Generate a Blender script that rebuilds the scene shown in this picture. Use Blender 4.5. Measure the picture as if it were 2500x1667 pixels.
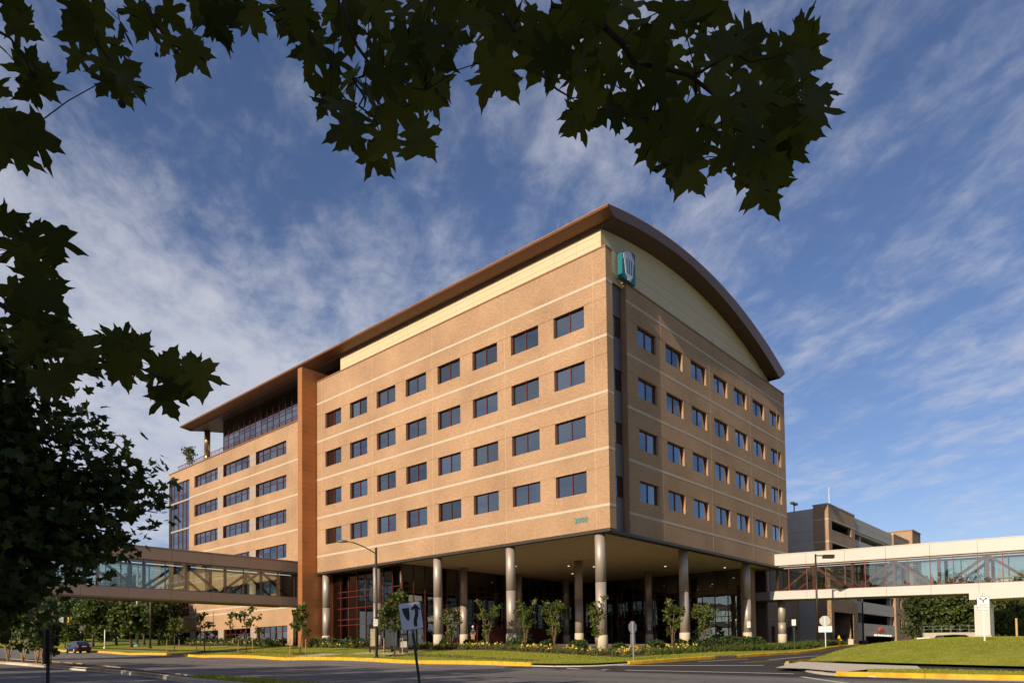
import bpy, bmesh, math, random
import numpy as np
from mathutils import Vector, Matrix
for _o in list(bpy.data.objects): bpy.data.objects.remove(_o)
S = bpy.context.scene; COL = S.collection
R_ = math.radians
# ---------------------------------------------------------------- camera
EYE = Vector((-43.712, -29.126, 1.65))
def basis(yaw=-0.0554, pitch=0.0377, roll=-0.0122):
    a = math.pi/4 + yaw
    f = Vector((math.cos(a)*math.cos(pitch), math.sin(a)*math.cos(pitch), math.sin(pitch)))
    r = Vector((math.sin(a), -math.cos(a), 0)); u = r.cross(f)
    c, s = math.cos(roll), math.sin(roll)
    return c*r + s*u, -s*r + c*u, f
CR, CU, CF = basis()
cam = bpy.data.cameras.new('camera'); co = bpy.data.objects.new('camera', cam); COL.objects.link(co)
cam.sensor_width = 36; cam.lens = 1720.87/2500*36
cam.shift_x = 0.0009; cam.shift_y = 0.2796; cam.clip_start = 0.1; cam.clip_end = 5000
m = Matrix.Identity(4)
for i in range(3): m[i][0], m[i][1], m[i][2], m[i][3] = CR[i], CU[i], -CF[i], EYE[i]
co.matrix_world = m; S.camera = co
# ---------------------------------------------------------------- light
SUN_E, SUN_A = R_(24.2), R_(4.9)          # elevation; angle off the -x direction towards -y
sd = Vector((-math.cos(SUN_E)*math.cos(SUN_A), -math.cos(SUN_E)*math.sin(SUN_A), math.sin(SUN_E)))
sl = bpy.data.lights.new('sun', 'SUN'); so = bpy.data.objects.new('sun', sl); COL.objects.link(so)
sl.energy = 4.6; sl.angle = R_(0.53); sl.color = (1.0, 0.83, 0.61)
so.rotation_euler = sd.to_track_quat('Z', 'Y').to_euler(); so.location = (-80, -40, 60)
W = bpy.data.worlds.new('World'); S.world = W; W.use_nodes = True
def world():
    nt = W.node_tree; N = nt.nodes; L = nt.links; N.clear()
    def nd(t, **k):
        n = N.new(t)
        for a, b in k.items(): setattr(n, a, b)
        return n
    def math_(op, a, b=None, c=None, clamp=False):
        n = nd('ShaderNodeMath', operation=op); n.use_clamp = clamp
        for i, x in enumerate((a, b, c)):
            if x is None: continue
            if isinstance(x, (int, float)): n.inputs[i].default_value = x
            else: L.new(x, n.inputs[i])
        return n.outputs[0]
    def ss(x, lo, hi):
        n = nd('ShaderNodeMapRange', interpolation_type='SMOOTHSTEP'); L.new(x, n.inputs[0])
        n.inputs[1].default_value = lo; n.inputs[2].default_value = hi; return n.outputs[0]
    sky = nd('ShaderNodeTexSky', sky_type='NISHITA', sun_disc=False)
    sky.sun_elevation = SUN_E; sky.sun_rotation = math.atan2(sd.x, sd.y)
    sky.altitude = 50; sky.air_density = 1.0; sky.dust_density = 0.6; sky.ozone_density = 2.2
    tc = nd('ShaderNodeTexCoord')
    def dot(v):
        n = nd('ShaderNodeVectorMath', operation='DOT_PRODUCT'); L.new(tc.outputs['Generated'], n.inputs[0]); n.inputs[1].default_value = v
        return n.outputs['Value']
    fh = Vector((CF.x, CF.y, 0)).normalized(); rh = Vector((fh.y, -fh.x, 0))
    z = math_('MAXIMUM', dot((0, 0, 1)), 0.0)
    inv = math_('DIVIDE', 1.0, math_('ADD', z, 0.10))
    # the cloud sheet: streaks run a little askew of the view
    th = R_(-14); ax = fh*math.cos(th) + rh*math.sin(th); bx = rh*math.cos(th) - fh*math.sin(th)
    pa = math_('MULTIPLY', dot(ax), inv); pb = math_('MULTIPLY', dot(bx), inv)
    def vec(a, sa, b, sb, c):
        n = nd('ShaderNodeCombineXYZ'); L.new(math_('MULTIPLY', a, sa), n.inputs[0]); L.new(math_('MULTIPLY', b, sb), n.inputs[1]); n.inputs[2].default_value = c
        return n.outputs[0]
    def noise(v, scale, det, rough, dist=0.0):
        n = nd('ShaderNodeTexNoise'); L.new(v, n.inputs['Vector']); n.inputs['Scale'].default_value = scale
        n.inputs['Detail'].default_value = det; n.inputs['Roughness'].default_value = rough; n.inputs['Distortion'].default_value = dist
        return n.outputs[0]
    big = noise(vec(pa, .55, pb, .8, 3.7), 1.0, 4, .55, .5)
    mid = noise(vec(pa, 1.25, pb, 1.9, 8.1), 1.5, 9, .60, .35)
    fine = noise(vec(pa, 2.6, pb, 5.0, 1.3), 2.2, 10, .64, .5)
    patch = noise(vec(pa, 3.4, pb, 4.2, 5.2), 2.2, 9, .62, .3)
    # the bright bank low on the left, thin veil elsewhere
    def blob(a0, b0, sa, sb):
        da = math_('MULTIPLY', math_('SUBTRACT', dot(fh*1.0), a0), 1/sa); 
        return da
    side = math_('MULTIPLY', dot(rh), inv)         # tan of the bearing, roughly: left negative
    lowl = math_('MULTIPLY', ss(side, 0.15, -0.75), math_('MULTIPLY', ss(z, 0.08, 0.24), ss(z, 0.58, 0.34)))
    veil = math_('MULTIPLY', ss(side, 0.75, -0.1), ss(z, 0.9, 0.3))
    d = math_('ADD', math_('MULTIPLY', mid, .46), math_('MULTIPLY', fine, .25))
    d = math_('ADD', d, math_('MULTIPLY', patch, .34))
    d = math_('ADD', d, math_('MULTIPLY', math_('SUBTRACT', big, .5), .38))
    d = math_('ADD', d, math_('MULTIPLY', lowl, .19))
    d = math_('ADD', d, math_('MULTIPLY', veil, .05))
    cl = ss(d, .47, .82)
    cl = math_('MULTIPLY', cl, .80)
    hz = math_('MULTIPLY', ss(z, .22, 0.0), .30)
    cl = math_('MAXIMUM', cl, hz)
    skt = nd('ShaderNodeMix', data_type='RGBA', blend_type='MULTIPLY'); skt.inputs[0].default_value = 1
    L.new(sky.outputs[0], skt.inputs[6]); skt.inputs[7].default_value = (SKY_TINT[0], SKY_TINT[1], SKY_TINT[2], 1)
    mx = nd('ShaderNodeMix', data_type='RGBA'); L.new(cl, mx.inputs[0]); L.new(skt.outputs[2], mx.inputs[6]); mx.inputs[7].default_value = (CLOUD[0], CLOUD[1], CLOUD[2], 1)
    bg = nd('ShaderNodeBackground'); L.new(mx.outputs[2], bg.inputs[0]); bg.inputs[1].default_value = SKY_S
    out = nd('ShaderNodeOutputWorld'); L.new(bg.outputs[0], out.inputs[0])
SKY_S = 0.095; SKY_TINT = (0.78, 0.79, 0.95); CLOUD = (5.5, 5.6, 6.2)
world()
V = S.view_settings; V.view_transform = 'Standard'; V.look = 'None'; V.exposure = 0.28; V.gamma = 1.0; V.use_curve_mapping = False
S.render.film_transparent = False
S.cycles.max_bounces = 6; S.cycles.transparent_max_bounces = 16; S.cycles.glossy_bounces = 3; S.cycles.transmission_bounces = 4
S.cycles.caustics_reflective = False; S.cycles.caustics_refractive = False
S.cycles.use_denoising = True
# ---------------------------------------------------------------- materials
MATS = {}
def nodes(name):
    mt = bpy.data.materials.new(name); mt.use_nodes = True; MATS[name] = mt
    nt = mt.node_tree; return mt, nt, nt.nodes, nt.links, nt.nodes['Principled BSDF']
def M(name, col, rough=.6, metal=0.0, var=.12, scale=1.5, bump=0.0, bscale=20, spec=.4, fine=0.0):
    mt, nt, N, L, P = nodes(name)
    P.inputs['Roughness'].default_value = rough; P.inputs['Metallic'].default_value = metal; P.inputs['Specular IOR Level'].default_value = spec
    tc = N.new('ShaderNodeTexCoord')
    def noise(s, d=5):
        n = N.new('ShaderNodeTexNoise'); n.inputs['Scale'].default_value = s; n.inputs['Detail'].default_value = d; L.new(tc.outputs['Object'], n.inputs['Vector']); return n.outputs[0]
    mr = N.new('ShaderNodeMapRange'); L.new(noise(scale), mr.inputs[0]); mr.inputs[1].default_value = .25; mr.inputs[2].default_value = .75
    mr.inputs[3].default_value = 1-var; mr.inputs[4].default_value = 1+var
    v = mr.outputs[0]
    if fine:
        m2 = N.new('ShaderNodeMapRange'); L.new(noise(scale*25, 3), m2.inputs[0]); m2.inputs[1].default_value = .3; m2.inputs[2].default_value = .7
        m2.inputs[3].default_value = 1-fine; m2.inputs[4].default_value = 1+fine
        mm = N.new('ShaderNodeMath'); mm.operation = 'MULTIPLY'; L.new(v, mm.inputs[0]); L.new(m2.outputs[0], mm.inputs[1]); v = mm.outputs[0]
    mx = N.new('ShaderNodeMix'); mx.data_type = 'RGBA'; mx.blend_type = 'MULTIPLY'; mx.inputs[0].default_value = 1
    mx.inputs[6].default_value = (*col, 1); L.new(v, mx.inputs[7]); L.new(mx.outputs[2], P.inputs['Base Color'])
    if bump:
        b = N.new('ShaderNodeBump'); b.inputs['Strength'].default_value = bump; b.inputs['Distance'].default_value = .02
        L.new(noise(bscale, 4), b.inputs['Height']); L.new(b.outputs[0], P.inputs['Normal'])
    return mt
def brick_mat(name, c1, c2, mortar, bw=.203, bh=.0677, ms=.010, bump=.25, rough=.85, var=.16, per=.30):
    mt, nt, N, L, P = nodes(name); P.inputs['Roughness'].default_value = rough; P.inputs['Specular IOR Level'].default_value = .25
    uv = N.new('ShaderNodeUVMap'); br = N.new('ShaderNodeTexBrick'); L.new(uv.outputs[0], br.inputs['Vector'])
    br.inputs['Color1'].default_value = (*c1, 1); br.inputs['Color2'].default_value = (*c2, 1); br.inputs['Mortar'].default_value = (*mortar, 1)
    br.inputs['Scale'].default_value = 1; br.inputs['Mortar Size'].default_value = ms; br.inputs['Mortar Smooth'].default_value = .1
    br.inputs['Brick Width'].default_value = bw; br.inputs['Row Height'].default_value = bh; br.inputs['Bias'].default_value = -.1; br.offset = .5
    def noise(s, d=4, sx=1, sy=1):
        mp = N.new('ShaderNodeMapping'); mp.inputs['Scale'].default_value = (sx, sy, 1); L.new(uv.outputs[0], mp.inputs[0])
        n = N.new('ShaderNodeTexNoise'); n.inputs['Scale'].default_value = s; n.inputs['Detail'].default_value = d; L.new(mp.outputs[0], n.inputs[0]); return n.outputs[0]
    def rng(x, a, b, lo=.3, hi=.7):
        mr = N.new('ShaderNodeMapRange'); L.new(x, mr.inputs[0]); mr.inputs[1].default_value = lo; mr.inputs[2].default_value = hi; mr.inputs[3].default_value = a; mr.inputs[4].default_value = b; return mr.outputs[0]
    def mul(a, b):
        mm = N.new('ShaderNodeMath'); mm.operation = 'MULTIPLY'; L.new(a, mm.inputs[0]); L.new(b, mm.inputs[1]); return mm.outputs[0]
    # bricks vary one by one: white noise on a brick-sized grid
    f = mul(rng(noise(.22, 5), 1-var, 1+var*.8), rng(noise(3.0, 3, 1, 3), 1-per*.5, 1+per*.5))
    f = mul(f, rng(noise(6.5, 1, .75, 2.2), 1-per, 1+per))
    mx = N.new('ShaderNodeMix'); mx.data_type = 'RGBA'; mx.blend_type = 'MULTIPLY'; mx.inputs[0].default_value = 1
    L.new(br.outputs[0], mx.inputs[6]); L.new(f, mx.inputs[7]); L.new(mx.outputs[2], P.inputs['Base Color'])
    b = N.new('ShaderNodeBump'); b.inputs['Strength'].default_value = bump; b.inputs['Distance'].default_value = .01; b.invert = True
    L.new(br.outputs['Fac'], b.inputs['Height']); L.new(b.outputs[0], P.inputs['Normal'])
    return mt
def glass_mat(name, tint, refl, rough=.004, wob=0.0, gcol=(1, 1, 1)):
    mt, nt, N, L, P = nodes(name); N.remove(P)
    tr = N.new('ShaderNodeBsdfTransparent'); tr.inputs[0].default_value = (*tint, 1)
    gl = N.new('ShaderNodeBsdfGlossy'); gl.inputs['Roughness'].default_value = rough; gl.inputs['Color'].default_value = (*gcol, 1)
    fr = N.new('ShaderNodeFresnel'); fr.inputs[0].default_value = 1.5
    ad = N.new('ShaderNodeMath'); ad.operation = 'MULTIPLY_ADD'; L.new(fr.outputs[0], ad.inputs[0]); ad.inputs[1].default_value = 1.2; ad.inputs[2].default_value = refl; ad.use_clamp = True
    oi = N.new('ShaderNodeObjectInfo'); rv = N.new('ShaderNodeMapRange'); L.new(oi.outputs['Random'], rv.inputs[0]); rv.inputs[3].default_value = refl*.55; rv.inputs[4].default_value = refl*1.45; L.new(rv.outputs[0], ad.inputs[2])
    if wob:
        tc = N.new('ShaderNodeTexCoord'); n = N.new('ShaderNodeTexNoise'); n.noise_dimensions = '4D'; n.inputs['Scale'].default_value = .55; n.inputs['Detail'].default_value = 2; L.new(tc.outputs['Object'], n.inputs[0]); sc = N.new('ShaderNodeMath'); sc.operation = 'MULTIPLY'; sc.inputs[1].default_value = 60; L.new(oi.outputs['Random'], sc.inputs[0]); L.new(sc.outputs[0], n.inputs['W'])
        b = N.new('ShaderNodeBump'); b.inputs['Strength'].default_value = wob; b.inputs['Distance'].default_value = .05; L.new(n.outputs[0], b.inputs['Height']); L.new(b.outputs[0], gl.inputs['Normal'])
    mx = N.new('ShaderNodeMixShader'); L.new(ad.outputs[0], mx.inputs[0]); L.new(tr.outputs[0], mx.inputs[1]); L.new(gl.outputs[0], mx.inputs[2])
    L.new(mx.outputs[0], N['Material Output'].inputs[0]); return mt
def leaf_mat(name, c1, c2, trans=.3, rough=.55, spec=.25):
    mt, nt, N, L, P = nodes(name); P.inputs['Roughness'].default_value = rough; P.inputs['Specular IOR Level'].default_value = spec
    g = N.new('ShaderNodeNewGeometry'); oi = N.new('ShaderNodeObjectInfo'); ad = N.new('ShaderNodeMath'); ad.operation = 'ADD'
    L.new(g.outputs['Random Per Island'], ad.inputs[0]); L.new(oi.outputs['Random'], ad.inputs[1]); fr = N.new('ShaderNodeMath'); fr.operation = 'FRACT'; L.new(ad.outputs[0], fr.inputs[0])
    mx = N.new('ShaderNodeMix'); mx.data_type = 'RGBA'; L.new(fr.outputs[0], mx.inputs[0]); mx.inputs[6].default_value = (*c1, 1); mx.inputs[7].default_value = (*c2, 1)
    L.new(mx.outputs[2], P.inputs['Base Color'])
    t = N.new('ShaderNodeBsdfTranslucent'); 
    mt2 = N.new('ShaderNodeMix'); mt2.data_type = 'RGBA'; mt2.blend_type = 'MULTIPLY'; mt2.inputs[0].default_value = 1; L.new(mx.outputs[2], mt2.inputs[6]); mt2.inputs[7].default_value = (1.7, 1.6, .6, 1)
    L.new(mt2.outputs[2], t.inputs[0])
    ms = N.new('ShaderNodeMixShader'); ms.inputs[0].default_value = trans; L.new(P.outputs[0], ms.inputs[1]); L.new(t.outputs[0], ms.inputs[2]); L.new(ms.outputs[0], N['Material Output'].inputs[0])
    return mt
def emit_mat(name, col, s):
    mt, nt, N, L, P = nodes(name); P.inputs['Base Color'].default_value = (*col, 1); P.inputs['Emission Color'].default_value = (*col, 1); P.inputs['Emission Strength'].default_value = s; return mt
def ground_mat(name, cols, scales, rough=.95, bump=.4, bscale=40, blotch=(.35, .65)):
    # two colours blended by noise at several scales
    mt, nt, N, L, P = nodes(name); P.inputs['Roughness'].default_value = rough; P.inputs['Specular IOR Level'].default_value = .15
    tc = N.new('ShaderNodeTexCoord'); acc = None
    for s, w in scales:
        n = N.new('ShaderNodeTexNoise'); n.inputs['Scale'].default_value = s; n.inputs['Detail'].default_value = 5; n.inputs['Roughness'].default_value = .6; L.new(tc.outputs['Object'], n.inputs[0])
        mm = N.new('ShaderNodeMath'); mm.operation = 'MULTIPLY'; L.new(n.outputs[0], mm.inputs[0]); mm.inputs[1].default_value = w
        if acc is None: acc = mm.outputs[0]
        else:
            a = N.new('ShaderNodeMath'); a.operation = 'ADD'; L.new(acc, a.inputs[0]); L.new(mm.outputs[0], a.inputs[1]); acc = a.outputs[0]
    rp = N.new('ShaderNodeValToRGB'); L.new(acc, rp.inputs[0]); e = rp.color_ramp.elements
    e[0].position = blotch[0]; e[0].color = (*cols[0], 1); e[1].position = blotch[1]; e[1].color = (*cols[-1], 1)
    for i, c in enumerate(cols[1:-1]):
        q = e.new(blotch[0]+(blotch[1]-blotch[0])*(i+1)/(len(cols)-1)); q.color = (*c, 1)
    L.new(rp.outputs[0], P.inputs['Base Color'])
    n = N.new('ShaderNodeTexNoise'); n.inputs['Scale'].default_value = bscale; n.inputs['Detail'].default_value = 4; L.new(tc.outputs['Object'], n.inputs[0])
    b = N.new('ShaderNodeBump'); b.inputs['Strength'].default_value = bump; b.inputs['Distance'].default_value = .02; L.new(n.outputs[0], b.inputs['Height']); L.new(b.outputs[0], P.inputs['Normal'])
    return mt
BRICK = brick_mat('tan_brick', (.40, .222, .112), (.285, .145, .070), (.46, .345, .235), per=.13, ms=.012)
BAND = M('cast_stone', (.50, .43, .34), .8, var=.08, scale=1.2, fine=.06)
CAULK = M('joint_sealant', (.58, .42, .25), .8, var=.05)
RELIEF = M('shelf_angle', (.20, .12, .07), .7, var=.1)
COPING = M('coping_metal', (.30, .16, .085), .45, .2, var=.08)
ROOF = M('roof_copper_paint', (.17, .075, .036), .42, .25, var=.08, scale=.5)
FASCIA = M('fascia_metal', (.15, .088, .07), .4, .3, var=.07, scale=.6)
COPPER = M('copper_panel', (.44, .185, .065), .42, .35, var=.08, scale=.35)
CREAM = M('cream_panel', (.60, .50, .32), .6, var=.04, scale=.4)
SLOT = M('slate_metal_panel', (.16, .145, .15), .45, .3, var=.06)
GREYP = M('taupe_panel', (.36, .29, .235), .6, var=.05)
REDF = M('oxblood_frame', (.135, .022, .022), .4, .1, var=.1)
COLM = M('column_cladding', (.42, .36, .305), .50, .40, var=.015, scale=.3)
CONC = M('column_concrete', (.56, .49, .36), .8, var=.07, scale=2, fine=.05)
SOFFIT = M('soffit_panel', (.60, .51, .36), .75, var=.04, scale=.5)
STEELD = M('dark_edge_angle', (.055, .045, .035), .5, .3)
CORE = M('unlit_room_dark', (.030, .028, .027), .9, var=.2)  # near-black puts the gloom of unlit insides into the colour
LOBBYW = M('lobby_wall', (.10, .060, .045), .8, var=.25, scale=.4)
BLIND = M('white_blind', (.78, .76, .66), .7, var=.04)
WGLASS = glass_mat('window_glass', (.30, .34, .36), .19, wob=.05, gcol=(.80, .90, .97))
CGLASS = glass_mat('curtain_glass', (.42, .46, .44), .10, wob=.10, gcol=(.85, .95, .93))
BGLASS = glass_mat('bridge_glass', (.82, .86, .82), .05, wob=.06, gcol=(.90, .95, .93))
TAUPE = M('bridge_taupe_panel', (.34, .25, .19), .5, .1, var=.05, scale=.4)
WHITEP = M('bridge_white_panel', (.54, .53, .50), .5, var=.03, scale=.4)
BRTRUSS = M('truss_brown', (.13, .085, .06), .5, .2)
BRRED = M('truss_maroon', (.20, .055, .045), .5, .1)
TEAL = M('teal_box', (.012, .15, .19), .3, var=.05); LOGOW = M('logo_white', (.62, .62, .72), .45, var=.03)
TEALN = M('teal_number', (.05, .23, .26), .4)
GBRICK = brick_mat('garage_brick', (.40, .235, .13), (.31, .165, .085), (.42, .34, .25))
GROUGH = brick_mat('split_face_block', (.36, .24, .13), (.24, .15, .085), (.25, .18, .11), bw=.4, bh=.2, ms=.02, bump=1.0, per=.6)
GPANEL = M('precast_panel', (.46, .43, .38), .8, var=.07, scale=.6, fine=.05)
BLACKM = M('black_steel', (.022, .02, .02), .45, .4); BRONZE = M('bronze_pole', (.055, .042, .036), .5, .4)
GALV = M('galvanised_steel', (.42, .45, .44), .45, .6, var=.1); GREENP = M('green_post', (.018, .045, .032), .5, .2)
SIGNW = M('sign_white', (.74, .74, .72), .45, var=.03); SIGNK = M('sign_black', (.02, .02, .022), .5); SIGNR = M('sign_red', (.45, .03, .03), .5)
SIGNB = M('sign_aluminium_back', (.50, .50, .48), .5, .5, var=.12, scale=3)
YEL = M('kerb_yellow_paint', (.62, .36, .018), .8, var=.30, scale=2.2, fine=.22, bump=.4)
KERBC = M('kerb_concrete', (.44, .38, .29), .9, var=.16, scale=1.2, fine=.12, bump=.4)
KERBB = M('kerb_worn', (.22, .135, .08), .9, var=.3, scale=3, fine=.2, bump=.5)
WALKC = M('sidewalk_concrete', (.56, .50, .40), .9, var=.08, scale=.7, fine=.06, bump=.2)
PAINTW = M('road_paint', (.66, .63, .58), .8, var=.12, scale=2.5, fine=.2); PAINTF = M('worn_road_paint', (.27, .26, .245), .85, var=.3, scale=2, fine=.3)
TRUNK = M('bark', (.085, .065, .048), .9, var=.3, scale=6, bump=.5); DTRUNK = M('dark_twig_bark', (.03, .022, .017), .9, var=.3, scale=9)
STAKE = M('timber_stake', (.45, .30, .15), .85, var=.15, scale=4)
MULCH = ground_mat('mulch', [(.05, .028, .016), (.11, .062, .035), (.17, .105, .065)], [(2, .4), (25, .6)], bump=.9, bscale=60)
GRASSM = ground_mat('lawn_turf', [(.12, .155, .016), (.225, .245, .026), (.37, .32, .07)], [(.22, .45), (1.6, .35), (30, .2)], bump=.7, bscale=60, blotch=(.32, .66))
EARTH = ground_mat('far_ground', [(.04, .055, .014), (.07, .08, .02), (.11, .10, .04)], [(.05, .6), (1.5, .4)], bump=.5, bscale=10)
def asphalt(name, c0, c1, crack=True):
    mt = ground_mat(name, [c0, c1], [(.12, .30), (1.1, .25), (70, .45)], rough=.88, bump=.6, bscale=160, blotch=(.36, .62))
    nt = mt.node_tree; N, L = nt.nodes, nt.links; P = N['Principled BSDF']; src = P.inputs['Base Color'].links[0].from_socket; tc = N.new('ShaderNodeTexCoord')
    mp = N.new('ShaderNodeMapping'); mp.inputs['Scale'].default_value = (1.1, .035, 1); L.new(tc.outputs['Object'], mp.inputs[0]); n = N.new('ShaderNodeTexNoise'); n.inputs['Scale'].default_value = 1; n.inputs['Detail'].default_value = 4; L.new(mp.outputs[0], n.inputs[0])
    r = N.new('ShaderNodeMapRange'); L.new(n.outputs[0], r.inputs[0]); r.inputs[1].default_value = .35; r.inputs[2].default_value = .65; r.inputs[3].default_value = .76; r.inputs[4].default_value = 1.12      # wheel-track wear along the road
    wv = N.new('ShaderNodeTexNoise'); wv.inputs['Scale'].default_value = .5; wv.inputs['Detail'].default_value = 3; L.new(tc.outputs['Object'], wv.inputs[0]); ad = N.new('ShaderNodeVectorMath'); ad.operation = 'MULTIPLY_ADD'; L.new(wv.outputs['Color'], ad.inputs[0]); ad.inputs[1].default_value = (2.2, 2.2, 0); L.new(tc.outputs['Object'], ad.inputs[2])
    vo = N.new('ShaderNodeTexVoronoi'); vo.feature = 'DISTANCE_TO_EDGE'; vo.inputs['Scale'].default_value = .16; L.new(ad.outputs[0], vo.inputs[0]); cr = N.new('ShaderNodeMapRange'); L.new(vo.outputs[0], cr.inputs[0]); cr.inputs[1].default_value = .0; cr.inputs[2].default_value = .008; cr.inputs[3].default_value = .45 if crack else 1; cr.inputs[4].default_value = 1
    m1 = N.new('ShaderNodeMath'); m1.operation = 'MULTIPLY'; L.new(r.outputs[0], m1.inputs[0]); L.new(cr.outputs[0], m1.inputs[1]); mx = N.new('ShaderNodeMix'); mx.data_type = 'RGBA'; mx.blend_type = 'MULTIPLY'; mx.inputs[0].default_value = 1; L.new(src, mx.inputs[6]); L.new(m1.outputs[0], mx.inputs[7]); L.new(mx.outputs[2], P.inputs['Base Color']); return mt
ROADM = asphalt('aged_asphalt', (.135, .127, .121), (.235, .222, .21)); DRIVEM = asphalt('new_asphalt', (.045, .042, .040), (.075, .069, .066), False); PATHM = asphalt('path_asphalt', (.05, .045, .042), (.08, .074, .07))
LEAF_BIG = leaf_mat('plane_leaf', (.030, .042, .008), (.075, .085, .017), trans=.38, rough=.6, spec=.15)
LEAF_MID = leaf_mat('plane_leaf_near_tree', (.032, .052, .010), (.085, .108, .022), trans=.28, rough=.5)
LEAF_STREET = leaf_mat('street_tree_leaf', (.045, .075, .015), (.11, .13, .03), trans=.3)
LEAF_MYRT = leaf_mat('myrtle_leaf', (.05, .085, .012), (.13, .15, .03), trans=.3)
LEAF_FAR = leaf_mat('far_leaf', (.05, .085, .02), (.13, .15, .04), trans=.2)
LEAF_FARD = leaf_mat('far_dark_leaf', (.026, .052, .014), (.07, .095, .025), trans=.2)
LEAF_BOX = leaf_mat('boxwood_leaf', (.022, .045, .010), (.06, .09, .02), trans=.2)
LEAF_LILY = leaf_mat('lily_leaf', (.08, .11, .025), (.17, .16, .05), trans=.3); LEAF_GRASS = leaf_mat('grass_blade', (.20, .24, .02), (.38, .37, .055), trans=.35, rough=.6)
LEAF_LIR = leaf_mat('ground_cover_leaf', (.04, .07, .012), (.10, .125, .025), trans=.3)
PETAL = leaf_mat('yellow_petal', (.75, .50, .06), (.85, .66, .18), trans=.2); PINK = leaf_mat('pink_flower', (.6, .25, .35), (.7, .45, .5), trans=.2)
# ---------------------------------------------------------------- mesh helpers
BASE = {}
class MB:
    def __init__(s): s.v = []; s.f = []; s.m = []; s.k = 0
    def mat(s, k): s.k = k; return s
    def add(s, vs, fs):
        b = len(s.v); s.v.extend([tuple(v) for v in vs])
        for f in fs: s.f.append(tuple(b+i for i in f)); s.m.append(s.k)
        return s
    def box(s, x0, x1, y0, y1, z0, z1):
        return s.add([(x0, y0, z0), (x1, y0, z0), (x1, y1, z0), (x0, y1, z0), (x0, y0, z1), (x1, y0, z1), (x1, y1, z1), (x0, y1, z1)],
                     [(0, 3, 2, 1), (4, 5, 6, 7), (0, 1, 5, 4), (1, 2, 6, 5), (2, 3, 7, 6), (3, 0, 4, 7)])
    def beam(s, p, q, w, h, up=(0, 0, 1)):
        p, q = Vector(p), Vector(q); d = (q-p).normalized(); a = d.cross(Vector(up))
        if a.length < 1e-4: a = d.cross(Vector((1, 0, 0)))
        a.normalize(); b = a.cross(d).normalized(); a *= w/2; b *= h/2
        vs = [p-a-b, p+a-b, p+a+b, p-a+b, q-a-b, q+a-b, q+a+b, q-a+b]
        return s.add(vs, [(3, 2, 1, 0), (4, 5, 6, 7), (0, 1, 5, 4), (1, 2, 6, 5), (2, 3, 7, 6), (3, 0, 4, 7)])
    def tube(s, pts, rad, n=8, cap=True):
        pts = [Vector(p) for p in pts]; rad = rad if hasattr(rad, '__len__') else [rad]*len(pts); rings = []
        ref = Vector((0.31, 0.2, 1)).normalized(); d0 = (pts[1]-pts[0]).normalized()
        if abs(d0.dot(ref)) > .95: ref = Vector((1, 0, 0))
        vs = []
        for i, p in enumerate(pts):
            d = (pts[min(i+1, len(pts)-1)]-pts[max(i-1, 0)]).normalized(); a = d.cross(ref)
            if a.length < 1e-5: a = d.cross(Vector((0, 1, 0)))
            a.normalize(); b = a.cross(d)
            for j in range(n):
                t = 2*math.pi*j/n; vs.append(p+rad[i]*(a*math.cos(t)+b*math.sin(t)))
        fs = [(i*n+j, i*n+(j+1) % n, (i+1)*n+(j+1) % n, (i+1)*n+j) for i in range(len(pts)-1) for j in range(n)]
        if cap: fs += [tuple(reversed(range(n))), tuple((len(pts)-1)*n+j for j in range(n))]
        return s.add(vs, fs)
    def lathe(s, prof, c=(0, 0, 0), n=16, axis='z'):
        vs = []
        for r, h in prof:
            for j in range(n):
                t = 2*math.pi*j/n; a, b = r*math.cos(t), r*math.sin(t)
                vs.append((c[0]+a, c[1]+b, c[2]+h) if axis == 'z' else (c[0]+h, c[1]+a, c[2]+b) if axis == 'x' else (c[0]+a, c[1]+h, c[2]+b))
        k = len(prof)
        fs = [(i*n+j, i*n+(j+1) % n, (i+1)*n+(j+1) % n, (i+1)*n+j) for i in range(k-1) for j in range(n)] + [tuple(reversed(range(n))), tuple((k-1)*n+j for j in range(n))]
        return s.add(vs, fs)
    def prism(s, poly, fn0, fn1):   # poly of 2-D points; fn maps (a,b) to a 3-D point on each end
        n = len(poly); return s.add([fn0(*p) for p in poly]+[fn1(*p) for p in poly], [tuple(reversed(range(n))), tuple(range(n, 2*n))]+[(i, (i+1) % n, n+(i+1) % n, n+i) for i in range(n)])
    def quad(s, a, b, c, d): return s.add([a, b, c, d], [(0, 1, 2, 3)])
    def build(s, name, mats, parent=None, smooth=False, local=False, base=None):
        me = bpy.data.meshes.new(name); b = Vector((0, 0, 0))
        if base is not None: b = Vector(base)
        elif parent is not None and not local: b = BASE[parent.name]
        me.from_pydata([(v[0]-b.x, v[1]-b.y, v[2]-b.z) for v in s.v], [], s.f)
        for m_ in (mats if isinstance(mats, (list, tuple)) else [mats]): me.materials.append(m_)
        if any(s.m): me.polygons.foreach_set('material_index', s.m)
        uvl = me.uv_layers.new(name='UVMap'); uv = np.zeros(len(me.loops)*2, np.float32)
        for p in me.polygons:
            n = p.normal; ax = 0 if abs(n.x) >= abs(n.y) and abs(n.x) >= abs(n.z) else (1 if abs(n.y) >= abs(n.z) else 2)
            for li in p.loop_indices:
                c = me.vertices[me.loops[li].vertex_index].co + b
                uv[2*li], uv[2*li+1] = (c.y, c.z) if ax == 0 else (c.x, c.z) if ax == 1 else (c.x, c.y)
        uvl.data.foreach_set('uv', uv)
        if smooth: me.polygons.foreach_set('use_smooth', [len(f) == 4 for f in s.f])
        me.update(); o = bpy.data.objects.new(name, me); COL.objects.link(o)
        if base is not None and parent is None: o.location = b
        if parent is not None: o.parent = parent
        BASE[o.name] = b if parent is not None and not local else Vector((0, 0, 0)); return o
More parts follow.
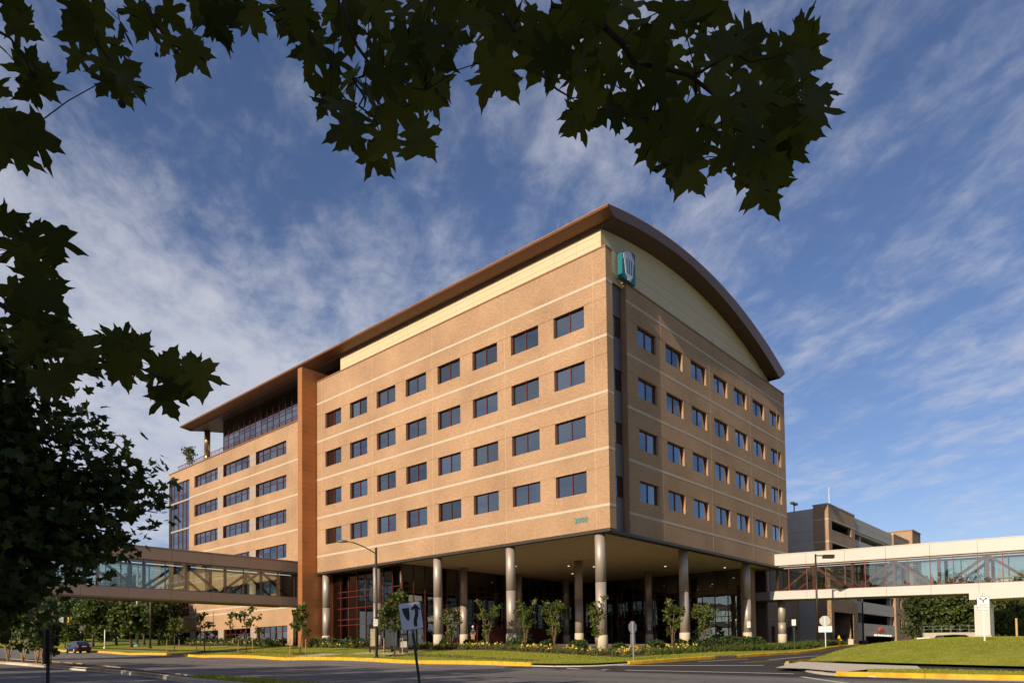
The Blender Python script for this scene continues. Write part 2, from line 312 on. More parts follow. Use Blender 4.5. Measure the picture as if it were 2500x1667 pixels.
def tag(o, label=None, cat=None, group=None, kind=None):
    for k, v in (('label', label), ('category', cat), ('group', group), ('kind', kind)):
        if v: o[k] = v
    return o
def thing(name, label, cat, loc=(0, 0, 0), rz=0, group=None, kind=None, rot=None):
    o = bpy.data.objects.new(name, None); COL.objects.link(o); o.empty_display_size = .2
    o.location = loc; o.rotation_euler = rot if rot else (0, 0, rz); BASE[o.name] = Vector(loc); return tag(o, label, cat, group, kind)
KIDS = {}
def kids_of(o): return [c for c in S.objects if c.parent == o]
def dup(o, parent=None, dloc=None, label=None, group=None, _k=None):
    c = o.copy(); COL.objects.link(c)
    if parent is not None: c.parent = parent
    if dloc is not None: c.location = Vector(o.location)+Vector(dloc)
    BASE[c.name] = BASE[o.name]
    if label: c['label'] = label
    if group: c['group'] = group
    for ch in o.children: dup(ch, c)
    return c
def smoothstep(x, a, b):
    t = np.clip((np.asarray(x, float)-a)/(b-a), 0, 1); return t*t*(3-2*t)
def raw_mesh(name, verts, faces, mats, parent=None, smooth=False, midx=None, base=None):
    # numpy verts (n,3), faces (m,k): fast path for foliage
    me = bpy.data.meshes.new(name); b = BASE[parent.name] if parent is not None else Vector(base or (0, 0, 0))
    verts = np.asarray(verts, np.float32) - np.array(b, np.float32); faces = np.asarray(faces, np.int32); k = faces.shape[1]
    me.vertices.add(len(verts)); me.vertices.foreach_set('co', verts.ravel()); me.loops.add(faces.size); me.loops.foreach_set('vertex_index', faces.ravel())
    me.polygons.add(len(faces)); me.polygons.foreach_set('loop_start', np.arange(len(faces), dtype=np.int32)*k); me.polygons.foreach_set('loop_total', np.full(len(faces), k, np.int32))
    for m_ in (mats if isinstance(mats, (list, tuple)) else [mats]): me.materials.append(m_)
    if midx is not None: me.polygons.foreach_set('material_index', np.asarray(midx, np.int32))
    if smooth: me.polygons.foreach_set('use_smooth', np.ones(len(faces), bool))
    me.update(calc_edges=True); o = bpy.data.objects.new(name, me); COL.objects.link(o)
    if parent is not None: o.parent = parent
    else: o.location = b
    BASE[o.name] = b if parent is not None else Vector((0, 0, 0)); return o
# leaf card templates: verts in (x across, y along, z), faces
def plane_leaf(seed, teeth=True):
    rs = random.Random(seed)
    half = [(.0, 0), (.14, -.10), (.30, -.14), (.38, -.03), (.60, -.02), (.46, .10), (.44, .20), (.30, .28), (.50, .36), (.60, .46), (.80, .62), (.62, .60), (.54, .66), (.40, .55), (.21, .50), (.26, .64), (.36, .76), (.22, .80), (.17, .94), (.06, 1.02), (0, 1.20)] if teeth else \
           [(0, 0), (.32, -.06), (.55, .08), (.38, .26), (.62, .60), (.28, .58), (.22, .8), (0, 1.08)]
    out = [(x*(1+rs.uniform(-.10, .10)), y+rs.uniform(-.02, .02)) for x, y in half]
    l = [(-x*(1+rs.uniform(-.12, .12)), y+rs.uniform(-.03, .03)) for x, y in half[1:-1]][::-1]
    ring = out+l; cv = (0, .34); fold = rs.uniform(.05, .3); curl = rs.uniform(.05, .35); tw = rs.uniform(-.2, .2)
    def zz(x, y): return fold*abs(x)-curl*y*y+tw*x*y
    vs = [(cv[0], cv[1], zz(*cv))]+[(x, y, zz(x, y)) for x, y in ring]; n = len(ring)
    return np.array(vs), np.array([(0, 1+i, 1+(i+1) % n) for i in range(n)])
T_SIMPLE = (np.array([(0, 0, 0), (.30, .45, .06), (0, 1, -.05), (-.30, .45, .06)]), np.array([(0, 1, 2), (0, 2, 3)]))
T_BLADE = (np.array([(-.06, 0, 0), (.06, 0, 0), (.02, .6, .12), (0, 1, .38)]), np.array([(0, 1, 2), (0, 2, 3)]))
T_CLUMP = (np.array([(-.5, 0, 0), (-.1, -.08, .1), (.45, .1, 0), (.55, .6, .1), (.1, 1, 0), (-.35, .8, -.1), (0, .45, .18)]), np.array([(6, 0, 1), (6, 1, 2), (6, 2, 3), (6, 3, 4), (6, 4, 5), (6, 5, 0)]))
T_PLANE = plane_leaf(5, False)
def frames(n, rng, up=None, spread=1.0):
    nrm = rng.normal(0, 1, (n, 3))
    if up is not None: nrm = nrm*spread + np.array(up)
    nrm /= np.linalg.norm(nrm, axis=1)[:, None]; t = rng.normal(0, 1, (n, 3)); t -= (t*nrm).sum(1)[:, None]*nrm; t /= np.linalg.norm(t, axis=1)[:, None]
    return t, np.cross(nrm, t), nrm
def cards(name, P, size, mat, parent, rng, tpl=T_SIMPLE, up=None, spread=1.0, base=None, tip=None):
    P = np.asarray(P, float); n = len(P); tx, ty, tz = frames(n, rng, up, spread)
    if tip is not None:
        ty = ty*.8+np.array(tip); ty /= np.linalg.norm(ty, axis=1)[:, None]; tx = np.cross(ty, tz); tx /= np.linalg.norm(tx, axis=1)[:, None]; tz = np.cross(tx, ty)
    sz = size*rng.uniform(.65, 1.3, n) if not hasattr(size, '__len__') else np.asarray(size)
    V_, F_ = tpl; vs = P[:, None, :] + sz[:, None, None]*(V_[None, :, 0, None]*tx[:, None, :]+V_[None, :, 1, None]*ty[:, None, :]+V_[None, :, 2, None]*tz[:, None, :])
    fs = F_[None]+(np.arange(n)*len(V_))[:, None, None]
    return raw_mesh(name, vs.reshape(-1, 3), fs.reshape(-1, F_.shape[1]), mat, parent, base=base)
def text(name, body, size, mat, parent, loc, rot, ext=.01, align='CENTER'):
    cu = bpy.data.curves.new(name, 'FONT'); cu.body = body; cu.size = size; cu.align_x = align; cu.align_y = 'CENTER'; cu.extrude = ext; cu.resolution_u = 3; cu.offset = .014 if size > .5 and body != 'STOP' and size < .6 else 0; cu.materials.append(mat)
    o = bpy.data.objects.new(name, cu); COL.objects.link(o); o.location = loc; o.rotation_euler = rot
    if parent is not None: o.parent = parent
    return o
# ================================================================ terrain
def zr(y): return .9+.0165*y+(.00006*y*y if y > 0 else 0)
_cp = []
for _y in (-70, -45, -25, -8, 8, 24, 40, 58, 78, 105, 150, 220):
    for _x in (-60, -44, -33, -22, -13): _cp.append((_x, _y, zr(_y)))
    if _y > 0:
        _cp += [(-6, _y, zr(_y)+.72), (0, _y, zr(_y)+1.15), (14, _y, zr(_y)+1.3), (30, _y, zr(_y)+1.4), (60, _y, zr(_y)+1.3)]
_cp += [(-4, -7.3, 1.08), (4, -7.9, 1.18), (14, -8.3, 1.34), (20, -8, 1.6), (27, -7, 1.9), (36, -8, 2.05), (60, -6, 2.25), (60, 3, 2.3), (90, -5, 2.5), (-4, -14, .88), (5, -14, 1.05), (20, -15, 1.5), (35, -20, 1.35), (43, -17, 1.45), (52, -22, 1.2),
        (35, -40, 1.8), (-9, -21, .60), (0, -24, .85), (10, -26, 1.2), (-12, -32, .42), (0, -40, .6), (14, -1, 2.15), (28, -1, 2.45), (4, -2, 1.75), (60, -30, 2.2), (60, -60, 2.2), (20, -60, 1.2), (120, -30, 2.8), (120, 10, 3), (150, 100, 4), (-150, 0, 1), (-150, 120, 3)]
_cp = np.array(_cp, float)
def _phi(d): return d
_A = np.linalg.norm(_cp[:, None, :2]-_cp[None, :, :2], axis=2); _A = _phi(_A)-1.5*np.eye(len(_cp))
_w = np.linalg.solve(np.block([[_A, np.ones((len(_cp), 1))], [np.ones((1, len(_cp))), np.zeros((1, 1))]]), np.append(_cp[:, 2], 0))
def zb(xy):
    xy = np.atleast_2d(np.asarray(xy, float)); d = np.linalg.norm(xy[:, None, :]-_cp[None, :, :2], axis=2); return _phi(d)@_w[:-1]+_w[-1]
# lawn outline of the mound: d = depth inside it from its road-facing edges
MOUND_E = [(40, -14.6), (6, -14.4), (-2.6, -14.9), (-4.4, -18.5), (-5.6, -22), (-7.0, -26), (-8.0, -33), (-8.5, -60)]
def _segd(xy, P):
    best = np.full(len(xy), 1e9)
    for a, b in zip(P[:-1], P[1:]):
        a, b = np.array(a, float), np.array(b, float); t = np.clip(((xy-a)@(b-a))/((b-a)@(b-a)), 0, 1)
        best = np.minimum(best, np.linalg.norm(xy-a-t[:, None]*(b-a), axis=1))
    return best
def zm(xy):
    xy = np.atleast_2d(np.asarray(xy, float)); d1, d2 = _segd(xy, MOUND_E[:3]), _segd(xy, MOUND_E[2:]); d = np.minimum(d1, d2)
    f = (1-np.exp(-(d1+.35)/1.0))*(1-np.exp(-(d2+.35)/2.9)); return zb(xy)+.17+.98*f-.7*smoothstep(d, 9, 22)
def zv(xy): return zb(xy)+.17             # verge level
def z1(x, y, f=zb): return float(f([(x, y)])[0])
def drape(name, poly, zf, mat, step=1.5, off=0.0, kind='structure', parent=None, smooth=True):
    bm = bmesh.new(); vs = [bm.verts.new((p[0], p[1], 0)) for p in poly]; bm.faces.new(vs)
    P = np.array(poly); lo, hi = P.min(0), P.max(0)
    for ax in (0, 1):
        t = math.ceil(lo[ax]/step)*step
        while t < hi[ax]:
            co = (t, 0, 0) if ax == 0 else (0, t, 0); no = (1, 0, 0) if ax == 0 else (0, 1, 0)
            bmesh.ops.bisect_plane(bm, geom=bm.verts[:]+bm.edges[:]+bm.faces[:], dist=1e-5, plane_co=co, plane_no=no); t += step
    bmesh.ops.triangulate(bm, faces=bm.faces[:])
    xy = np.array([(v.co.x, v.co.y) for v in bm.verts]); zz = zf(xy)+off
    for v, z in zip(bm.verts, zz): v.co.z = z
    bmesh.ops.recalc_face_normals(bm, faces=bm.faces[:])
    if sum(f.normal.z for f in bm.faces) < 0: bmesh.ops.reverse_faces(bm, faces=bm.faces[:])
    me = bpy.data.meshes.new(name); bm.to_mesh(me); bm.free(); me.materials.append(mat)
    if smooth: me.polygons.foreach_set('use_smooth', [True]*len(me.polygons))
    o = bpy.data.objects.new(name, me); COL.objects.link(o); BASE[o.name] = Vector((0, 0, 0))
    if parent is not None: o.parent = parent
    elif kind: o['kind'] = kind
    return o
def strip(pts, w0, w1):   # polygon of a band along a polyline, offsets w0..w1 to its left
    pts = [Vector((p[0], p[1])) for p in pts]; L_, R2 = [], []
    for i, p in enumerate(pts):
        d = (pts[min(i+1, len(pts)-1)]-pts[max(i-1, 0)]).normalized(); n = Vector((-d.y, d.x)); L_.append(tuple(p+n*w1)); R2.append(tuple(p+n*w0))
    return R2+L_[::-1]
def spline(pts, n=6):     # Catmull-Rom through the points
    out = []; P = [np.array(p, float) for p in pts]; P = [2*P[0]-P[1]]+P+[2*P[-1]-P[-2]]
    for i in range(1, len(P)-2):
        for j in range(n):
            t = j/n; a, b, c, d = P[i-1:i+3]; out.append(tuple(.5*(2*b+(c-a)*t+(2*a-5*b+4*c-d)*t*t+(3*b-a-3*c+d)*t**3)))
    out.append(tuple(P[-2])); return out
# far ground: one sheet to the horizon, a little below the near surfaces
gx = np.concatenate([np.linspace(-1500, -160, 12), np.linspace(-140, 160, 101), np.linspace(180, 1500, 12)]); gy = np.concatenate([np.linspace(-1500, -120, 12), np.linspace(-100, 200, 101), np.linspace(220, 1500, 12)])
XX, YY = np.meshgrid(gx, gy, indexing='ij'); q = np.stack([np.clip(XX, -150, 150).ravel(), np.clip(YY, -80, 220).ravel()], 1)
zz = np.concatenate([zb(q[i:i+4000]) for i in range(0, len(q), 4000)])-.06
nx, ny = len(gx), len(gy); ii, jj = np.meshgrid(np.arange(nx-1), np.arange(ny-1), indexing='ij'); a = (ii*ny+jj).ravel()
g_o = raw_mesh('ground', np.stack([XX.ravel(), YY.ravel(), zz], 1), np.stack([a, a+ny, a+ny+1, a+1], 1), EARTH, smooth=True); g_o['kind'] = 'structure'
KX = -12.6
drive_l = spline([(KX, -2.6), (-12.1, -4.4), (-10.7, -5.7), (-8.1, -6.6), (-4.3, -7.2), (4.3, -7.85), (14, -8.3), (22, -8.0), (33, -7.0), (60, -6.6)], 6)
nose = spline([(60, -13.2), (30, -13.4), (10, -13.6), (0, -13.5), (-2.9, -13.7), (-4.6, -14.5), (-7.2, -15.9), (-10.2, -17.6), (-12.0, -19.0), (KX, -20.6), (KX, -24)], 6)
MEDW = [(-33.9, -16), (-33.4, -9), (-32.9, -3.4), (-31.8, 4), (-30.8, 24), (-30.2, 60), (-30, 150)]
MEDE = [(-32.6, -16), (-32.3, -9), (-31.9, -3.4), (-30.6, 4), (-28.2, 24), (-27.2, 60), (-27, 150)]
drape('main_road', [(KX+.02, -70), (KX+.02, 200), (-48, 200), (-48, -70)], zb, ROADM, 3.0)
drape('side_drive', [(-14.4, -1.5), (-14.2, -22.5), (KX, -22.4)]+[p for p in nose[::-1] if p[0] > KX+.02]+[p for p in drive_l[::-1] if p[0] > KX+.02]+[(KX, -2.0)], zb, DRIVEM, 2.0, .004)
def mark(poly, mat, off, nm='road_marking'): return drape(nm, poly, zb, mat, 1.2, off)
def line(a, b, w, mat, off=.009):
    a, b = Vector(a), Vector(b); d = (b-a).normalized(); n = Vector((-d.y, d.x))*w/2; return mark([tuple(a-n), tuple(b-n), tuple(b+n), tuple(a+n)], mat, off)
line((-12.9, -5.6), (-11.6, -17.4), .30, PAINTW); line((-9.2, -6.5), (-4.6, -13.2), .30, PAINTW); line((-14.0, -18.6), (-18.4, -21.8), .22, PAINTW)
line((3.0, -10.4), (11.5, -10.9), .16, PAINTW); line((-3, -8.4), (3.0, -9.0), .13, PAINTW)
for _o in (-.12, .12): line((-2.2, -10.9+_o), (2.6, -11.3+_o), .10, M('yellow_line', (.42, .22, .03), .8, var=.3, fine=.3) if _o < 0 else MATS['yellow_line'])
for _x, _m, _l, _p in ((-16.2, PAINTF, 3.0, 9.0), (-19.8, PAINTF, 3.0, 9.0), (-23.6, PAINTF, 1.0, 4.2), (-26.4, PAINTF, 1.0, 4.0)):
    _y = -28.0+(_x*7) % 5
    while _y < 118: line((_x, _y), (_x, _y+_l), .14, _m); _y += _p
for _x in (-37.6,):
    for _k in range(9): line((_x, -20+_k*9), (_x+.2, -17+_k*9), .13, PAINTF)
line((-25.2, 30), (-25.2, 110), .12, PAINTF); line((-18.0, 20), (-18.0, 36), .14, PAINTF)
# lawns, beds, paths
drape('verge_lawn', [(KX+.16, 200), (KX+.16, -2.5)]+[(p[0]+.05, p[1]+.17) for p in drive_l[1:] if p[0] < 36]+[(36, .2), (-.2, .2), (-.2, 38.2), (-2.4, 38.2), (-2.4, 40.4), (1.9, 40.4), (1.9, 86), (30, 86), (30, 200)], zv, GRASSM, 2.0)
drape('plaza_paving', [(-.2, .2), (36, .2), (36, 6.0), (60.2, 6.0), (60.2, 38.5), (-.2, 38.5)], zv, M('plaza_paver', (.22, .165, .12), .85, var=.12, scale=.6, fine=.1), 4.0)
drape('mound_lawn', MOUND_E+[(40, -60)], zm, GRASSM, 1.2)
drape('sidewalk', [(-9.6, -15.8), (-2.6, -14.45), (-2.75, -14.95), (-4.4, -18.5), (-5.3, -21), (-8.2, -21.8), (-9.2, -19.8), (-12.0, -19.6), (-9.8, -17.3)], lambda q: zb(q)+.165, WALKC, 1.0)
drape('asphalt_path', [(-8.3, -21.85), (-5.35, -21.05), (-5.7, -22.3), (-7.1, -26.3), (-8.1, -33), (-8.6, -60), (-10.6, -60), (-10.2, -33), (-9.4, -26)], lambda q: zb(q)+.165, PATHM, 1.5)
drape('kerb_grass_strip', [(-12.3, -20.6), (-9.3, -19.9), (-8.35, -21.85), (-9.5, -26), (-10.3, -33), (-10.7, -60), (-12.4, -60)], lambda q: zb(q)+.185, GRASSM, 1.0)
drape('lawn_path', strip([(-10.4, -1.2), (-9.0, 8), (-8.6, 24), (-8.4, 44), (-8.4, 90)], -.75, .75), zv, PATHM, 2.0, .006)
drape('shelter_pad', [(-9.2, 13.5), (-5.0, 13.5), (-5.0, 20.5), (-9.2, 20.5)], zv, WALKC, 2.0, .010)
drape('walkway', [(-12.3, 21.0), (-8.6, 21.0), (-8.6, 24.5), (-12.3, 24.5)], zv, WALKC, 2.0, .012)
drape('mulch_bed', [(-4.6, -4.2), (9, -4.4), (18, -4.6), (18, -.2), (-.6, -.2), (-.6, 27), (-4.2, 27)], zv, MULCH, 2.0, .02)
drape('mulch_bed', [(-1.6, 46), (2.0, 46), (2.0, 86), (-1.2, 86)], zv, MULCH, 3.0, .02)
drape('median_bed', MEDW+MEDE[::-1], lambda q: zb(q)+.15, MULCH, 1.5)
drape('median_turf', [(-33.75, -15.9), (-33.3, -9), (-32.85, -4.2), (-32.1, -4.2), (-32.45, -9), (-32.75, -15.9)], lambda q: zb(q)+.17, GRASSM, 1.0)
# ---------------------------------------------------------------- kerbs: one stone after another
def kerb(name, pts, h, w, mats, seg=3.0, side=1, pattern=None):
    root = thing(name, None, None, (pts[0][0], pts[0][1], 0), kind='structure')
    P = [Vector((p[0], p[1])) for p in pts]; L_ = [0]
    for a_, b_ in zip(P[:-1], P[1:]): L_.append(L_[-1]+(b_-a_).length)
    def at(s):
        s = min(max(s, 0), L_[-1]-1e-4)
        for i in range(len(P)-1):
            if s <= L_[i+1]: return P[i].lerp(P[i+1], (s-L_[i])/(L_[i+1]-L_[i])), (P[i+1]-P[i]).normalized()
    n = max(1, int(L_[-1]/seg)); rs = random.Random(3)
    for k in range(n):
        s0, s1 = L_[-1]*k/n+.012, L_[-1]*(k+1)/n-.012; mb = MB(); sub = max(2, int((s1-s0)/.8)+1); rows = []
        jit = rs.uniform(-.008, .008)
        for j in range(sub):
            p, d = at(s0+(s1-s0)*j/(sub-1)); nn = Vector((-d.y, d.x))*side; z = z1(p.x, p.y)
            hh = h(p) if callable(h) else h
            rows.append([(p.x, p.y, z-.12), (p.x, p.y, z+hh*.80+jit), (p.x+nn.x*.05, p.y+nn.y*.05, z+hh+jit), (p.x+nn.x*w, p.y+nn.y*w, z+hh+jit+.01), (p.x+nn.x*w, p.y+nn.y*w, z-.12)])
        vs = [v for r in rows for v in r]; c = 5
        fs = [(i*c+j, i*c+(j+1) % c, (i+1)*c+(j+1) % c, (i+1)*c+j) for i in range(sub-1) for j in range(c)]+[tuple(range(c)), tuple((sub-1)*c+j for j in range(c))[::-1]]
        pm, _ = at((s0+s1)/2); mt = pattern(pm, k) if pattern else mats
        mb.add(vs, fs).build('kerb_stone', mt, root)
    return root
kerb('yellow_kerb', [(KX, y) for y in np.arange(-2.8, 96.1, 1.2)], .23, .20, YEL, 3.05, -1, lambda p, k: KERBB if 43.5 < p.y < 47 else YEL)
kerb('ramp_kerb', drive_l[:19], lambda p: .07, .55, WALKC, 1.6, 1)
kerb('yellow_kerb', drive_l[18:54], .22, .20, YEL, 3.0, 1, lambda p, k: KERBB if .5 < p.x < 4.3 else YEL)
kerb('nose_kerb', nose[:24], .16, .20, YEL, 2.5, 1); kerb('nose_apron', nose[24:56], lambda p: .075, 1.05, WALKC, 1.7, 1)
kerb('yellow_kerb', [(KX, y) for y in np.arange(-19.5, -60, -1.2)], .20, .22, YEL, 3.05, 1)
gut = kerb('gutter', [(KX-.30, y) for y in np.arange(-21, -60, -1.5)], .015, .30, KERBC, 3.05, 1)
kerb('gutter', [(KX-.22, y) for y in np.arange(-2.8, 96.1, 1.5)], .012, .22, KERBC, 3.05, -1)
_lit = random.Random(11)
kerb('median_kerb', spline(MEDW[:6], 8), .17, .18, KERBC, 3.0, -1, lambda p, k: WALKC if k in (9, 13, 14) else KERBC); kerb('median_kerb', spline(MEDE[:6], 8), .17, .22, KERBC, 3.0, 1)
# ================================================================ main building
H = 4.27; ZB, ZT, BZ, ZBOT = 13.928, 15.623, 12.839, 10.988
B = thing('office_building', 'large tan brick office block on columns with arched copper roof', 'building', (0, 0, 2.0))
def wall(mb, ax, c, u0, u1, za, zc, holes, depth, inward):
    us = sorted({u0, u1, *[h[0] for h in holes], *[h[1] for h in holes]}); zs = sorted({za, zc, *[h[2] for h in holes], *[h[3] for h in holes]})
    us = [u for u in us if u0-1e-6 <= u <= u1+1e-6]; zs = [z for z in zs if za-1e-6 <= z <= zc+1e-6]
    P = (lambda u, z, d=0: (c+inward*d, u, z)) if ax == 'x' else (lambda u, z, d=0: (u, c+inward*d, z))
    flip = (ax == 'x') == (inward > 0)
    def q(a, b_, c_, d_): mb.quad(*( (a, d_, c_, b_) if flip else (a, b_, c_, d_)))
    for i in range(len(us)-1):
        for j in range(len(zs)-1):
            um, zmid = (us[i]+us[i+1])/2, (zs[j]+zs[j+1])/2
            if any(h[0] < um < h[1] and h[2] < zmid < h[3] for h in holes): continue
            q(P(us[i], zs[j]), P(us[i+1], zs[j]), P(us[i+1], zs[j+1]), P(us[i], zs[j+1]))
    for a_, b_, lo, hi in holes:
        q(P(a_, lo), P(a_, lo, depth), P(b_, lo, depth), P(b_, lo)); q(P(a_, hi, depth), P(a_, hi), P(b_, hi), P(b_, hi, depth))
        q(P(a_, lo), P(a_, hi), P(a_, hi, depth), P(a_, lo, depth)); q(P(b_, lo, depth), P(b_, hi, depth), P(b_, hi), P(b_, lo))
LW = [(2.0616+4.576*k, 2.0616+4.576*k+2.994) for k in range(8)]; RW = [(5.518+4.5686*j, 5.518+4.5686*j+2.994) for j in range(7)]
rows = [(ZB+H*r, ZT+H*r) for r in range(4)]
mb = MB(); wall(mb, 'x', 0, 0, 38.7, ZBOT, 32.30, [(a_, b_, lo, hi) for a_, b_ in LW for lo, hi in rows], .42, 1)
mb.quad((0, 0, ZBOT), (.85, 0, ZBOT), (.85, 0, 32.30), (0, 0, 32.30)); mb.quad((.85, 0, ZBOT), (.85, 1.3, ZBOT), (.85, 1.3, 32.3), (.85, 0, 32.3)); mb.quad((0, 0, 32.3), (.85, 0, 32.3), (.85, 38.7, 32.3), (0, 38.7, 32.3))
mb.quad((0, 0, ZBOT), (0, 38.7, ZBOT), (.42, 38.7, ZBOT), (.42, 0, ZBOT))
mb.build('brick_wall', BRICK, B)
DF = .715; XE = 37.30
mb = MB(); wall(mb, 'y', DF, 3.9, XE, ZBOT, 31.20, [(a_, b_, lo, hi) for a_, b_ in RW for lo, hi in rows], .42, 1)
mb.quad((3.9, DF, ZBOT), (3.9, DF, 31.2), (3.9, 1.4, 31.2), (3.9, 1.4, ZBOT)); mb.quad((XE, DF, ZBOT), (XE, 38.7, ZBOT), (XE, 38.7, 31.2), (XE, DF, 31.2)); mb.quad((3.9, DF, 31.2), (XE, DF, 31.2), (XE, 1.3, 31.2), (3.9, 1.3, 31.2))
mb.quad((3.9, DF, ZBOT), (3.9, 1.3, ZBOT), (XE, 1.3, ZBOT), (XE, DF, ZBOT)); mb.build('brick_wall', BRICK, B)
# cast stone bands, relief joints, control joints, copings
for r in range(5):
    z = BZ+H*r
    MB().box(-.012, .05, -.012, 38.72, z-.20, z).box(.05, .853, -.012, .05, z-.20, z).build('stone_band', BAND, B)
    MB().box(3.895, XE+.01, DF-.012, DF+.05, z-.20, z).build('stone_band', BAND, B)
for lo, hi in rows:
    mb = MB()
    for a_, b_ in zip([-.004]+[w[1] for w in LW], [w[0] for w in LW]+[38.7]): mb.box(-.004, .02, a_, b_, hi-.012, hi+.018)
    mb.build('relief_joint', RELIEF, B)['kind'] = 'stuff'; mb = MB()
    for a_, b_ in zip([3.9]+[w[1] for w in RW], [w[0] for w in RW]+[XE]): mb.box(a_, b_, DF-.004, DF+.02, hi-.012, hi+.018)
    mb.build('relief_joint', RELIEF, B)['kind'] = 'stuff'
for y in (1.22, 10.36, 19.52, 28.66, 37.8): MB().box(-.006, .02, y-.014, y+.014, ZBOT, 32.3).build('control_joint', CAULK, B)
for x in (9.3, 18.44, 27.58, 35.0): MB().box(x-.012, x+.012, DF-.006, DF+.02, ZBOT, 31.2).build('control_joint', CAULK, B)
MB().box(-.05, .9, -.05, 38.7, 32.30, 32.42).build('coping', COPING, B); MB().box(3.72, XE+.05, DF-.06, 1.4, 31.20, 31.34).build('coping', COPING, B)
MB().box(-.006, .5, -.006, 38.75, ZBOT-.24, ZBOT-.012).box(.5, XE, DF-.4, DF+.3, ZBOT-.24, ZBOT-.012).build('edge_angle', STEELD, B)
# metal-clad slot at the corner, with its own narrow windows
zc = [ZBOT]+[v for lo, hi in rows for v in (lo, hi)]+[31.05]
for i in range(0, len(zc), 2): MB().box(.86, 3.88, 1.2, 1.32, zc[i]+.01, zc[i+1]-.01).build('slot_panel', SLOT, B)
MB().box(.86, 3.88, 1.16, 1.32, 31.06, 31.2).build('slot_cap', SLOT, B)
# windows
def win(parent, ax, c, u0, u1, z0, z1, cols, tr, inset, panes=True, fw=.055, mat=REDF, gl=WGLASS, base=None, pname='pane'):
    P = (lambda u, z, d: (c+d, u, z)) if ax == 'x' else (lambda u, z, d: (u, c+d, z))
    def bx(m_, ua, ub, za, zb_, d0, d1):
        if ax == 'x': m_.box(c+d0, c+d1, ua, ub, za, zb_)
        else: m_.box(ua, ub, c+d0, c+d1, za, zb_)
    m_ = MB(); d0, d1 = inset, inset+.10
    bx(m_, u0, u0+fw, z0, z1, d0, d1); bx(m_, u1-fw, u1, z0, z1, d0, d1); bx(m_, u0+fw, u1-fw, z0, z0+fw, d0, d1); bx(m_, u0+fw, u1-fw, z1-fw, z1, d0, d1)
    us = [u0]+list(cols)+[u1]; zs = [z0]+list(tr)+[z1]
    for u in cols: bx(m_, u-.04, u+.04, z0+fw, z1-fw, d0-.01, d1)
    for z in tr:
        for a_, b_ in zip(us[:-1], us[1:]): bx(m_, a_+fw-.01, b_-fw+.01, z-.03, z+.03, d0, d1-.01)
    f = m_.build('window', mat, parent)
    if panes:
        for a_, b_ in zip(us[:-1], us[1:]):
            for lo, hi in zip(zs[:-1], zs[1:]):
                g = MB(); bx(g, a_+.03, b_-.03, lo+.025, hi-.025, inset+.05, inset+.062); g.build(pname, gl, f)
    return f
w0 = win(B, 'x', 0, *LW[0], *rows[0], [(LW[0][0]+LW[0][1])/2], [], .20)
for k in range(8):
    for r in range(4):
        if k or r: dup(w0, B, (0, 4.576*k, H*r))
w1 = win(B, 'y', DF, *RW[0], *rows[0], [(RW[0][0]+RW[0][1])/2], [], .20)
for k in range(7):
    for r in range(4):
        if k or r: dup(w1, B, (4.5686*k, 0, H*r))
w2 = win(B, 'y', 1.2, .90, 3.84, *rows[0], [2.75], [], .05)
for r in range(1, 4): dup(w2, B, (0, 0, H*r))
# things seen behind a few panes: blinds and a lit ceiling edge
MB().box(.30, .31, LW[7][0]+.65, LW[7][0]+.9, rows[3][0], rows[3][1]).build('blind', BLIND, B); MB().box(2.5, 3.3, 1.55, 1.56, rows[0][0], rows[0][1]-.1).build('blind', BLIND, B)
cn = MB()
for k in range(8):
    for lo, hi in rows: cn.box(.34, .35, LW[k][1]-.34, LW[k][1]-.10, lo, hi)
for k in range(7):
    for lo, hi in rows: cn.box(RW[k][1]-.42, RW[k][1]-.16, DF+.34, DF+.35, lo, hi)
for k, r, f in ((1, 1, .3), (3, 2, .45), (5, 0, .25), (2, 3, .5), (6, 1, .6), (4, 3, .2)): MB().box(.335, .345, LW[k][0]+.08, LW[k][0]+1.45, rows[r][1]-f*1.69, rows[r][1]).build('blind', GREYP, B)
for k, r, f in ((0, 3, .4), (2, 1, .3), (4, 2, .55), (5, 3, .3)): MB().box(RW[k][0]+.08, RW[k][0]+1.45, DF+.335, DF+.345, rows[r][1]-f*1.69, rows[r][1]).build('blind', GREYP, B)
c_ = cn.build('curtain', M('window_curtain', (.33, .36, .34), .8), B); c_['kind'] = 'stuff'
MB().box(1.25, 36.9, 2.0, 38.4, 11.3, 31.0).build('light_block_core', CORE, B)  # solid dark box added to stop light leaks and back the panes
MB().box(.42, XE-.01, 1.33, 38.6, 11.0, 11.29).build('soffit', SOFFIT, B)
# roof: a shallow barrel vault along y
RX0, RX1, RY0, RY1 = -.45, 34.2, -.6, 73.2
def zt(x): return 36.69-(56.8-math.sqrt(56.8**2-(x-12.9)**2))
def th(x): return .72+.62*min(max((x-13)/20, 0), 1)
def und(x): return zt(x)-th(x)
def wtop(x): return zt(x)-.92
NX = 40; xs = [RX0+(RX1-RX0)*i/NX for i in range(NX+1)]
mb = MB()
for i in range(NX): mb.quad((xs[i], RY0, zt(xs[i])), (xs[i+1], RY0, zt(xs[i+1])), (xs[i+1], RY1, zt(xs[i+1])), (xs[i], RY1, zt(xs[i])))
for y, s_ in ((RY0, 1), (RY1, -1)):
    for i in range(NX): mb.quad((xs[i], y, zt(xs[i])-.16), (xs[i+1], y, zt(xs[i+1])-.16), (xs[i+1], y, zt(xs[i+1])), (xs[i], y, zt(xs[i])))
for x in (RX0, RX1): mb.quad((x, RY0, zt(x)-.2), (x, RY0, zt(x)), (x, RY1, zt(x)), (x, RY1, zt(x)-.2))
mb.build('roof', ROOF, B)
MB().box(RX0-.03, RX0-.002, RY0, RY1, zt(RX0)-.08, zt(RX0)+.03).build('gutter_edge', M('copper_edge', (.33, .17, .09), .4, .3), B)
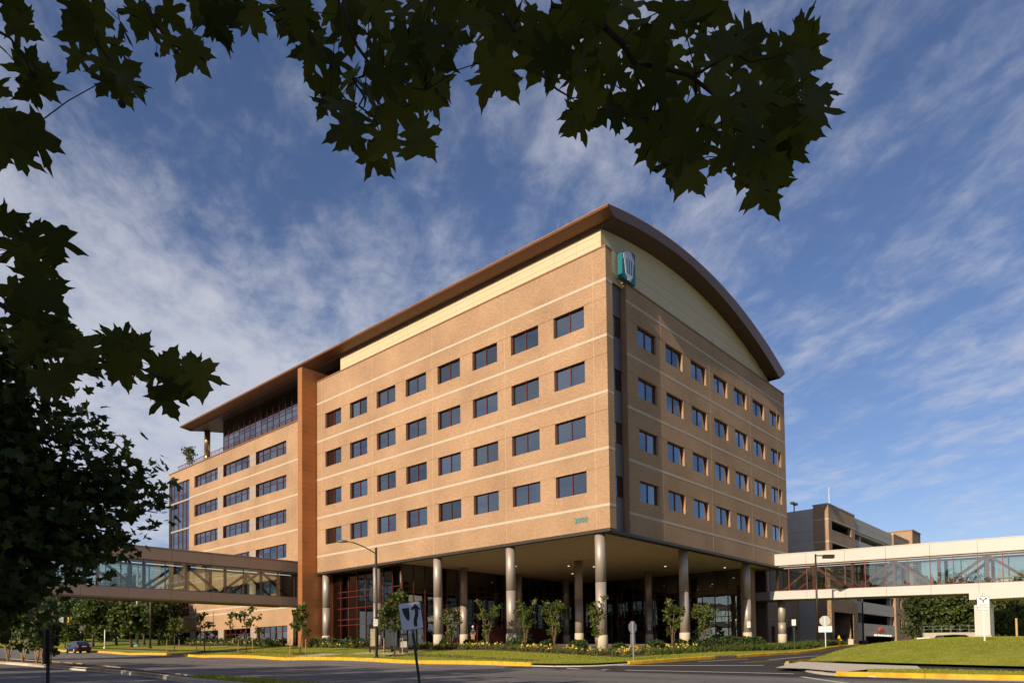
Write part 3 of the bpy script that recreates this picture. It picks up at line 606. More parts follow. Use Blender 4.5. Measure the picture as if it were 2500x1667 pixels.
ix0, iy0, iy1 = .70, -.44, 72.3
mb = MB()                                       # sloped fascias
mb.quad((RX0, RY0, zt(RX0)-.2), (RX0, RY1, zt(RX0)-.2), (ix0, iy1, und(ix0)), (ix0, iy0, und(ix0))); mb.build('eave_soffit', ROOF, B)
mb = MB(); xi = [ix0+(33.2-ix0)*i/NX for i in range(NX+1)]
for i in range(NX): mb.quad((xs[i], RY0, zt(xs[i])-.16), (xs[i+1], RY0, zt(xs[i+1])-.16), (xi[i+1], iy0, und(xi[i+1])), (xi[i], iy0, und(xi[i])))
mb.quad((RX1, RY0, zt(RX1)-.2), (RX1, RY1, zt(RX1)-.2), (33.2, iy1, und(33.2)), (33.2, iy0, und(33.2)))
mb.build('gable_fascia', FASCIA, B); mb = MB()
for i in range(NX): mb.quad((xi[i], iy0, und(xi[i])), (xi[i+1], iy0, und(xi[i+1])), (xi[i+1], 1.06, wtop(xi[i+1])), (xi[i], 1.06, wtop(xi[i]))); mb.quad((xi[i], 1.06, wtop(xi[i])), (xi[i+1], 1.06, wtop(xi[i+1])), (xi[i+1], iy1, wtop(xi[i+1])), (xi[i], iy1, wtop(xi[i]))); mb.quad((xs[i], RY1, zt(xs[i])-.16), (xs[i+1], RY1, zt(xs[i+1])-.16), (xi[i+1], iy1, wtop(xi[i+1])), (xi[i], iy1, wtop(xi[i])))
mb.quad((ix0, iy0, und(ix0)), (ix0, iy0, wtop(ix0)), (ix0, iy1, wtop(ix0)), (ix0, iy1, und(ix0)))
mb.build('roof_soffit', M('roof_soffit_panel', (.095, .052, .033), .5, .15, var=.06), B)
for y in np.arange(-1.0, 71, 5.2): MB().tube([(RX0+.1, y, zt(RX0)), (RX0+.1, y, zt(RX0)+.55)], .016, 5).build('lightning_rod', GALV, B)
for x in (6.5, 13, 20.5, 29.0): MB().tube([(x, RY0+.1, zt(x)), (x, RY0+.1, zt(x)+.5)], .016, 5).build('lightning_rod', GALV, B)
# cream cladding under the eave and in the gable
y = 1.0; n = 0; xc = .9
while y < 35.4:
    y2 = min(y+2.31, 35.5)
    for za, zc2 in ((32.1, 33.45), (33.47, 34.02), (34.04, wtop(.9)-.01)):
        if zc2 > za: MB().box(xc, xc+.1, y+.006, y2-.006, za, zc2).build('cladding_panel', CREAM, B)
    y = y2
MB().box(xc+.11, xc+.3, 1.1, 35.5, 31.5, 34.4).build('cladding_backing', STEELD, B)
def arc_poly(z0, z1_):
    top = [(x, min(z1_, wtop(x)-.01)) for x in np.linspace(.92, 33.9, 60) if wtop(x)-.01 > z0]
    return [(top[0][0], z0)]+top+[(top[-1][0], z0)]
for za, zc2 in ((30.9, 32.62), (32.64, 33.5), (33.52, 36.4)):
    MB().prism(arc_poly(za, zc2), lambda a_, b_: (a_, 1.0, b_), lambda a_, b_: (a_, 1.12, b_)).build('gable_panel', CREAM, B)
MB().box(1.2, 36.5, 1.3, 38.5, 30.9, 31.9).build('roof_deck', CORE, B)
# columns: two rings of metal cladding on a concrete foot
def column(x, y, top=ZBOT-.02, r=.41, split=7.05, name='column'):
    zg = z1(x, y, zv); c = MB(); c.lathe([(r, split+.03), (r, top)], (x, y, 0), 28); o = c.build(name, COLM, B, True)
    o2 = MB().lathe([(r, zg+1.12), (r, split)], (x, y, 0), 28).build('column_drum', COLM, o, True); MB().lathe([(r-.03, split-.01), (r-.03, split+.04)], (x, y, 0), 20).build('joint', STEELD, o, True)
    MB().lathe([(r+.055, zg-.3), (r+.055, zg+1.05), (r+.02, zg+1.10)], (x, y, 0), 28).build('column_foot', CONC, o, True)
    for q in (o,):
        try: q.data.shade_smooth()
        except Exception: pass
    return o
for y in (1.35, 10.5, 19.65, 28.8, 37.9): column(.62, y)
for x in (13.55, 27.0): column(x, 1.30)
for x, y in ((8.95, 24.75), (17.9, 24.75), (26.9, 24.75), (26.95, 12.9), (13.5, 12.9)): column(x, y)
column(35.4, .9, 7.2, split=4.9)
# lobby curtain walls
GZ = [5.1, 5.72, 6.95, 8.15, 8.77]; ZS = 10.99
def curtain(ax, c, u0, u1, n, zg, nm='curtain_wall'):
    P = (lambda m_, ua, ub, za, zb_, d0, d1: m_.box(c+d0, c+d1, ua, ub, za, zb_)) if ax == 'x' else (lambda m_, ua, ub, za, zb_, d0, d1: m_.box(ua, ub, c+d0, c+d1, za, zb_))
    us = [u0+(u1-u0)*i/n for i in range(n+1)]; m_ = MB()
    for u in us: P(m_, u-.035, u+.035, zg, ZS, -.05, .14)
    for z in [zg+.05]+GZ+[ZS-.06]:
        for a_, b_ in zip(us[:-1], us[1:]): P(m_, a_+.035, b_-.035, z-.035, z+.035, -.03, .10)
    f = m_.build(nm, REDF, B); zz_ = [zg]+GZ+[ZS]
    for a_, b_ in zip(us[:-1], us[1:]):
        for lo, hi in ((zg, GZ[0]), (GZ[0], GZ[2]), (GZ[2], GZ[4]), (GZ[4], ZS)): P(g := MB(), a_+.03, b_-.03, lo+.03, hi-.03, .02, .035); g.build('glass_panel', CGLASS, f)
    return f
curtain('x', 1.9, 26.4, 38.5, 8, 2.6); curtain('y', 26.4, 1.9, 32.5, 20, 2.6); curtain('x', 32.5, 4.3, 26.4, 14, 2.5)
MB().box(32.3, 33.3, 3.0, 4.25, 2.0, ZBOT).build('brick_pier', BRICK, B)
MB().box(6, 36.8, 33.5, 38.3, 2.2, ZS).box(36.3, 36.8, 3, 38, 2.2, ZS).build('lobby_back_wall', LOBBYW, B); MB().box(2.6, 36, 29.5, 38, 6.5, 6.9).box(34, 36.2, 5, 29, 6.5, 6.9).build('lobby_floor_slab', LOBBYW, B)
for x, y in ((5, 29), (12, 30), (20, 30), (3.5, 33)): MB().lathe([(.3, 2.4), (.3, ZS)], (x, y, 0), 14).build('lobby_column', COLM, B, True)
for x, y, s_ in ((2.6, 36.2, 1), (2.6, 34.9, 0)): MB().box(5.9, 5.95, y, y+.5, 7.5, 8.6).build('lit_lobby_window', emit_mat('lit_window', (1, .93, .6), 1.2) if s_ else MATS['lit_window'], B)
dl = emit_mat('downlight', (1, .95, .85), 1.0)
for x, y in ((16, 16), (18.5, 14.5), (24, 9), (30, 5), (12, 20), (22, 20)): MB().lathe([(.11, 10.955), (.11, 10.99)], (x, y, 0), 10).build('downlight', dl, B)
MB().box(14, 30, 26.1, 26.25, 3.0, 4.9).build('entrance_canopy', M('dark_red_portal', (.09, .016, .014), .5), B)
# ground-floor link wall towards the garage, with its doors
mb = MB(); dr = [(40.4, 41.4), (45.2, 46.5), (50.6, 52.4), (55.4, 57.0)]; wall(mb, 'y', 6.0, 33.3, 60.3, 1.8, 8.6, [(a_, b_, 1.9, 4.9) for a_, b_ in dr], .3, 1); mb.box(33.3, 60.3, 6.3, 20, 8.5, 8.7).build('link_wall', GBRICK, B)
MB().box(33.3, 60.3, 5.98, 6.02, 5.78, 5.86).build('stone_band', BAND, B)
for i, (a_, b_) in enumerate(dr):
    d_ = MB().box(a_, b_, 6.15, 6.22, 1.9, 4.9).build('door', CGLASS if i == 2 else M('dark_red_door', (.05, .012, .014), .5) if i == 0 else MATS['dark_red_door'], B); MB().box(b_-.18, b_-.12, 6.08, 6.15, 3.3, 3.7).build('handle', GALV, d_)
for x in (39, 43.2, 48.2, 53.8): MB().box(x, x+.18, 5.86, 6.0, 4.6, 5.0).build('wall_lamp', BLACKM, B)
# ---------------------------------------------------------------- copper fin
MB().box(-1.82, 2.0, 38.79, 39.56, 1.6, 33.5).build('fin_core', STEELD, B)
z = 33.55; i = 0; hs = [.62, 1.62, .60, 1.43]
while z > 2.2:
    z2 = max(z-hs[i % 4], 1.9); MB().box(-1.86, -1.825, 38.757, 39.6, z2+.008, z-.008).build('copper_panel', COPPER, B)
    MB().box(-1.823, -.16, 38.75, 38.785, z2+.008, z-.008).build('copper_panel', COPPER, B); MB().box(-.145, 2.05, 38.75, 38.785, z2+.008, z-.008).build('copper_panel', COPPER, B)
    MB().box(-1.823, 2.0, 39.565, 39.6, z2+.008, z-.008).build('copper_panel', COPPER, B); z = z2; i += 1
MB().box(-1.87, 2.05, 38.745, 39.605, 33.5, 33.57).build('fin_cap', COPPER, B)
# copper wall below the brick, beside the first column
z = 10.9; i = 0
while z > 2.4:
    z2 = max(z-hs[(i+2) % 4], 2.2); MB().box(2.05, 6.0, 38.72, 38.78, z2+.008, z-.008).build('copper_panel', COPPER, B); z = z2; i += 1
# ---------------------------------------------------------------- left wing
WX = 2.1; WC = [(48.72, 56.20), (57.84, 65.20), (66.84, 74.16)]; WM = [[49.86, 51.36, 53.02, 54.72], [58.95, 60.43, 62.07, 63.72], [67.95, 69.42, 71.05, 72.67]]
wrows = [(ZB+H*r, ZT+H*r) for r in (-1, 0, 1, 2, 3)]; holes = []
for lo, hi in wrows: holes += [(48.72, 74.16, lo, hi)]
holes += [(48.5, 55.92, 3.3, 5.57), (57.54, 64.9, 3.3, 5.57), (66.54, 73.89, 3.3, 5.57), (75.39, 80.57, 3.3, 5.57), (75.84, 83.0, 8.0, 28.42), (39.6, 47.2, 2.0, 7.4)]
mb = MB(); wall(mb, 'x', WX, 39.6, 83.0, 1.9, 30.2, holes, .42, 1); mb.quad((WX, 83, 1.9), (22, 83, 1.9), (22, 83, 8), (WX, 83, 8)); mb.quad((WX, 83, 28.42), (22, 83, 28.42), (22, 83, 30.2), (WX, 83, 30.2)); mb.build('brick_wall', BRICK, B)
MB().box(3.3, 22, 39.7, 82.0, 2.0, 29.9).build('light_block_core', CORE, B); MB().box(WX+.1, 22, 38.8, 82.9, 29.9, 30.05).build('terrace', WALKC, B); MB().box(2.0, 2.5, 39.6, 83.06, 30.2, 30.32).build('coping', COPING, B)  # the wing gets the same added light-blocking box
for z in [BZ+H*r for r in (0, 1, 2, 3)]+[8.57]: MB().box(WX-.012, WX+.05, 39.6, 75.84, z-.2, z).build('stone_band', BAND, B)
MB().box(WX-.012, WX+.05, 47.2, 75.84, 7.65, 7.85).build('stone_band', BAND, B)
for y in (47.95, 57.0, 66.0, 75.0): MB().box(WX-.006, WX+.02, y-.014, y+.014, 8, 30.2).build('control_joint', CAULK, B)
for lo, hi in wrows:
    for a_, b_ in ((56.20, 57.84), (65.20, 66.84)):
        for za, zc2 in ((lo, lo+.82), (lo+.84, hi)): MB().box(WX+.01, WX+.07, a_+.01, b_-.01, za, zc2).build('infill_panel', GREYP, B)
for a_, b_ in ((55.92, 57.54), (64.9, 66.54), (73.89, 75.39)):
    for za, zc2 in ((3.3, 4.3), (4.32, 5.57)): MB().box(WX-.006, WX+.05, a_+.01, b_-.01, za, zc2).build('infill_panel', GREYP, B)
for ci, (a_, b_) in enumerate(WC):
    f0 = win(B, 'x', WX, a_, b_, *wrows[0], WM[ci], [wrows[0][0]+1.05], .20)
    for r in range(1, 5): dup(f0, B, (0, 0, H*r))
for a_, b_, n in ((48.5, 55.92, 5), (57.54, 64.9, 5), (66.54, 73.89, 5), (75.39, 80.57, 4)): win(B, 'x', WX, a_, b_, 3.3, 5.57, [a_+(b_-a_)*i/n for i in range(1, n)], [4.85], .18, pname='lower_pane')
for a_, b_, za, zc2 in ((66.9, 74.1, 26.8, 28.4), (61.9, 65.1, 26.8, 28.4), (61.0, 61.7, 26.8, 28.4), (55.2, 55.95, 26.8, 28.4), (48.8, 56.1, 28.1, 28.4)): MB().box(WX+.33, WX+.34, a_, b_, za, zc2).build('blind', BLIND, B)
# glazed bay at the far end
BM = [75.81, 77.17, 78.51, 79.99, 81.69, 82.45]; BZS = [8.0, 9.2, 10.4, 11.6, 12.35, 12.6, 13.7, 14.6, 16.6, 16.85, 18.3, 19.25, 20.95, 21.04, 21.28, 22.45, 23.32, 25.35, 25.59, 26.53, 28.42]
mb = MB()
for y in BM: mb.box(2.24, 2.38, y-.03, y+.03, 8.0, 28.42)
for z in (8.05, 9.2, 10.4, 12.3, 13.7, 14.6, 17.0, 18.3, 19.25, 21.28, 22.45, 23.32, 25.59, 26.53, 28.38): mb.box(2.26, 2.36, 75.81, 82.45, z-.03, z+.03)
bw = mb.build('bay_window', REDF, B)
for a_, b_ in zip(BM[:-1], BM[1:]):
    for lo, hi in ((8.05, 10.4), (10.4, 12.3), (12.6, 14.6), (14.6, 16.6), (17.0, 19.25), (19.25, 21.0), (21.28, 23.32), (23.32, 25.3), (25.59, 26.53), (26.53, 28.38)): MB().box(2.30, 2.312, a_+.03, b_-.03, lo+.03, hi-.03).build('bay_pane', WGLASS, bw)
for z in (12.3, 16.65, 21.0, 25.32): MB().box(2.18, 2.40, 75.83, 82.46, z, z+.27).build('spandrel', GREYP, B)
MB().box(2.40, 22, 82.42, 82.46, 8, 28.4).build('bay_side_glass', WGLASS, B)
for a_, b_ in zip(BM[:-1], BM[1:]):
    for z in (9.3, 13.6, 18.0, 22.4): MB().box(2.75, 2.76, a_+.2, a_+.9, z, z+1.2).build('blind', BLIND, B)
    MB().box(2.75, 2.76, a_+.25, b_-.2, 26.6, 28.3).build('blind', BLIND, B)
# penthouse glazing behind the terrace
PX = 2.7; pm = [66.4-1.496*i for i in range(21)]; mb = MB()
for y in pm: mb.box(PX-.02, PX+.12, y-.022, y+.022, 30.05, 35.15)
for z in (30.8, 32.05, 32.57, 34.63, 35.1): mb.box(PX-.01, PX+.1, pm[-1], pm[0], z-.022, z+.022)
pw = mb.build('penthouse_glazing', REDF, B)
for a_, b_ in zip(pm[1:], pm[:-1]):
    for lo, hi in ((30.1, 32.05), (32.05, 32.57), (32.57, 34.63), (34.63, 35.1)): MB().box(PX+.03, PX+.042, a_+.03, b_-.03, lo+.02, hi-.02).build('penthouse_pane', WGLASS, pw)
MB().box(PX+.6, 20, 35.7, 65.9, 30.1, 34.9).build('penthouse_dark_core', CORE, B); MB().box(PX+.1, 20, 66.4, 66.48, 30.05, 35.1).build('penthouse_side_glass', WGLASS, B)  # dark solid box stands for the unlit room behind the glazing
MB().box(1.01, 2.65, 35.42, 35.52, 32.3, 34.5).build('cladding_return', CREAM, B)
mb = MB()
for y in np.arange(45.2, 81, 1.2): mb.box(2.28, 2.31, y, y+.03, 30.3, 31.05)
mb.box(2.27, 2.32, 45, 80.5, 31.02, 31.08); mb.box(2.28, 2.31, 45, 80.5, 30.36, 30.40); rl = mb.build('terrace_railing', REDF, B)
mb = MB()
for y in np.arange(45.2, 80.3, .14): mb.box(2.29, 2.30, y, y+.012, 30.4, 31.02)
o = mb.build('railing_bars', REDF, rl); o['kind'] = 'stuff'
c = MB().lathe([(.42, 30.0), (.42, 31.9)], (3.0, 72.0, 0), 20); o = c.build('terrace_column', M('gold_column_metal', (.62, .45, .20), .25, .9, var=.05), B, True); MB().lathe([(.42, 31.95), (.42, 35.0)], (3.0, 72.0, 0), 20).build('column_drum', MATS['gold_column_metal'], o, True)
# ---------------------------------------------------------------- logo box and street number
LG = thing('logo_sign', 'teal box sign with pale wheat-sheaf emblem high on the gable corner', 'sign', (3.9, .75, 31.4))
op = [(2.87, 31.2), (4.8, 31.24), (4.8, 33.80), (4.1, 33.78), (3.34, 33.52), (2.9, 33.22)]
MB().prism(op, lambda a_, b_: (a_, .36, b_), lambda a_, b_: (a_, .80, b_)).build('sign_box', TEAL, LG)
E3 = [(3.05, 33.2), (3.27, 33.45), (4.08, 33.72), (4.63, 33.18), (4.61, 32.85), (4.49, 32.77), (4.46, 32.48), (4.38, 31.69), (4.11, 31.45), (4.06, 31.27), (3.64, 31.27), (3.64, 31.42), (3.35, 31.69), (3.16, 32.83), (3.07, 32.79)]
MB().prism(E3, lambda a_, b_: (a_, .335, b_), lambda a_, b_: (a_, .357, b_)).build('emblem', LOGOW, LG)
for p in ([(3.41, 32.99), (3.58, 32.99), (3.68, 31.78), (3.53, 31.78)], [(3.76, 32.99), (3.95, 32.99), (3.97, 31.78), (3.84, 31.78)], [(4.14, 32.99), (4.31, 32.99), (4.21, 31.78), (4.10, 31.78)]): MB().prism(p, lambda a_, b_: (a_, .322, b_), lambda a_, b_: (a_, .332, b_)).build('emblem_slot', TEAL, LG)
NB = thing('street_number', 'teal numerals 2000 on the tan brick near the corner', 'sign', (-.02, 2.61, 11.87))
for i, ch in enumerate('2000'): text('numeral', ch, .56, TEALN, NB, (-.012, .48-.32*i, -.0), (math.pi/2, 0, -math.pi/2), .012)
# ================================================================ skybridges
def bridge(name, label, base, tw, length, panel, truss, pieces, posts, seams, width=4.2, s_top=0.0, vw=.07):
    g = thing(name, label, 'skybridge', base)
    def bx(s0, s1, t0, t1, z0, z1_, nm, mt, par=None):
        vs = [tw(s, t, z) for s, t, z in ((s0, t0, z0), (s1, t0, z0), (s1, t1, z0), (s0, t1, z0), (s0, t0, z1_), (s1, t0, z1_), (s1, t1, z1_), (s0, t1, z1_))]
        return MB().add(vs, [(0, 3, 2, 1), (4, 5, 6, 7), (0, 1, 5, 4), (1, 2, 6, 5), (2, 3, 7, 6), (3, 0, 4, 7)]).build(nm, mt, par or g)
    # z: 0 underside, .92 sill, 3.70 head, 4.95 top
    for t0, t1 in ((0, .12), (width-.12, width)):
        for a_, b_ in zip(seams[:-1], seams[1:]):
            bx(a_+.012, b_-.012, t0, t1, 3.72, 4.90, 'fascia_panel', panel); bx(a_+.012, b_-.012, t0, t1, 0, .90, 'fascia_panel', panel)
    for t0, t1 in ((-.03, .2), (width-.2, width+.03)): bx(seams[0], seams[-1], t0, t1, 4.90, 4.98, 'coping', panel)
    bx(seams[0], seams[-1], .125, width-.125, .12, .30, 'floor_slab', panel); bx(seams[0], seams[-1], .125, width-.125, 4.3, 4.86, 'roof_slab', panel); bx(seams[0], seams[-1], .125, width-.125, 3.55, 3.62, 'ceiling', M('bridge_ceiling', (.40, .36, .30), .8) if 'bridge_ceiling' not in MATS else MATS['bridge_ceiling'])
    bx(seams[0], seams[-1], 1.6, 1.75, 3.50, 3.548, 'light_strip', emit_mat('bridge_light', (.9, .95, 1), .8) if 'bridge_light' not in MATS else MATS['bridge_light'])
    for t in (.10, width-.20):
        bx(seams[0], seams[-1], t, t+.10, .90, .97, 'sill_rail', truss); bx(seams[0], seams[-1], t, t+.10, 3.65, 3.72, 'head_rail', truss)
        ps = sorted(set(pieces))
        for p in ps: bx(p-vw/2, p+vw/2, t+.002, t+.098, .97, 3.65, 'mullion', truss)
        for a_, b_ in zip(ps[:-1], ps[1:]): bx(a_+.02, b_-.02, t+.045, t+.057, .96, 3.66, 'pane', BGLASS)
    for t in (.24, width-.62):
        for p in posts: bx(p-.13, p+.13, t, t+.22, .3, 3.55, 'post', truss)
        for i, (a_, b_) in enumerate(zip(posts[:-1], posts[1:])):
            lo, hi = .45, 3.5; p0, p1 = (a_, hi if i % 2 else lo), (b_, lo if i % 2 else hi)
            if t > 1: p0, p1 = (a_, p0[1]), (b_, p1[1])
            MB().beam(tw(p0[0], t+.11, p0[1]), tw(p1[0], t+.11, p1[1]), .22, .24).build('diagonal_brace', truss, g)
    return g, bx
LSK = [i*3.72 for i in range(17)]; LSK = [-1.0]+[2.1+3.95*i for i in range(17)]
LB, lbx = bridge('skybridge', 'brown glazed skybridge crossing the road on the left side of the building', (-1, 43.4, 7.45), lambda s, t, z: (-.80-s, 41.3+t, 7.45+z), 64, TAUPE, BRTRUSS,
    [0.0]+[.4+2.0*i for i in range(33)], [.3+4.0*i for i in range(17)], [0.0]+[2.0+3.95*i for i in range(16)])
MB().box(-.8, 2.1, 41.4, 45.4, 7.5, 12.4).build('bridge_lobby', TAUPE, LB)
RZ = lambda s: 7.36-.0285*max(s, 0)
RB, rbx = bridge('skybridge', 'white panelled glazed skybridge with maroon trusses on the right', (35.4, 1, 7.36), lambda s, t, z: (33.25+t, 1.35-s, RZ(s)+z), 60, WHITEP, BRRED,
    [0.0]+[2.1+1.92*i for i in range(29)], [.8+3.86*i for i in range(15)], [0.0]+[4.0+3.86*i for i in range(14)])
MB().box(33.25, 37.4, 1.36, 4.6, 7.36, 8.26).build('painted_shade_fascia', SLOT, RB)  # white fascia runs on here; shade under the block put into slate colour
# pier of the white bridge
zg = z1(34.5, -19)
PR = thing('bridge_pier', 'white panel-clad square pier carrying the white skybridge', 'pier', (35.2, -18.9, zg))
for x0, x1, y0, y1 in ((34.0, 35.15, -18.75, -17.55), (35.17, 36.4, -18.75, -17.55)): MB().box(x0, x1, y0, y1, 2.9, 5.75).build('pier_panel', WHITEP, PR)
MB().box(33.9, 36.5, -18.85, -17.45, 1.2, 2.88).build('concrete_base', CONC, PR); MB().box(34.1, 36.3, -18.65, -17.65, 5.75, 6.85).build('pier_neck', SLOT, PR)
for y0, y1 in ((-18.35, -17.3), (-22.3, -18.37)): MB().box(33.22, 37.5, y0, y1, RZ(18.6)-.62, RZ(18.6)+.0).build('cap_panel', WHITEP, PR)
# ================================================================ parking garage
GX, GY = 60.4, 3.43
G = thing('parking_garage', 'multi-storey brick and concrete parking garage behind the white bridge', 'garage', (75, 12, 2.3))
op = [20.27-3.19*k for k in range(5)]; ob = [18.93, 15.74, 12.55, 9.36, 5.95]
mb = MB(); hol = [(61.8, 70.8, ob[k], op[k]) for k in range(4)]+[(61.5, 70.4, 1.5, 7.2)]; wall(mb, 'y', GY, GX, 72.7, 1.6, 22.45, hol, .5, 1)
mb.quad((GX, GY, 1.6), (GX, GY, 22.45), (GX, 5.5, 22.45), (GX, 5.5, 1.6)); mb.quad((GX, GY, 22.45), (72.7, GY, 22.45), (72.7, 5.5, 22.45), (GX, 5.5, 22.45)); mb.quad((72.7, GY, 1.6), (72.7, 5.5, 1.6), (72.7, 5.5, 22.45), (72.7, GY, 22.45)); mb.build('brick_tower', GBRICK, G)
mb = MB()
for a_, b_, za, zc2 in ((GX-.06, 61.5, 1.6, 9.0), (70.4, 72.76, 1.6, 9.0), (61.5, 70.4, 7.2, 9.0)): mb.box(a_, b_, GY-.08, GY+.3, za, zc2)
mb.box(70.3, 70.4, GY+.3, 6.0, 1.6, 7.2); o = mb.build('rough_block_surround', GROUGH, G)
MB().box(69.9, 70.35, GY-.1, GY+.9, 1.6, 3.4).build('concrete_guard', WALKC, G)
for z in op[:4]: MB().box(GX-.02, 72.72, GY-.02, GY+.05, z, z+.2).box(GX-.02, GX+.05, GY+.05, 5.5, z, z+.2).build('stone_band', BAND, G)
for k in range(4): MB().box(61.8, 70.8, GY-.03, GY+.35, ob[k]-.12, ob[k]).build('sill', BAND, G)
MB().box(GX-.05, 72.76, GY-.05, 5.6, 22.45, 22.62).build('coping', GPANEL, G)
for k in range(7):
    for i in range(2):
        y0 = 5.52+i*2.0; z1_ = 22.1-k*3.19
        if z1_ < 3: continue
        for i2 in range(4): MB().box(GX+.02, GX+.22, 5.52+4.6*i2+.015, 5.52+4.6*(i2+1)-.015, z1_-(1.25 if i == 0 else 3.17), z1_-(0.01 if i == 0 else 1.27)).build('wall_panel', GPANEL, G)
MB().box(72.75, 95.5, GY+.3, 50, 19.9, 20.2).build('deck', GPANEL, G)
sp = [(20.27, 22.35)]+[(op[k+1], ob[k]) for k in range(4)]; sp.append((3.95, 5.95))
for lo, hi in sp:
    for x0, x1 in ((72.72, 77.6), (77.62, 83.4), (83.42, 89.2), (89.22, 95.6)):
        md = (lo+hi)/2; MB().box(x0, x1, GY+.25, GY+.5, lo, md-.012).build('spandrel_panel', GPANEL, G); MB().box(x0, x1, GY+.25, GY+.5, md+.012, hi).build('spandrel_panel', GPANEL, G)
MB().box(72.72, 77.7, GY+.25, GY+.6, 1.6, 3.94).build('spandrel_panel', GPANEL, G)
for k in range(5): MB().box(77.3, 77.9, GY+.6, GY+1.2, ob[k], op[k]).build('garage_column', GPANEL, G); MB().box(94.4, 95.0, GY+.6, GY+1.2, ob[k], op[k]).build('garage_column', GPANEL, G)
for z in [v[0] for v in sp]: MB().box(61, 106, GY+.55, 50, z-.02, z+.25).build('deck', CORE, G)
MB().box(61, 106, 14, 14.3, 1.5, 20.2).box(61, 61.2, 5.6, 50, 1.5, 20.2).build('garage_core', CORE, G); MB().box(GX+.3, 106, 30, 50, 1.5, 22.0).build('garage_core', CORE, G)
mb = MB(); sw = [(98.2, 99.5, z_, z_+1.75) for z_ in (9.1, 5.4)]+[(101.4, 102.7, z_, z_+1.75) for z_ in (9.1, 5.4)]+[(98.2, 99.4, 1.6, 3.5), (101.4, 102.6, 1.6, 3.5), (104.8, 105.6, 1.6, 3.5)]
wall(mb, 'y', GY, 95.6, 107, 1.6, 22.3, sw, .3, 1); mb.quad((95.6, GY, 1.6), (95.6, 5, 1.6), (95.6, 5, 22.3), (95.6, GY, 22.3)); mb.build('brick_wing', GBRICK, G)
for a_, b_, lo, hi in sw: win(G, 'y', GY, a_, b_, lo, hi, [], [], .15)
MB().box(95.6, 107, GY+.9, 14, 1.6, 22).build('wing_core', CORE, G); MB().box(95.6, 107, GY-.05, 5, 22.3, 22.5).build('coping', BAND, G)
mb = MB(); mb.box(107, 113.6, 2.84, 8, 1.6, 24.4); mb.build('stair_tower', GROUGH, G); MB().box(106.9, 113.7, 2.74, 8.1, 24.4, 24.6).build('coping', COPING, G)
MB().box(106.95, 107.0, 2.9, 6.4, 11.5, 24.3).build('tower_face', GBRICK, G)
ex = thing('exit_sign', 'small orange exit lettering over the garage exit', 'sign', (86.3, GY+.16, 4.95)); 
def mtext(name, body, size, mat, parent, loc, rot, ext=.01, align='CENTER', sx=1):
    o = text(name, body, size, mat, None, (0, 0, 0), (0, 0, 0), ext, align); bpy.context.view_layer.update()
    me = bpy.data.meshes.new_from_object(o.evaluated_get(bpy.context.evaluated_depsgraph_get())); cu = o.data; bpy.data.objects.remove(o); bpy.data.curves.remove(cu)
    o = bpy.data.objects.new(name, me); COL.objects.link(o); o.location = loc; o.rotation_euler = rot; o.scale = (sx, 1, 1); o.parent = parent; BASE[o.name] = Vector((0, 0, 0)); return o
for o in [o for o in S.objects if o.type == 'FONT']:
    loc, rot, par = o.location.copy(), o.rotation_euler.copy(), o.parent; body = o.data.body; nm = o.name; cu = o.data; bpy.data.objects.remove(o); bpy.data.curves.remove(cu); mtext('numeral', body, .56, TEALN, par, loc, rot, .012)
ORANGE = M('orange_letters', (.75, .12, .02), .5)
for i, ch in enumerate('EXIT'): mtext('letter', ch, 1.1, ORANGE, ex, (-1.05+.72*i, 0, .1), (math.pi/2, 0, 0), .06)
for i, dx in enumerate((-4.2, -2.7, -.7, .9, 3.1, 4.6)):
    f = thing('floodlight', ['leftmost', 'second from the left', 'third from the left', 'third from the right', 'second from the right', 'rightmost'][i]+' small white floodlight under the orange exit letters', 'light', (86.3+dx, GY+.1, 4.0), group='floodlights over the garage exit'); MB().box(-.18, .18, -.45, .0, 0, .28).build('lamp_head', SIGNW, f, local=True); MB().box(-.04, .04, 0, .14, .1, .2).build('bracket', GALV, f, local=True)
def deck_light(name, label, x, y, z0, z1_):
    t = thing(name, label, 'lamp', (x, y, z0)); MB().tube([(0, 0, 0), (0, 0, z1_-z0)], .09, 6).build('pole', BLACKM, t, local=True)
    for s_ in (-1, 1): MB().box(-.95 if s_ < 0 else .25, -.25 if s_ < 0 else .95, -.25, .25, z1_-z0-.1, z1_-z0+.2).build('lamp_head', BRONZE, t, local=True)
deck_light('roof_lamp', 'twin-headed dark lamp on the garage roof', GX+4, 9.6, 20, 24.0)
t = thing('flagpole', 'thin white pole standing on the garage roof', 'pole', (66, 5, 20.2)); MB().tube([(0, 0, 0), (0, 0, 5.9)], [.07, .04], 6).build('pole', SIGNW, t, local=True)
t = thing('roof_gantry', 'blue steel frame on the garage roof', 'frame', (77, 6.5, 20.2)); bl = M('blue_steel', (.03, .07, .2), .5)
MB().box(-.1, .1, -.1, .1, 0, 4.0).box(-.1, .1, 4.4, 4.6, 0, 4.0).build('post', bl, t, local=True); MB().box(-.1, .1, -.1, 4.6, 4.0, 4.45).build('crossbeam', bl, t, local=True)
# the garage was set out 1:0.95 too large and too far off: bring it in, with what stands on it
for o in [o for o in S.objects if o.parent is None and o.name.split('.')[0] in ('parking_garage', 'exit_sign', 'floodlight', 'roof_lamp', 'flagpole', 'roof_gantry')]:
    o.location = EYE+(Vector(o.location)-EYE)*.95; o.scale = (.95, .95, .95)
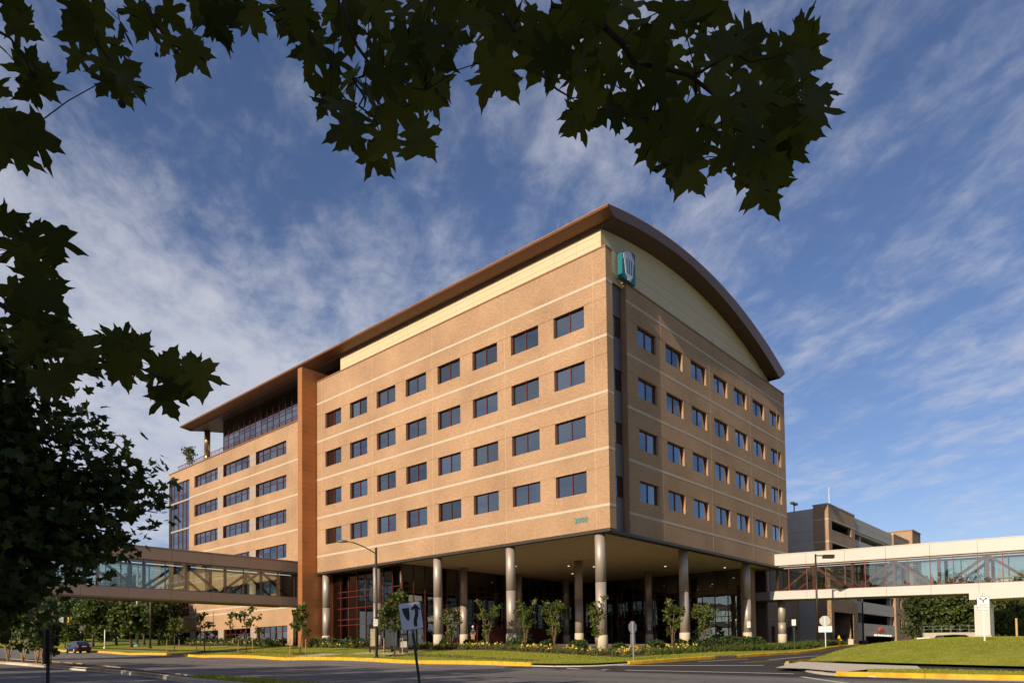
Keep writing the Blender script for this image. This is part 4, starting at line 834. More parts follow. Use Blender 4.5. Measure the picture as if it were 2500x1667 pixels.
# retaining wall with rail, far white hall
RWL = thing('retaining_wall', 'pale concrete retaining wall with metal rail behind the white pier', 'wall', (62, -12, 2))
wp = [(58.5, -8.4), (60.6, -11.0), (62.8, -13.6), (65.0, -16.2), (67.2, -18.8), (69.4, -21.4)]
for a_, b_ in zip(wp[:-1], wp[1:]):
    a_, b_ = Vector(a_), Vector(b_); d = (b_-a_).normalized(); n = Vector((-d.y, d.x)); a2, b2 = a_+d*.01, b_-d*.01
    MB().prism([tuple(a2), tuple(b2), tuple(b2+n*.35), tuple(a2+n*.35)], lambda x, y: (x, y, 1.4), lambda x, y: (x, y, 3.8)).build('wall_panel', WALKC, RWL)
mb = MB()
for a_, b_ in zip(wp[:-1], wp[1:]):
    for k in range(3): x, y = a_[0]+(b_[0]-a_[0])*k/3, a_[1]+(b_[1]-a_[1])*k/3; mb.tube([(x, y, 3.8), (x, y, 4.65)], .03, 5)
    for z in (4.2, 4.63): mb.tube([(a_[0], a_[1], z), (b_[0], b_[1], z)], .025, 5)
mb.build('handrail', GALV, RWL)
FH = thing('far_hall', 'long white building half hidden by trees behind the bridge', 'building', (120, -35, 3)); FW = M('far_white_wall', (.70, .66, .60), .7)
MB().box(110, 140, -75, -9, 2, 14.4).build('wall', FW, FH); MB().box(109.5, 140, -75.5, -8.5, 14.4, 15.2).build('roof', M('far_roof', (.35, .36, .38), .6), FH)
for y in np.arange(-70, -12, 5): MB().box(109.93, 109.99, y, y+2, 9, 11).build('window', CORE, FH)
SH = thing('brown_shed', 'low brown flat-roofed shed among trees at the right edge', 'building', (60, -25, 2)); MB().box(59, 66, -28, -20.6, 1.8, 4.6).build('wall', GBRICK, SH); MB().box(58.6, 66.4, -28.4, -20.2, 4.6, 5.5).build('roof', M('shed_roof', (.07, .05, .04), .7), SH)
# ================================================================ street furniture
def lamp_post(name, label, x, y, h, armdir, arm=2.4, zf=zv, r=.11, mat=BRONZE, cobra=True):
    z = z1(x, y, zf)-.05; t = thing(name, label, 'street lamp', (x, y, z)); MB().tube([(0, 0, 0), (0, 0, h)], [r, r*.75], 10).build('pole', mat, t, True, True); MB().lathe([(r*2, 0), (r*1.8, .12), (r*1.2, .2)], n=12).build('base_flange', mat, t, False, True)
    a = Vector((math.cos(armdir), math.sin(armdir), 0))
    if cobra:
        pts = [Vector((0, 0, h-.45))+a*(arm*u)+Vector((0, 0, .95*math.sin(u*1.35))) for u in (0, .2, .4, .6, .8, 1)]; MB().tube(pts, [.045]*5+[.04], 8).build('arm', mat, t, True, True)
        e = pts[-1]; hd = MB(); prof = [(.03, 0), (.10, .08), (.16, .28), (.17, .5), (.12, .72), (.03, .85)]; n = 10; vs = []
        s_ = Vector((-a.y, a.x, 0))
        for rr, L_ in prof:
            for j in range(n): th_ = 2*math.pi*j/n; vs.append(e+a*(L_-.05)+s_*rr*math.cos(th_)*1.1+Vector((0, 0, 1))*rr*math.sin(th_)*(.75 if math.sin(th_) > 0 else .5))
        k = len(prof); hd.add(vs, [(i*n+j, i*n+(j+1) % n, (i+1)*n+(j+1) % n, (i+1)*n+j) for i in range(k-1) for j in range(n)]+[tuple(range(n))[::-1], tuple((k-1)*n+j for j in range(n))]).build('lamp_head', M('lamp_head_grey', (.14, .16, .155), .4, .4) if 'lamp_head_grey' not in MATS else MATS['lamp_head_grey'], t, True, True)
    else:
        MB().beam((0, 0, h-.15), a*.8+Vector((0, 0, h-.15)), .08, .10).build('arm', mat, t, local=True); e = a*.75+Vector((0, 0, h-.25)); s_ = Vector((-a.y, a.x, 0))
        MB().beam(e, e+a*1.0, .45, .34).build('lamp_head', mat, t, local=True)
    return t
VR = math.atan2(CR.y, CR.x)
LP = lamp_post('street_lamp', 'tall dark cobra-head street lamp beside the bus shelter', -11.9, 12.55, 8.15, VR+math.pi, 2.1)
def facing(x, y): return math.atan2(EYE.y-y, EYE.x-x)+math.pi/2     # rz so that local -y faces the camera
def plate(t, poly, th_, mat, nm, y0=0.0, z0=0.0, border=None): return MB().prism(poly, lambda a_, b_: (a_, y0, b_+z0), lambda a_, b_: (a_, y0+th_, b_+z0)).build(nm, mat, t, local=True)
def rrect(w, h, r=.05, n=4):
    out = []
    for cx, cy, a0 in ((w/2-r, h/2-r, 0), (-w/2+r, h/2-r, 90), (-w/2+r, -h/2+r, 180), (w/2-r, -h/2+r, 270)):
        for i in range(n+1): a_ = R_(a0+90*i/n); out.append((cx+r*math.cos(a_), cy+r*math.sin(a_)))
    return out
def nopark(x, y, zf, rz, label, pole=2.1, parent_lamp=False, post=GREENP):
    z = z1(x, y, zf); t = thing('no_parking_sign', label, 'sign', (x, y, z), rz)
    if pole: MB().box(-.03, .03, .012, .05, -.1, pole+.5).build('post', post, t, local=True)
    f = plate(t, rrect(.32, .50, .03), .01, SIGNW, 'sign_plate', -.004, pole+.25)
    mtext('lettering', 'NO', .10, SIGNK, t, (0, -.006, pole+.41), (math.pi/2, 0, 0), .001); mtext('lettering', 'PARKING', .075, SIGNR, t, (0, -.006, pole+.31), (math.pi/2, 0, 0), .001); mtext('lettering', 'BUS STOP', .062, SIGNK, t, (0, -.006, pole+.21), (math.pi/2, 0, 0), .001); mtext('lettering', 'TOW AWAY', .055, SIGNR, t, (0, -.006, pole+.10), (math.pi/2, 0, 0), .001)
    return t
t = nopark(-12.02, 12.50, zv, facing(-12, 12.5), 'small no parking plate strapped on the street lamp pole', 2.35, post=BRONZE); 
nopark(16.0, -7.45, zv, facing(16, -7.4), 'white no parking sign on a green post beside the side drive', 2.1)
for x, y, rz, lab in ((26.3, .86, facing(27, .9), 'small white notice plate fixed on the rightmost front column'), (26.3, 12.5, facing(26.9, 12.9), 'small pale notice plate on the shaded inner column')):
    nt_ = thing('notice_plate', lab, 'sign', (x, y, z1(x, y, zv)+1.9), rz); plate(nt_, rrect(.34, .62, .03), .012, SIGNW, 'sign_plate', -.1); 
    for k in range(4): plate(nt_, rrect(.24, .035, .01), .002, SIGNR if k == 1 else SIGNK, 'text_line', -.103, .2-.11*k)
def stop_sign(x, y, zf, rz, label, size=.76, plaque=None, h=2.05, post=GALV):
    z = z1(x, y, zf); t = thing('stop_sign', label, 'sign', (x, y, z), rz); r = size/2/math.cos(math.pi/8)
    MB().box(-.035, .035, -.03, .03, -.15, h+size*.98).build('post', post, t, local=True)
    oc = [(r*math.cos(R_(22.5+45*i)), r*math.sin(R_(22.5+45*i))) for i in range(8)]; plate(t, oc, .006, SIGNB, 'sign_back', .032, h+size/2)
    plate(t, oc, .004, SIGNR, 'sign_face', .039, h+size/2); mtext('lettering', 'STOP', .26, SIGNW, t, (0, .045, h+size/2), (math.pi/2, 0, math.pi), .001)
    if plaque: plate(t, rrect(plaque[0], plaque[1], .03), .012, plaque[2], 'plaque', -.04 if plaque[3] else .032, h-plaque[1]/2-.03)
    return t
stop_sign(-6.3, -5.75, zv, facing(-6.3, -5.75)+R_(52), 'stop sign seen from behind at the corner of the lawn', .76, (.46, .66, SIGNB, False), 1.62)
stop_sign(25.2, -7.0, zv, facing(25.2, -7)+R_(10), 'stop sign back with a blank white plaque under it', .93, (1.18, .56, SIGNW, True), 1.95, SIGNW)
# keep-right sign on the median
kx, ky = -30.82, -14.21; kz = .63
K = thing('keep_right_sign', 'leaning keep right sign on a green post in the median', 'sign', (kx, ky, kz), rot=(0, R_(-7), facing(kx, ky)+R_(6)))
kh = 1.74
MB().box(-.035, .035, .0, .05, -.5, kh+.76).build('post', GREENP, K, local=True); plate(K, rrect(.62, .77, .05), .008, SIGNK, 'sign_border', -.012, kh+.40, )
plate(K, rrect(.595, .745, .045), .004, M('sign_dull_white', (.66, .66, .70), .5, var=.05), 'sign_plate', -.018, kh+.40)
isl = [(-.23, .275), (-.025, .275), (-.028, .10), (-.045, -.02), (-.075, -.085), (-.105, -.075), (-.15, .0), (-.19, .10)]; plate(K, isl, .002, SIGNK, 'island_symbol', -.021, kh+.36)
arr = [(.055, -.30), (.145, -.30), (.145, -.19), (.165, -.10), (.205, -.02), (.222, .08), (.215, .165), (.265, .135), (.285, .165), (.155, .335), (.02, .19), (.04, .15), (.12, .185), (.125, .09), (.105, .0), (.065, -.09), (.05, -.20)]
plate(K, arr, .002, SIGNK, 'arrow_symbol', -.021, kh+.40); MB().box(-.12, .02, .0, .012, kh-.07, kh+.01).build('small_tab', SIGNW, K, local=True)
# KEEP MOVING sign on the mound
mx_, my_ = 4.26, -22.43; mz = z1(mx_, my_, zm)
KM = thing('keep_moving_sign', 'white keep moving sign with forked arrow on the grassy mound', 'sign', (mx_, my_, mz), facing(mx_, my_)); 
mh = 1.78
MB().box(-.04, .04, .0, .06, -.2, mh+.72).build('post', GALV, KM, local=True); plate(KM, rrect(.61, .78, .03), .006, SIGNK, 'sign_border', -.010, mh+.38); plate(KM, rrect(.575, .745, .03), .004, SIGNW, 'sign_plate', -.015, mh+.38)
plate(KM, [(-.025, .02), (.025, .02), (.03, .16), (.12, .225), (.15, .19), (.205, .31), (.08, .30), (.10, .265), (0, .20), (-.10, .265), (-.08, .30), (-.205, .31), (-.15, .19), (-.12, .225), (-.03, .16)], .002, SIGNK, 'fork_arrow', -.018, mh+.38)
mtext('lettering', 'KEEP', .17, SIGNK, KM, (0, -.017, mh+.27), (math.pi/2, 0, 0), .001); mtext('lettering', 'MOVING', .155, SIGNK, KM, (0, -.017, mh+.13), (math.pi/2, 0, 0), .001)
# dark back of a sign, lower left
sx, sy = -38.95, -11.2; sz = z1(sx, sy)
t = thing('sign_from_behind', 'dark sign seen nearly edge-on at the lower left', 'sign', (sx, sy, sz), facing(sx, sy)+R_(80)); MB().box(-.03, .03, -.03, .03, -.3, 1.62).build('post', M('dark_post', (.03, .028, .026), .6), t, local=True); plate(t, rrect(.62, .78, .04), .008, MATS['dark_post'], 'sign_plate', .035, 1.25)
# side lamp, lot lamp
lamp_post('lot_lamp', 'dark square-headed lamp post in front of the white bridge', 26.6, -5.85, 8.9, VR, cobra=False)
l2 = lamp_post('lot_lamp', 'dark lamp post on a concrete foot in front of the garage', 47.9, -4.1, 9.2, VR+math.pi, cobra=False, zf=zb); MB().lathe([(.5, -.3), (.5, .75), (.42, .85)], n=16).build('concrete_foot', STEELD, l2, local=True)
MB().beam((-.1, 0, 6.0-2.0), (-.9, .2, 6.0-2.0), .08, .08).build('camera_arm', BRONZE, l2, local=True)
# hydrant
hx, hy = 30.0, -6.75; hz = z1(hx, hy, zv)+.05
HY = thing('fire_hydrant', 'yellow fire hydrant behind the ground cover', 'hydrant', (hx, hy, hz), facing(hx, hy)); HYM = M('hydrant_yellow', (.75, .48, .03), .45)
MB().lathe([(.17, 0), (.17, .05), (.12, .08), (.115, .58), (.15, .60), (.15, .65), (.13, .68)], n=16).build('barrel', HYM, HY, True, True); MB().lathe([(.15, .68), (.13, .76), (.08, .84), (.04, .88), (.04, .95), (.01, .96)], n=16).build('bonnet', HYM, HY, True, True)
MB().lathe([(.09, .10), (.09, .20), (.065, .21), (.065, .26)], (0, 0, .45), 12, 'x').lathe([(.09, -.10), (.09, -.20), (.065, -.21), (.065, -.26)], (0, 0, .45), 12, 'x').build('hose_nozzle', HYM, HY, True, True); MB().lathe([(.11, -.1), (.11, -.22), (.08, -.24)], (0, 0, .40), 12, 'y').build('pumper_nozzle', HYM, HY, True, True)
# bollards
for i, (x, y) in enumerate(((-1.6, 20.2), (5.5, 15.2), (12.0, 15.0))):
    t = thing('bollard', ['red bollard left of the tall lily bed near the shelter', 'red bollard behind the flower bed by the middle column', 'red bollard deep in the shaded entrance'][i], 'bollard', (x, y, z1(x, y, zv)), group='red bollards at the entrance'); MB().lathe([(.09, 0), (.09, .95), (.07, 1.02), (.02, 1.05)], n=12).build('post', M('bollard_red', (.38, .02, .02), .5) if i == 0 else MATS['bollard_red'], t, True, True); MB().lathe([(.093, .80), (.093, .86)], n=12).build('band', SIGNW, t, local=True)
# bus shelter
sx0, sy0 = -6.9, 16.9; sz = z1(sx0, sy0, zv)+.03
SHL = thing('bus_shelter', 'black framed bus shelter with a curved roof behind the lamp', 'bus shelter', (sx0, sy0, sz), math.pi/2); SG = glass_mat('shelter_glass', (.62, .66, .62), .06)
for x in (-2.1, 2.1):
    for y in (-.75, .75): MB().box(x-.05, x+.05, y-.05, y+.05, 0, 2.25).build('post', BLACKM, SHL, local=True)
mb = MB(); n = 10; pr = [(-.95+1.9*i/n, 2.25+.30*math.sin(math.pi*i/n)) for i in range(n+1)]; mb.prism(pr+[(p[0], p[1]-.06) for p in pr[::-1]], lambda a_, b_: (-2.3, a_, b_), lambda a_, b_: (2.3, a_, b_)).build('roof', BLACKM, SHL, local=True)
for z in (2.02, 2.16): MB().box(-2.12, 2.12, .80, .84, z, z+.08).build('rail', BLACKM, SHL, local=True)
MB().box(-2.1, 2.1, .70, .80, .22, .34).build('bottom_rail', BLACKM, SHL, local=True)
for a_, b_ in ((-2.05, -.72), (-.68, .66), (.70, 2.05)): MB().box(a_, b_, -.76, -.745, .35, 2.2).build('back_pane', SG, SHL, local=True)
ad = MB().box(.95, 2.0, .74, .84, .42, 2.0).build('poster_case', BLACKM, SHL, local=True); pm_ = ground_mat('poster_print', [(.10, .085, .05), (.30, .24, .16), (.46, .38, .27)], [(3.5, .5), (12, .5)], rough=.5, bump=0); MB().box(1.02, 1.93, .842, .846, .50, 1.94).build('poster', pm_, ad, local=True)
MB().box(-1.4, .6, -.55, -.15, .45, .50).build('bench', BLACKM, SHL, local=True)
for x in (-1.3, .5): MB().box(x, x+.05, -.5, -.2, 0, .45).build('bench_leg', BLACKM, SHL, local=True)
nbx, nby = -8.3, 13.85; NBD = thing('notice_board', 'black notice board with three pale sheets by the bus shelter', 'notice board', (nbx, nby, z1(nbx, nby, zv)), facing(nbx, nby)+R_(-12)); MB().box(-.36, .36, 0, .08, .12, 2.05).build('board', BLACKM, NBD, local=True)
for z0_, z1_ in ((1.55, 1.88), (1.12, 1.48), (.52, 1.05)): MB().box(-.24, .26, -.012, -.002, z0_, z1_).build('sheet', M('grey_sheet', (.36, .36, .34), .5) if 'grey_sheet' not in MATS else MATS['grey_sheet'], NBD, local=True)
for x in (-.3, .24): MB().box(x, x+.06, .02, .06, -.1, .14).build('leg', BLACKM, NBD, local=True)
# white construction sign on the mound crest
cx, cy = 30.5, -14.0; t = thing('white_notice_sign', 'low white notice sign with a yellow dot beyond the mound', 'sign', (cx, cy, 1.05), facing(cx, cy)); plate(t, rrect(1.05, .75, .02), .02, SIGNW, 'sign_plate', 0, 1.35); plate(t, [(.14*math.cos(R_(i*30)), .14*math.sin(R_(i*30))) for i in range(12)], .004, YEL, 'yellow_dot', -.006, 1.13)
for x in (-.4, .4): MB().box(x-.03, x+.03, .02, .06, 0, 1.2).build('leg', GALV, t, local=True)
for k in range(3): plate(t, rrect(.5, .03, .008), .002, SIGNR, 'text_line', -.003, 1.6-.1*k)
# ================================================================ traffic signals and poles far down the road
def pole(name, label, x, y, h, r, mat, cat='pole'):
    z = z1(x, y, zv)-.1; t = thing(name, label, cat, (x, y, z)); MB().tube([(0, 0, 0), (0, 0, h)], [r, r*.7], 8).build('shaft', mat, t, True, True); MB().lathe([(r*1.9, 0), (r*1.9, .25), (r, .35)], n=10).build('base', mat, t, False, True); return t
def P_at(u, d): p_ = EYE+(CF+CR*((u-1247.7)/1720.87))*d; return p_.x, p_.y
pole('signal_pole', 'tall teal-grey signal mast beside the far trees', *P_at(335, 100), 12.5, .22, M('teal_grey_pole', (.24, .36, .36), .5, .2))
pole('utility_pole', 'tall dark pole standing left of the glazed bay', *P_at(367, 92), 9.2, .12, BRONZE); pole('utility_pole', 'thin grey pole left of the blue car', *P_at(128, 95), 5.2, .08, GALV)
pole('pedestrian_pole', 'short pale pole on a concrete foot beyond the verge', *P_at(256, 98), 2.9, .09, SIGNW)
sigx, sigy = P_at(152, 112)
def dark_cable(a_, b_, sag, nm, label):
    a_, b_ = Vector(a_), Vector(b_); t = thing(nm, label, 'cable', a_); pts = [a_.lerp(b_, i/10)-Vector((0, 0, sag*4*(i/10)*(1-i/10))) for i in range(11)]; MB().tube(pts, .035, 5).build('wire', BLACKM, t)
p0, p1 = P_at(-80, 100), P_at(335, 112); pm0 = P_at(165, 112)
dark_cable((*p0, 9.3), (*pm0, 8.75), .3, 'span_wire', 'sagging black span wire left of the traffic signals'); dark_cable((*pm0, 8.75), (*p1, 12.3), .5, 'span_wire', 'sagging black span wire right of the traffic signals')
SY = M('signal_yellow', (.72, .42, .02), .5)
for i, (u, lab) in enumerate(((161, 'dark traffic signal hanging beside the white street sign'), (169, 'yellow backed traffic signal hanging from the span wire'))):
    x, y = P_at(u, 112); t = thing('traffic_signal', lab, 'traffic signal', (x, y, 7.3), facing(x, y)+(R_(40) if i else 0)); MB().box(-.2, .2, -.15, .15, 0, 1.15).build('housing', SY if i else BLACKM, t, local=True); MB().tube([(0, 0, 1.15), (0, 0, 1.5)], .03, 5).build('hanger', BLACKM, t, local=True)
    for k in range(3): MB().lathe([(.14, -.15), (.15, -.32)], (0, 0, .2+.37*k), 10, 'y').build('visor', BLACKM, t, local=True)
x, y = P_at(148, 112); t = thing('street_name_sign', 'white hanging sign left of the traffic signals', 'sign', (x, y, 7.55), facing(x, y)); plate(t, rrect(.72, .95, .05), .03, SIGNW, 'sign_plate', 0, .5); MB().tube([(0, 0, .95), (0, 0, 1.3)], .02, 5).build('hanger', BLACKM, t, local=True); plate(t, rrect(.3, .3, .05), .004, SIGNB, 'symbol', -.006, .5)
x, y = P_at(195, 108); zz_ = z1(x, y, zv); t = thing('route_sign', 'brown sign over a small white plate behind the blue car', 'sign', (x, y, zz_), facing(x, y)); MB().box(-.05, .05, .02, .07, 0, 3.2).build('post', GALV, t, local=True); plate(t, rrect(.95, .80, .04), .02, M('brown_sign', (.19, .165, .155), .6), 'sign_plate', 0, 2.85); plate(t, rrect(.32, .52, .03), .02, SIGNW, 'small_plate', -.01, 2.1)
for k in range(3): plate(t, rrect(.7, .05, .01), .003, SIGNB, 'text_line', -.004, 3.05-.2*k)
# ================================================================ cars
def car(label, x, y, z, rz, paint, L_=4.4, Wd=1.74, Hh=1.48, suv=False):
    t = thing('parked_car' if suv else 'car', label, 'car', (x, y, z), rz); pm = paint; gls = M('car_window_glass', (.012, .014, .018), .08, var=.02, spec=.8) if 'car_window_glass' not in MATS else MATS['car_window_glass']
    # side profile (x forward = +), cross-sections lofted with tumblehome
    low = .22; belt = .92 if not suv else 1.05
    st = [(-L_/2, .45, .80, .78), (-L_/2+.12, .30, .98, .90), (-L_/2+.5, .24, 1.00, .96), (-L_/4, .22, belt, 1.0), (0, .20, belt, 1.0), (L_/4-.1, .20, belt-.02, 1.0), (L_/2-.75, .22, .82, .97), (L_/2-.18, .26, .70, .86), (L_/2, .38, .55, .70)]
    n = 10; vs = []
    for xs_, lo, hi, w in st:
        hw = Wd/2*w; ring = [(-hw*.92, lo), (-hw, lo+.14), (-hw, (lo+hi)/2), (-hw*.97, hi-.04), (-hw*.86, hi), (hw*.86, hi), (hw*.97, hi-.04), (hw, (lo+hi)/2), (hw, lo+.14), (hw*.92, lo)]
        vs += [(xs_, a_, b_) for a_, b_ in ring]
    k = len(st); fs = [(i*n+j, (i+1)*n+j, (i+1)*n+(j+1) % n, i*n+(j+1) % n) for i in range(k-1) for j in range(n)]+[tuple(range(n)), tuple((k-1)*n+j for j in range(n))[::-1]]
    MB().add(vs, fs).build('body', pm, t, True, True)
    rr = [(-L_/2+.10, .95, .80), (-L_/2+.75, Hh-.10, .62), (-L_/6, Hh, .64), (.25, Hh-.03, .62), (L_/4+.15, belt+.02, .74)]
    if suv: rr = [(-L_/2+.1, 1.05, .82), (-L_/2+.35, Hh-.05, .68), (-L_/6, Hh, .70), (.35, Hh-.04, .68), (L_/4+.05, belt, .78)]
    vs = []
    for xs_, zt_, hw in rr: vs += [(xs_, -hw, zt_-.02), (xs_, -hw*.8, zt_), (xs_, hw*.8, zt_), (xs_, hw, zt_-.02)]
    cb = MB().mat(0); b0 = [(x_, s_*Wd/2*.87, belt-.04) for x_ in [r_[0] for r_ in rr] for s_ in (-1, 1)]
    allv = vs+b0; nb = len(vs); f_ = []
    for i in range(len(rr)-1):
        o_ = i*4; p_ = (i+1)*4; cb.mat(0); f_ += [(o_+1, o_+2, p_+2, p_+1), (o_, o_+1, p_+1, p_), (o_+2, o_+3, p_+3, p_+2)]
    MB().add(allv, f_).build('roof', pm, t, True, True)
    side = []
    for i in range(len(rr)-1): side += [(i*4, (i+1)*4, nb+2*(i+1), nb+2*i), (i*4+3, nb+2*i+1, nb+2*(i+1)+1, (i+1)*4+3)]
    MB().add(allv, side).build('side_window', gls, t, local=True)
    MB().beam((-L_/2+.16, 0, 1.03), (-L_/2+.68, 0, Hh-.13), Wd*.62, .02).build('rear_window', gls, t, local=True)
    TY = M('tyre_rubber', (.02, .02, .02), .85) if 'tyre_rubber' not in MATS else MATS['tyre_rubber']
    for xs_ in (-L_/2+.85, L_/2-.85):
        for s_ in (-1, 1):
            w_ = MB().lathe([(.31, s_*(Wd/2-.20)), (.32, s_*(Wd/2-.16)), (.32, s_*(Wd/2-.02)), (.29, s_*Wd/2)], (xs_, 0, .32), 18, 'y').build('wheel', TY, t, True, True); MB().lathe([(.20, s_*(Wd/2-.01)), (.205, s_*(Wd/2+.008)), (.03, s_*(Wd/2+.012))], (xs_, 0, .32), 14, 'y').build('rim', SIGNB, w_, False, True)
    RL = M('tail_lamp', (.5, .03, .03), .3) if 'tail_lamp' not in MATS else MATS['tail_lamp']
    for s_ in (-1, 1):
        l_ = MB().box(-L_/2-.01, -L_/2+.14, s_*Wd*.40-.09, s_*Wd*.40+.09, .72, 1.02).build('tail_lamp', RL, t, local=True); MB().box(-L_/2-.02, -L_/2+.02, s_*Wd*.40-.06, s_*Wd*.40+.06, .74, .86).build('reversing_lamp', SIGNW, l_, local=True)
        MB().box(.62, .80, s_*(Wd/2+.02)-.08, s_*(Wd/2+.02)+.08, belt-.02, belt+.12).build('mirror', pm, t, local=True)
    MB().box(-L_/2-.06, -L_/2+.1, -Wd*.44, Wd*.44, .32, .58).build('bumper', pm, t, local=True); MB().box(-L_/2-.035, -L_/2-.02+.04, -.26, .26, .74, .86).build('number_plate', SIGNW, t, local=True); return t
NAVY = M('navy_car_paint', (.012, .016, .055), .22, .3, var=.03, spec=.7); SILV = M('silver_car_paint', (.42, .43, .44), .3, .6, var=.03)
cx, cy = -14.2, 70.0; car('dark blue hatchback driving away along the road', cx, cy, z1(cx, cy)+.01, math.pi/2+.03, NAVY)
cx, cy = 43.9, -14.6; car('silver car mostly hidden behind the grassy mound', cx, cy, z1(cx, cy)+.02, VR, SILV, 4.7, 1.85, 1.62, True)
# ================================================================ person in a hard hat
px_, py_ = 4.3, 18.75; pz = z1(px_, py_, zv)
PE = thing('person', 'person in white hard hat, dark polo shirt and khaki trousers behind the shrubs', 'person', (px_, py_, pz), facing(px_, py_)+R_(-35))
def skin_body(name, pts, edges, rad, mat, parent, sub=2):
    me = bpy.data.meshes.new(name); me.from_pydata(pts, edges, []); o = bpy.data.objects.new(name, me); COL.objects.link(o); o.modifiers.new('skin', 'SKIN'); o.modifiers.new('sub', 'SUBSURF').levels = sub; o.modifiers['sub'].render_levels = sub
    for v, r in zip(me.skin_vertices[0].data, rad): v.radius = r if hasattr(r, '__len__') else (r, r)
    me.skin_vertices[0].data[0].use_root = True; bpy.context.view_layer.update(); nm = bpy.data.meshes.new_from_object(o.evaluated_get(bpy.context.evaluated_depsgraph_get())); bpy.data.objects.remove(o)
    nm.materials.clear(); nm.materials.append(mat); nm.polygons.foreach_set('use_smooth', [True]*len(nm.polygons)); o = bpy.data.objects.new(name, nm); COL.objects.link(o); o.parent = parent; return o
SKIN = M('skin', (.42, .22, .15), .55); POLO = M('dark_polo', (.03, .032, .04), .85); KHAKI = M('khaki_cloth', (.40, .27, .15), .85)
J = [(0, 0, .95), (0, 0, 1.12), (0, .01, 1.34), (0, 0, 1.48), (0, -.01, 1.56), (.10, 0, .90), (.11, -.02, .50), (.11, .02, .09), (.12, -.14, .04), (-.10, 0, .90), (-.11, .01, .50), (-.12, .04, .09), (-.13, -.12, .04),
     (.19, 0, 1.42), (.25, .02, 1.15), (.24, -.10, .92), (-.19, 0, 1.42), (-.27, .04, 1.15), (-.18, -.10, .98)]
ED = [(0, 1), (1, 2), (2, 3), (3, 4), (0, 5), (5, 6), (6, 7), (7, 8), (0, 9), (9, 10), (10, 11), (11, 12), (2, 13), (13, 14), (14, 15), (2, 16), (16, 17), (17, 18)]
RAD = [(.16, .11), (.15, .11), (.17, .12), .07, .055, .095, .065, .045, .05, .095, .065, .045, .05, .065, .045, .033, .065, .045, .033]
skin_body('body', J, ED, RAD, SKIN, PE)
skin_body('polo_shirt', [(0, 0, .93), (0, 0, 1.12), (0, .01, 1.34), (0, 0, 1.47), (.19, 0, 1.42), (.235, .01, 1.22), (-.19, 0, 1.42), (-.245, .02, 1.22)], [(0, 1), (1, 2), (2, 3), (2, 4), (4, 5), (2, 6), (6, 7)], [(.175, .125), (.165, .125), (.185, .135), .075, .08, .065, .08, .065], POLO, PE)
skin_body('trousers', [(0, 0, .97), (.10, 0, .88), (.11, -.02, .50), (.11, .02, .10), (-.10, 0, .88), (-.11, .01, .50), (-.12, .04, .10)], [(0, 1), (1, 2), (2, 3), (0, 4), (4, 5), (5, 6)], [(.17, .12), .11, .08, .075, .11, .08, .075], KHAKI, PE)
hd = MB().lathe([(.02, 1.54), (.07, 1.57), (.085, 1.63), (.092, 1.70), (.085, 1.76), (.05, 1.80), (.01, 1.81)], (0, -.01, 0), 14).build('head', SKIN, PE, True, True); MB().lathe([(.004, -.115), (.018, -.09), (.012, -.08)], (0, 0, 1.67), 8, 'y').build('nose', SKIN, hd, True, True)
for s_ in (-1, 1): MB().lathe([(.012, -.096), (.004, -.10)], (s_*.035, 0, 1.70), 8, 'y').build('eye', SIGNK, hd, True, True); MB().box(s_*.09-.01, s_*.09+.01, -.02, .02, 1.64, 1.71).build('ear', SKIN, hd, False, True)
MB().box(-.028, .028, -.102, -.09, 1.612, 1.622).build('mouth', MATS['tail_lamp'], hd, False, True)
ht = MB().lathe([(.115, 1.735), (.118, 1.76), (.112, 1.81), (.085, 1.86), (.04, 1.885), (.005, 1.89)], (0, -.01, 0), 16).build('hard_hat', SIGNW, PE, True, True); MB().prism([(.12*math.cos(R_(a_)), -.02+.17*math.sin(R_(a_))) for a_ in range(180, 361, 20)], lambda a_, b_: (a_, b_, 1.735), lambda a_, b_: (a_, b_, 1.748)).build('hat_brim', SIGNW, ht, False, True)
for s_, wx, wy, wz in ((1, .24, -.10, .92), (-1, -.18, -.10, .98)):
    hnd = MB().tube([(wx, wy, wz), (wx, wy-.02, wz-.09)], [.032, .036], 8)
    for f_ in range(4): hnd.tube([(wx+(f_-1.5)*.016, wy-.02, wz-.085), (wx+(f_-1.5)*.017, wy-.035, wz-.13), (wx+(f_-1.5)*.016, wy-.03, wz-.155-.006*(f_ in (1, 2)))], [.0085, .008, .006], 6)
    hnd.tube([(wx-s_*.025, wy-.02, wz-.03), (wx-s_*.045, wy-.045, wz-.075)], [.011, .008], 6).build('hand', SKIN, PE, True, True)
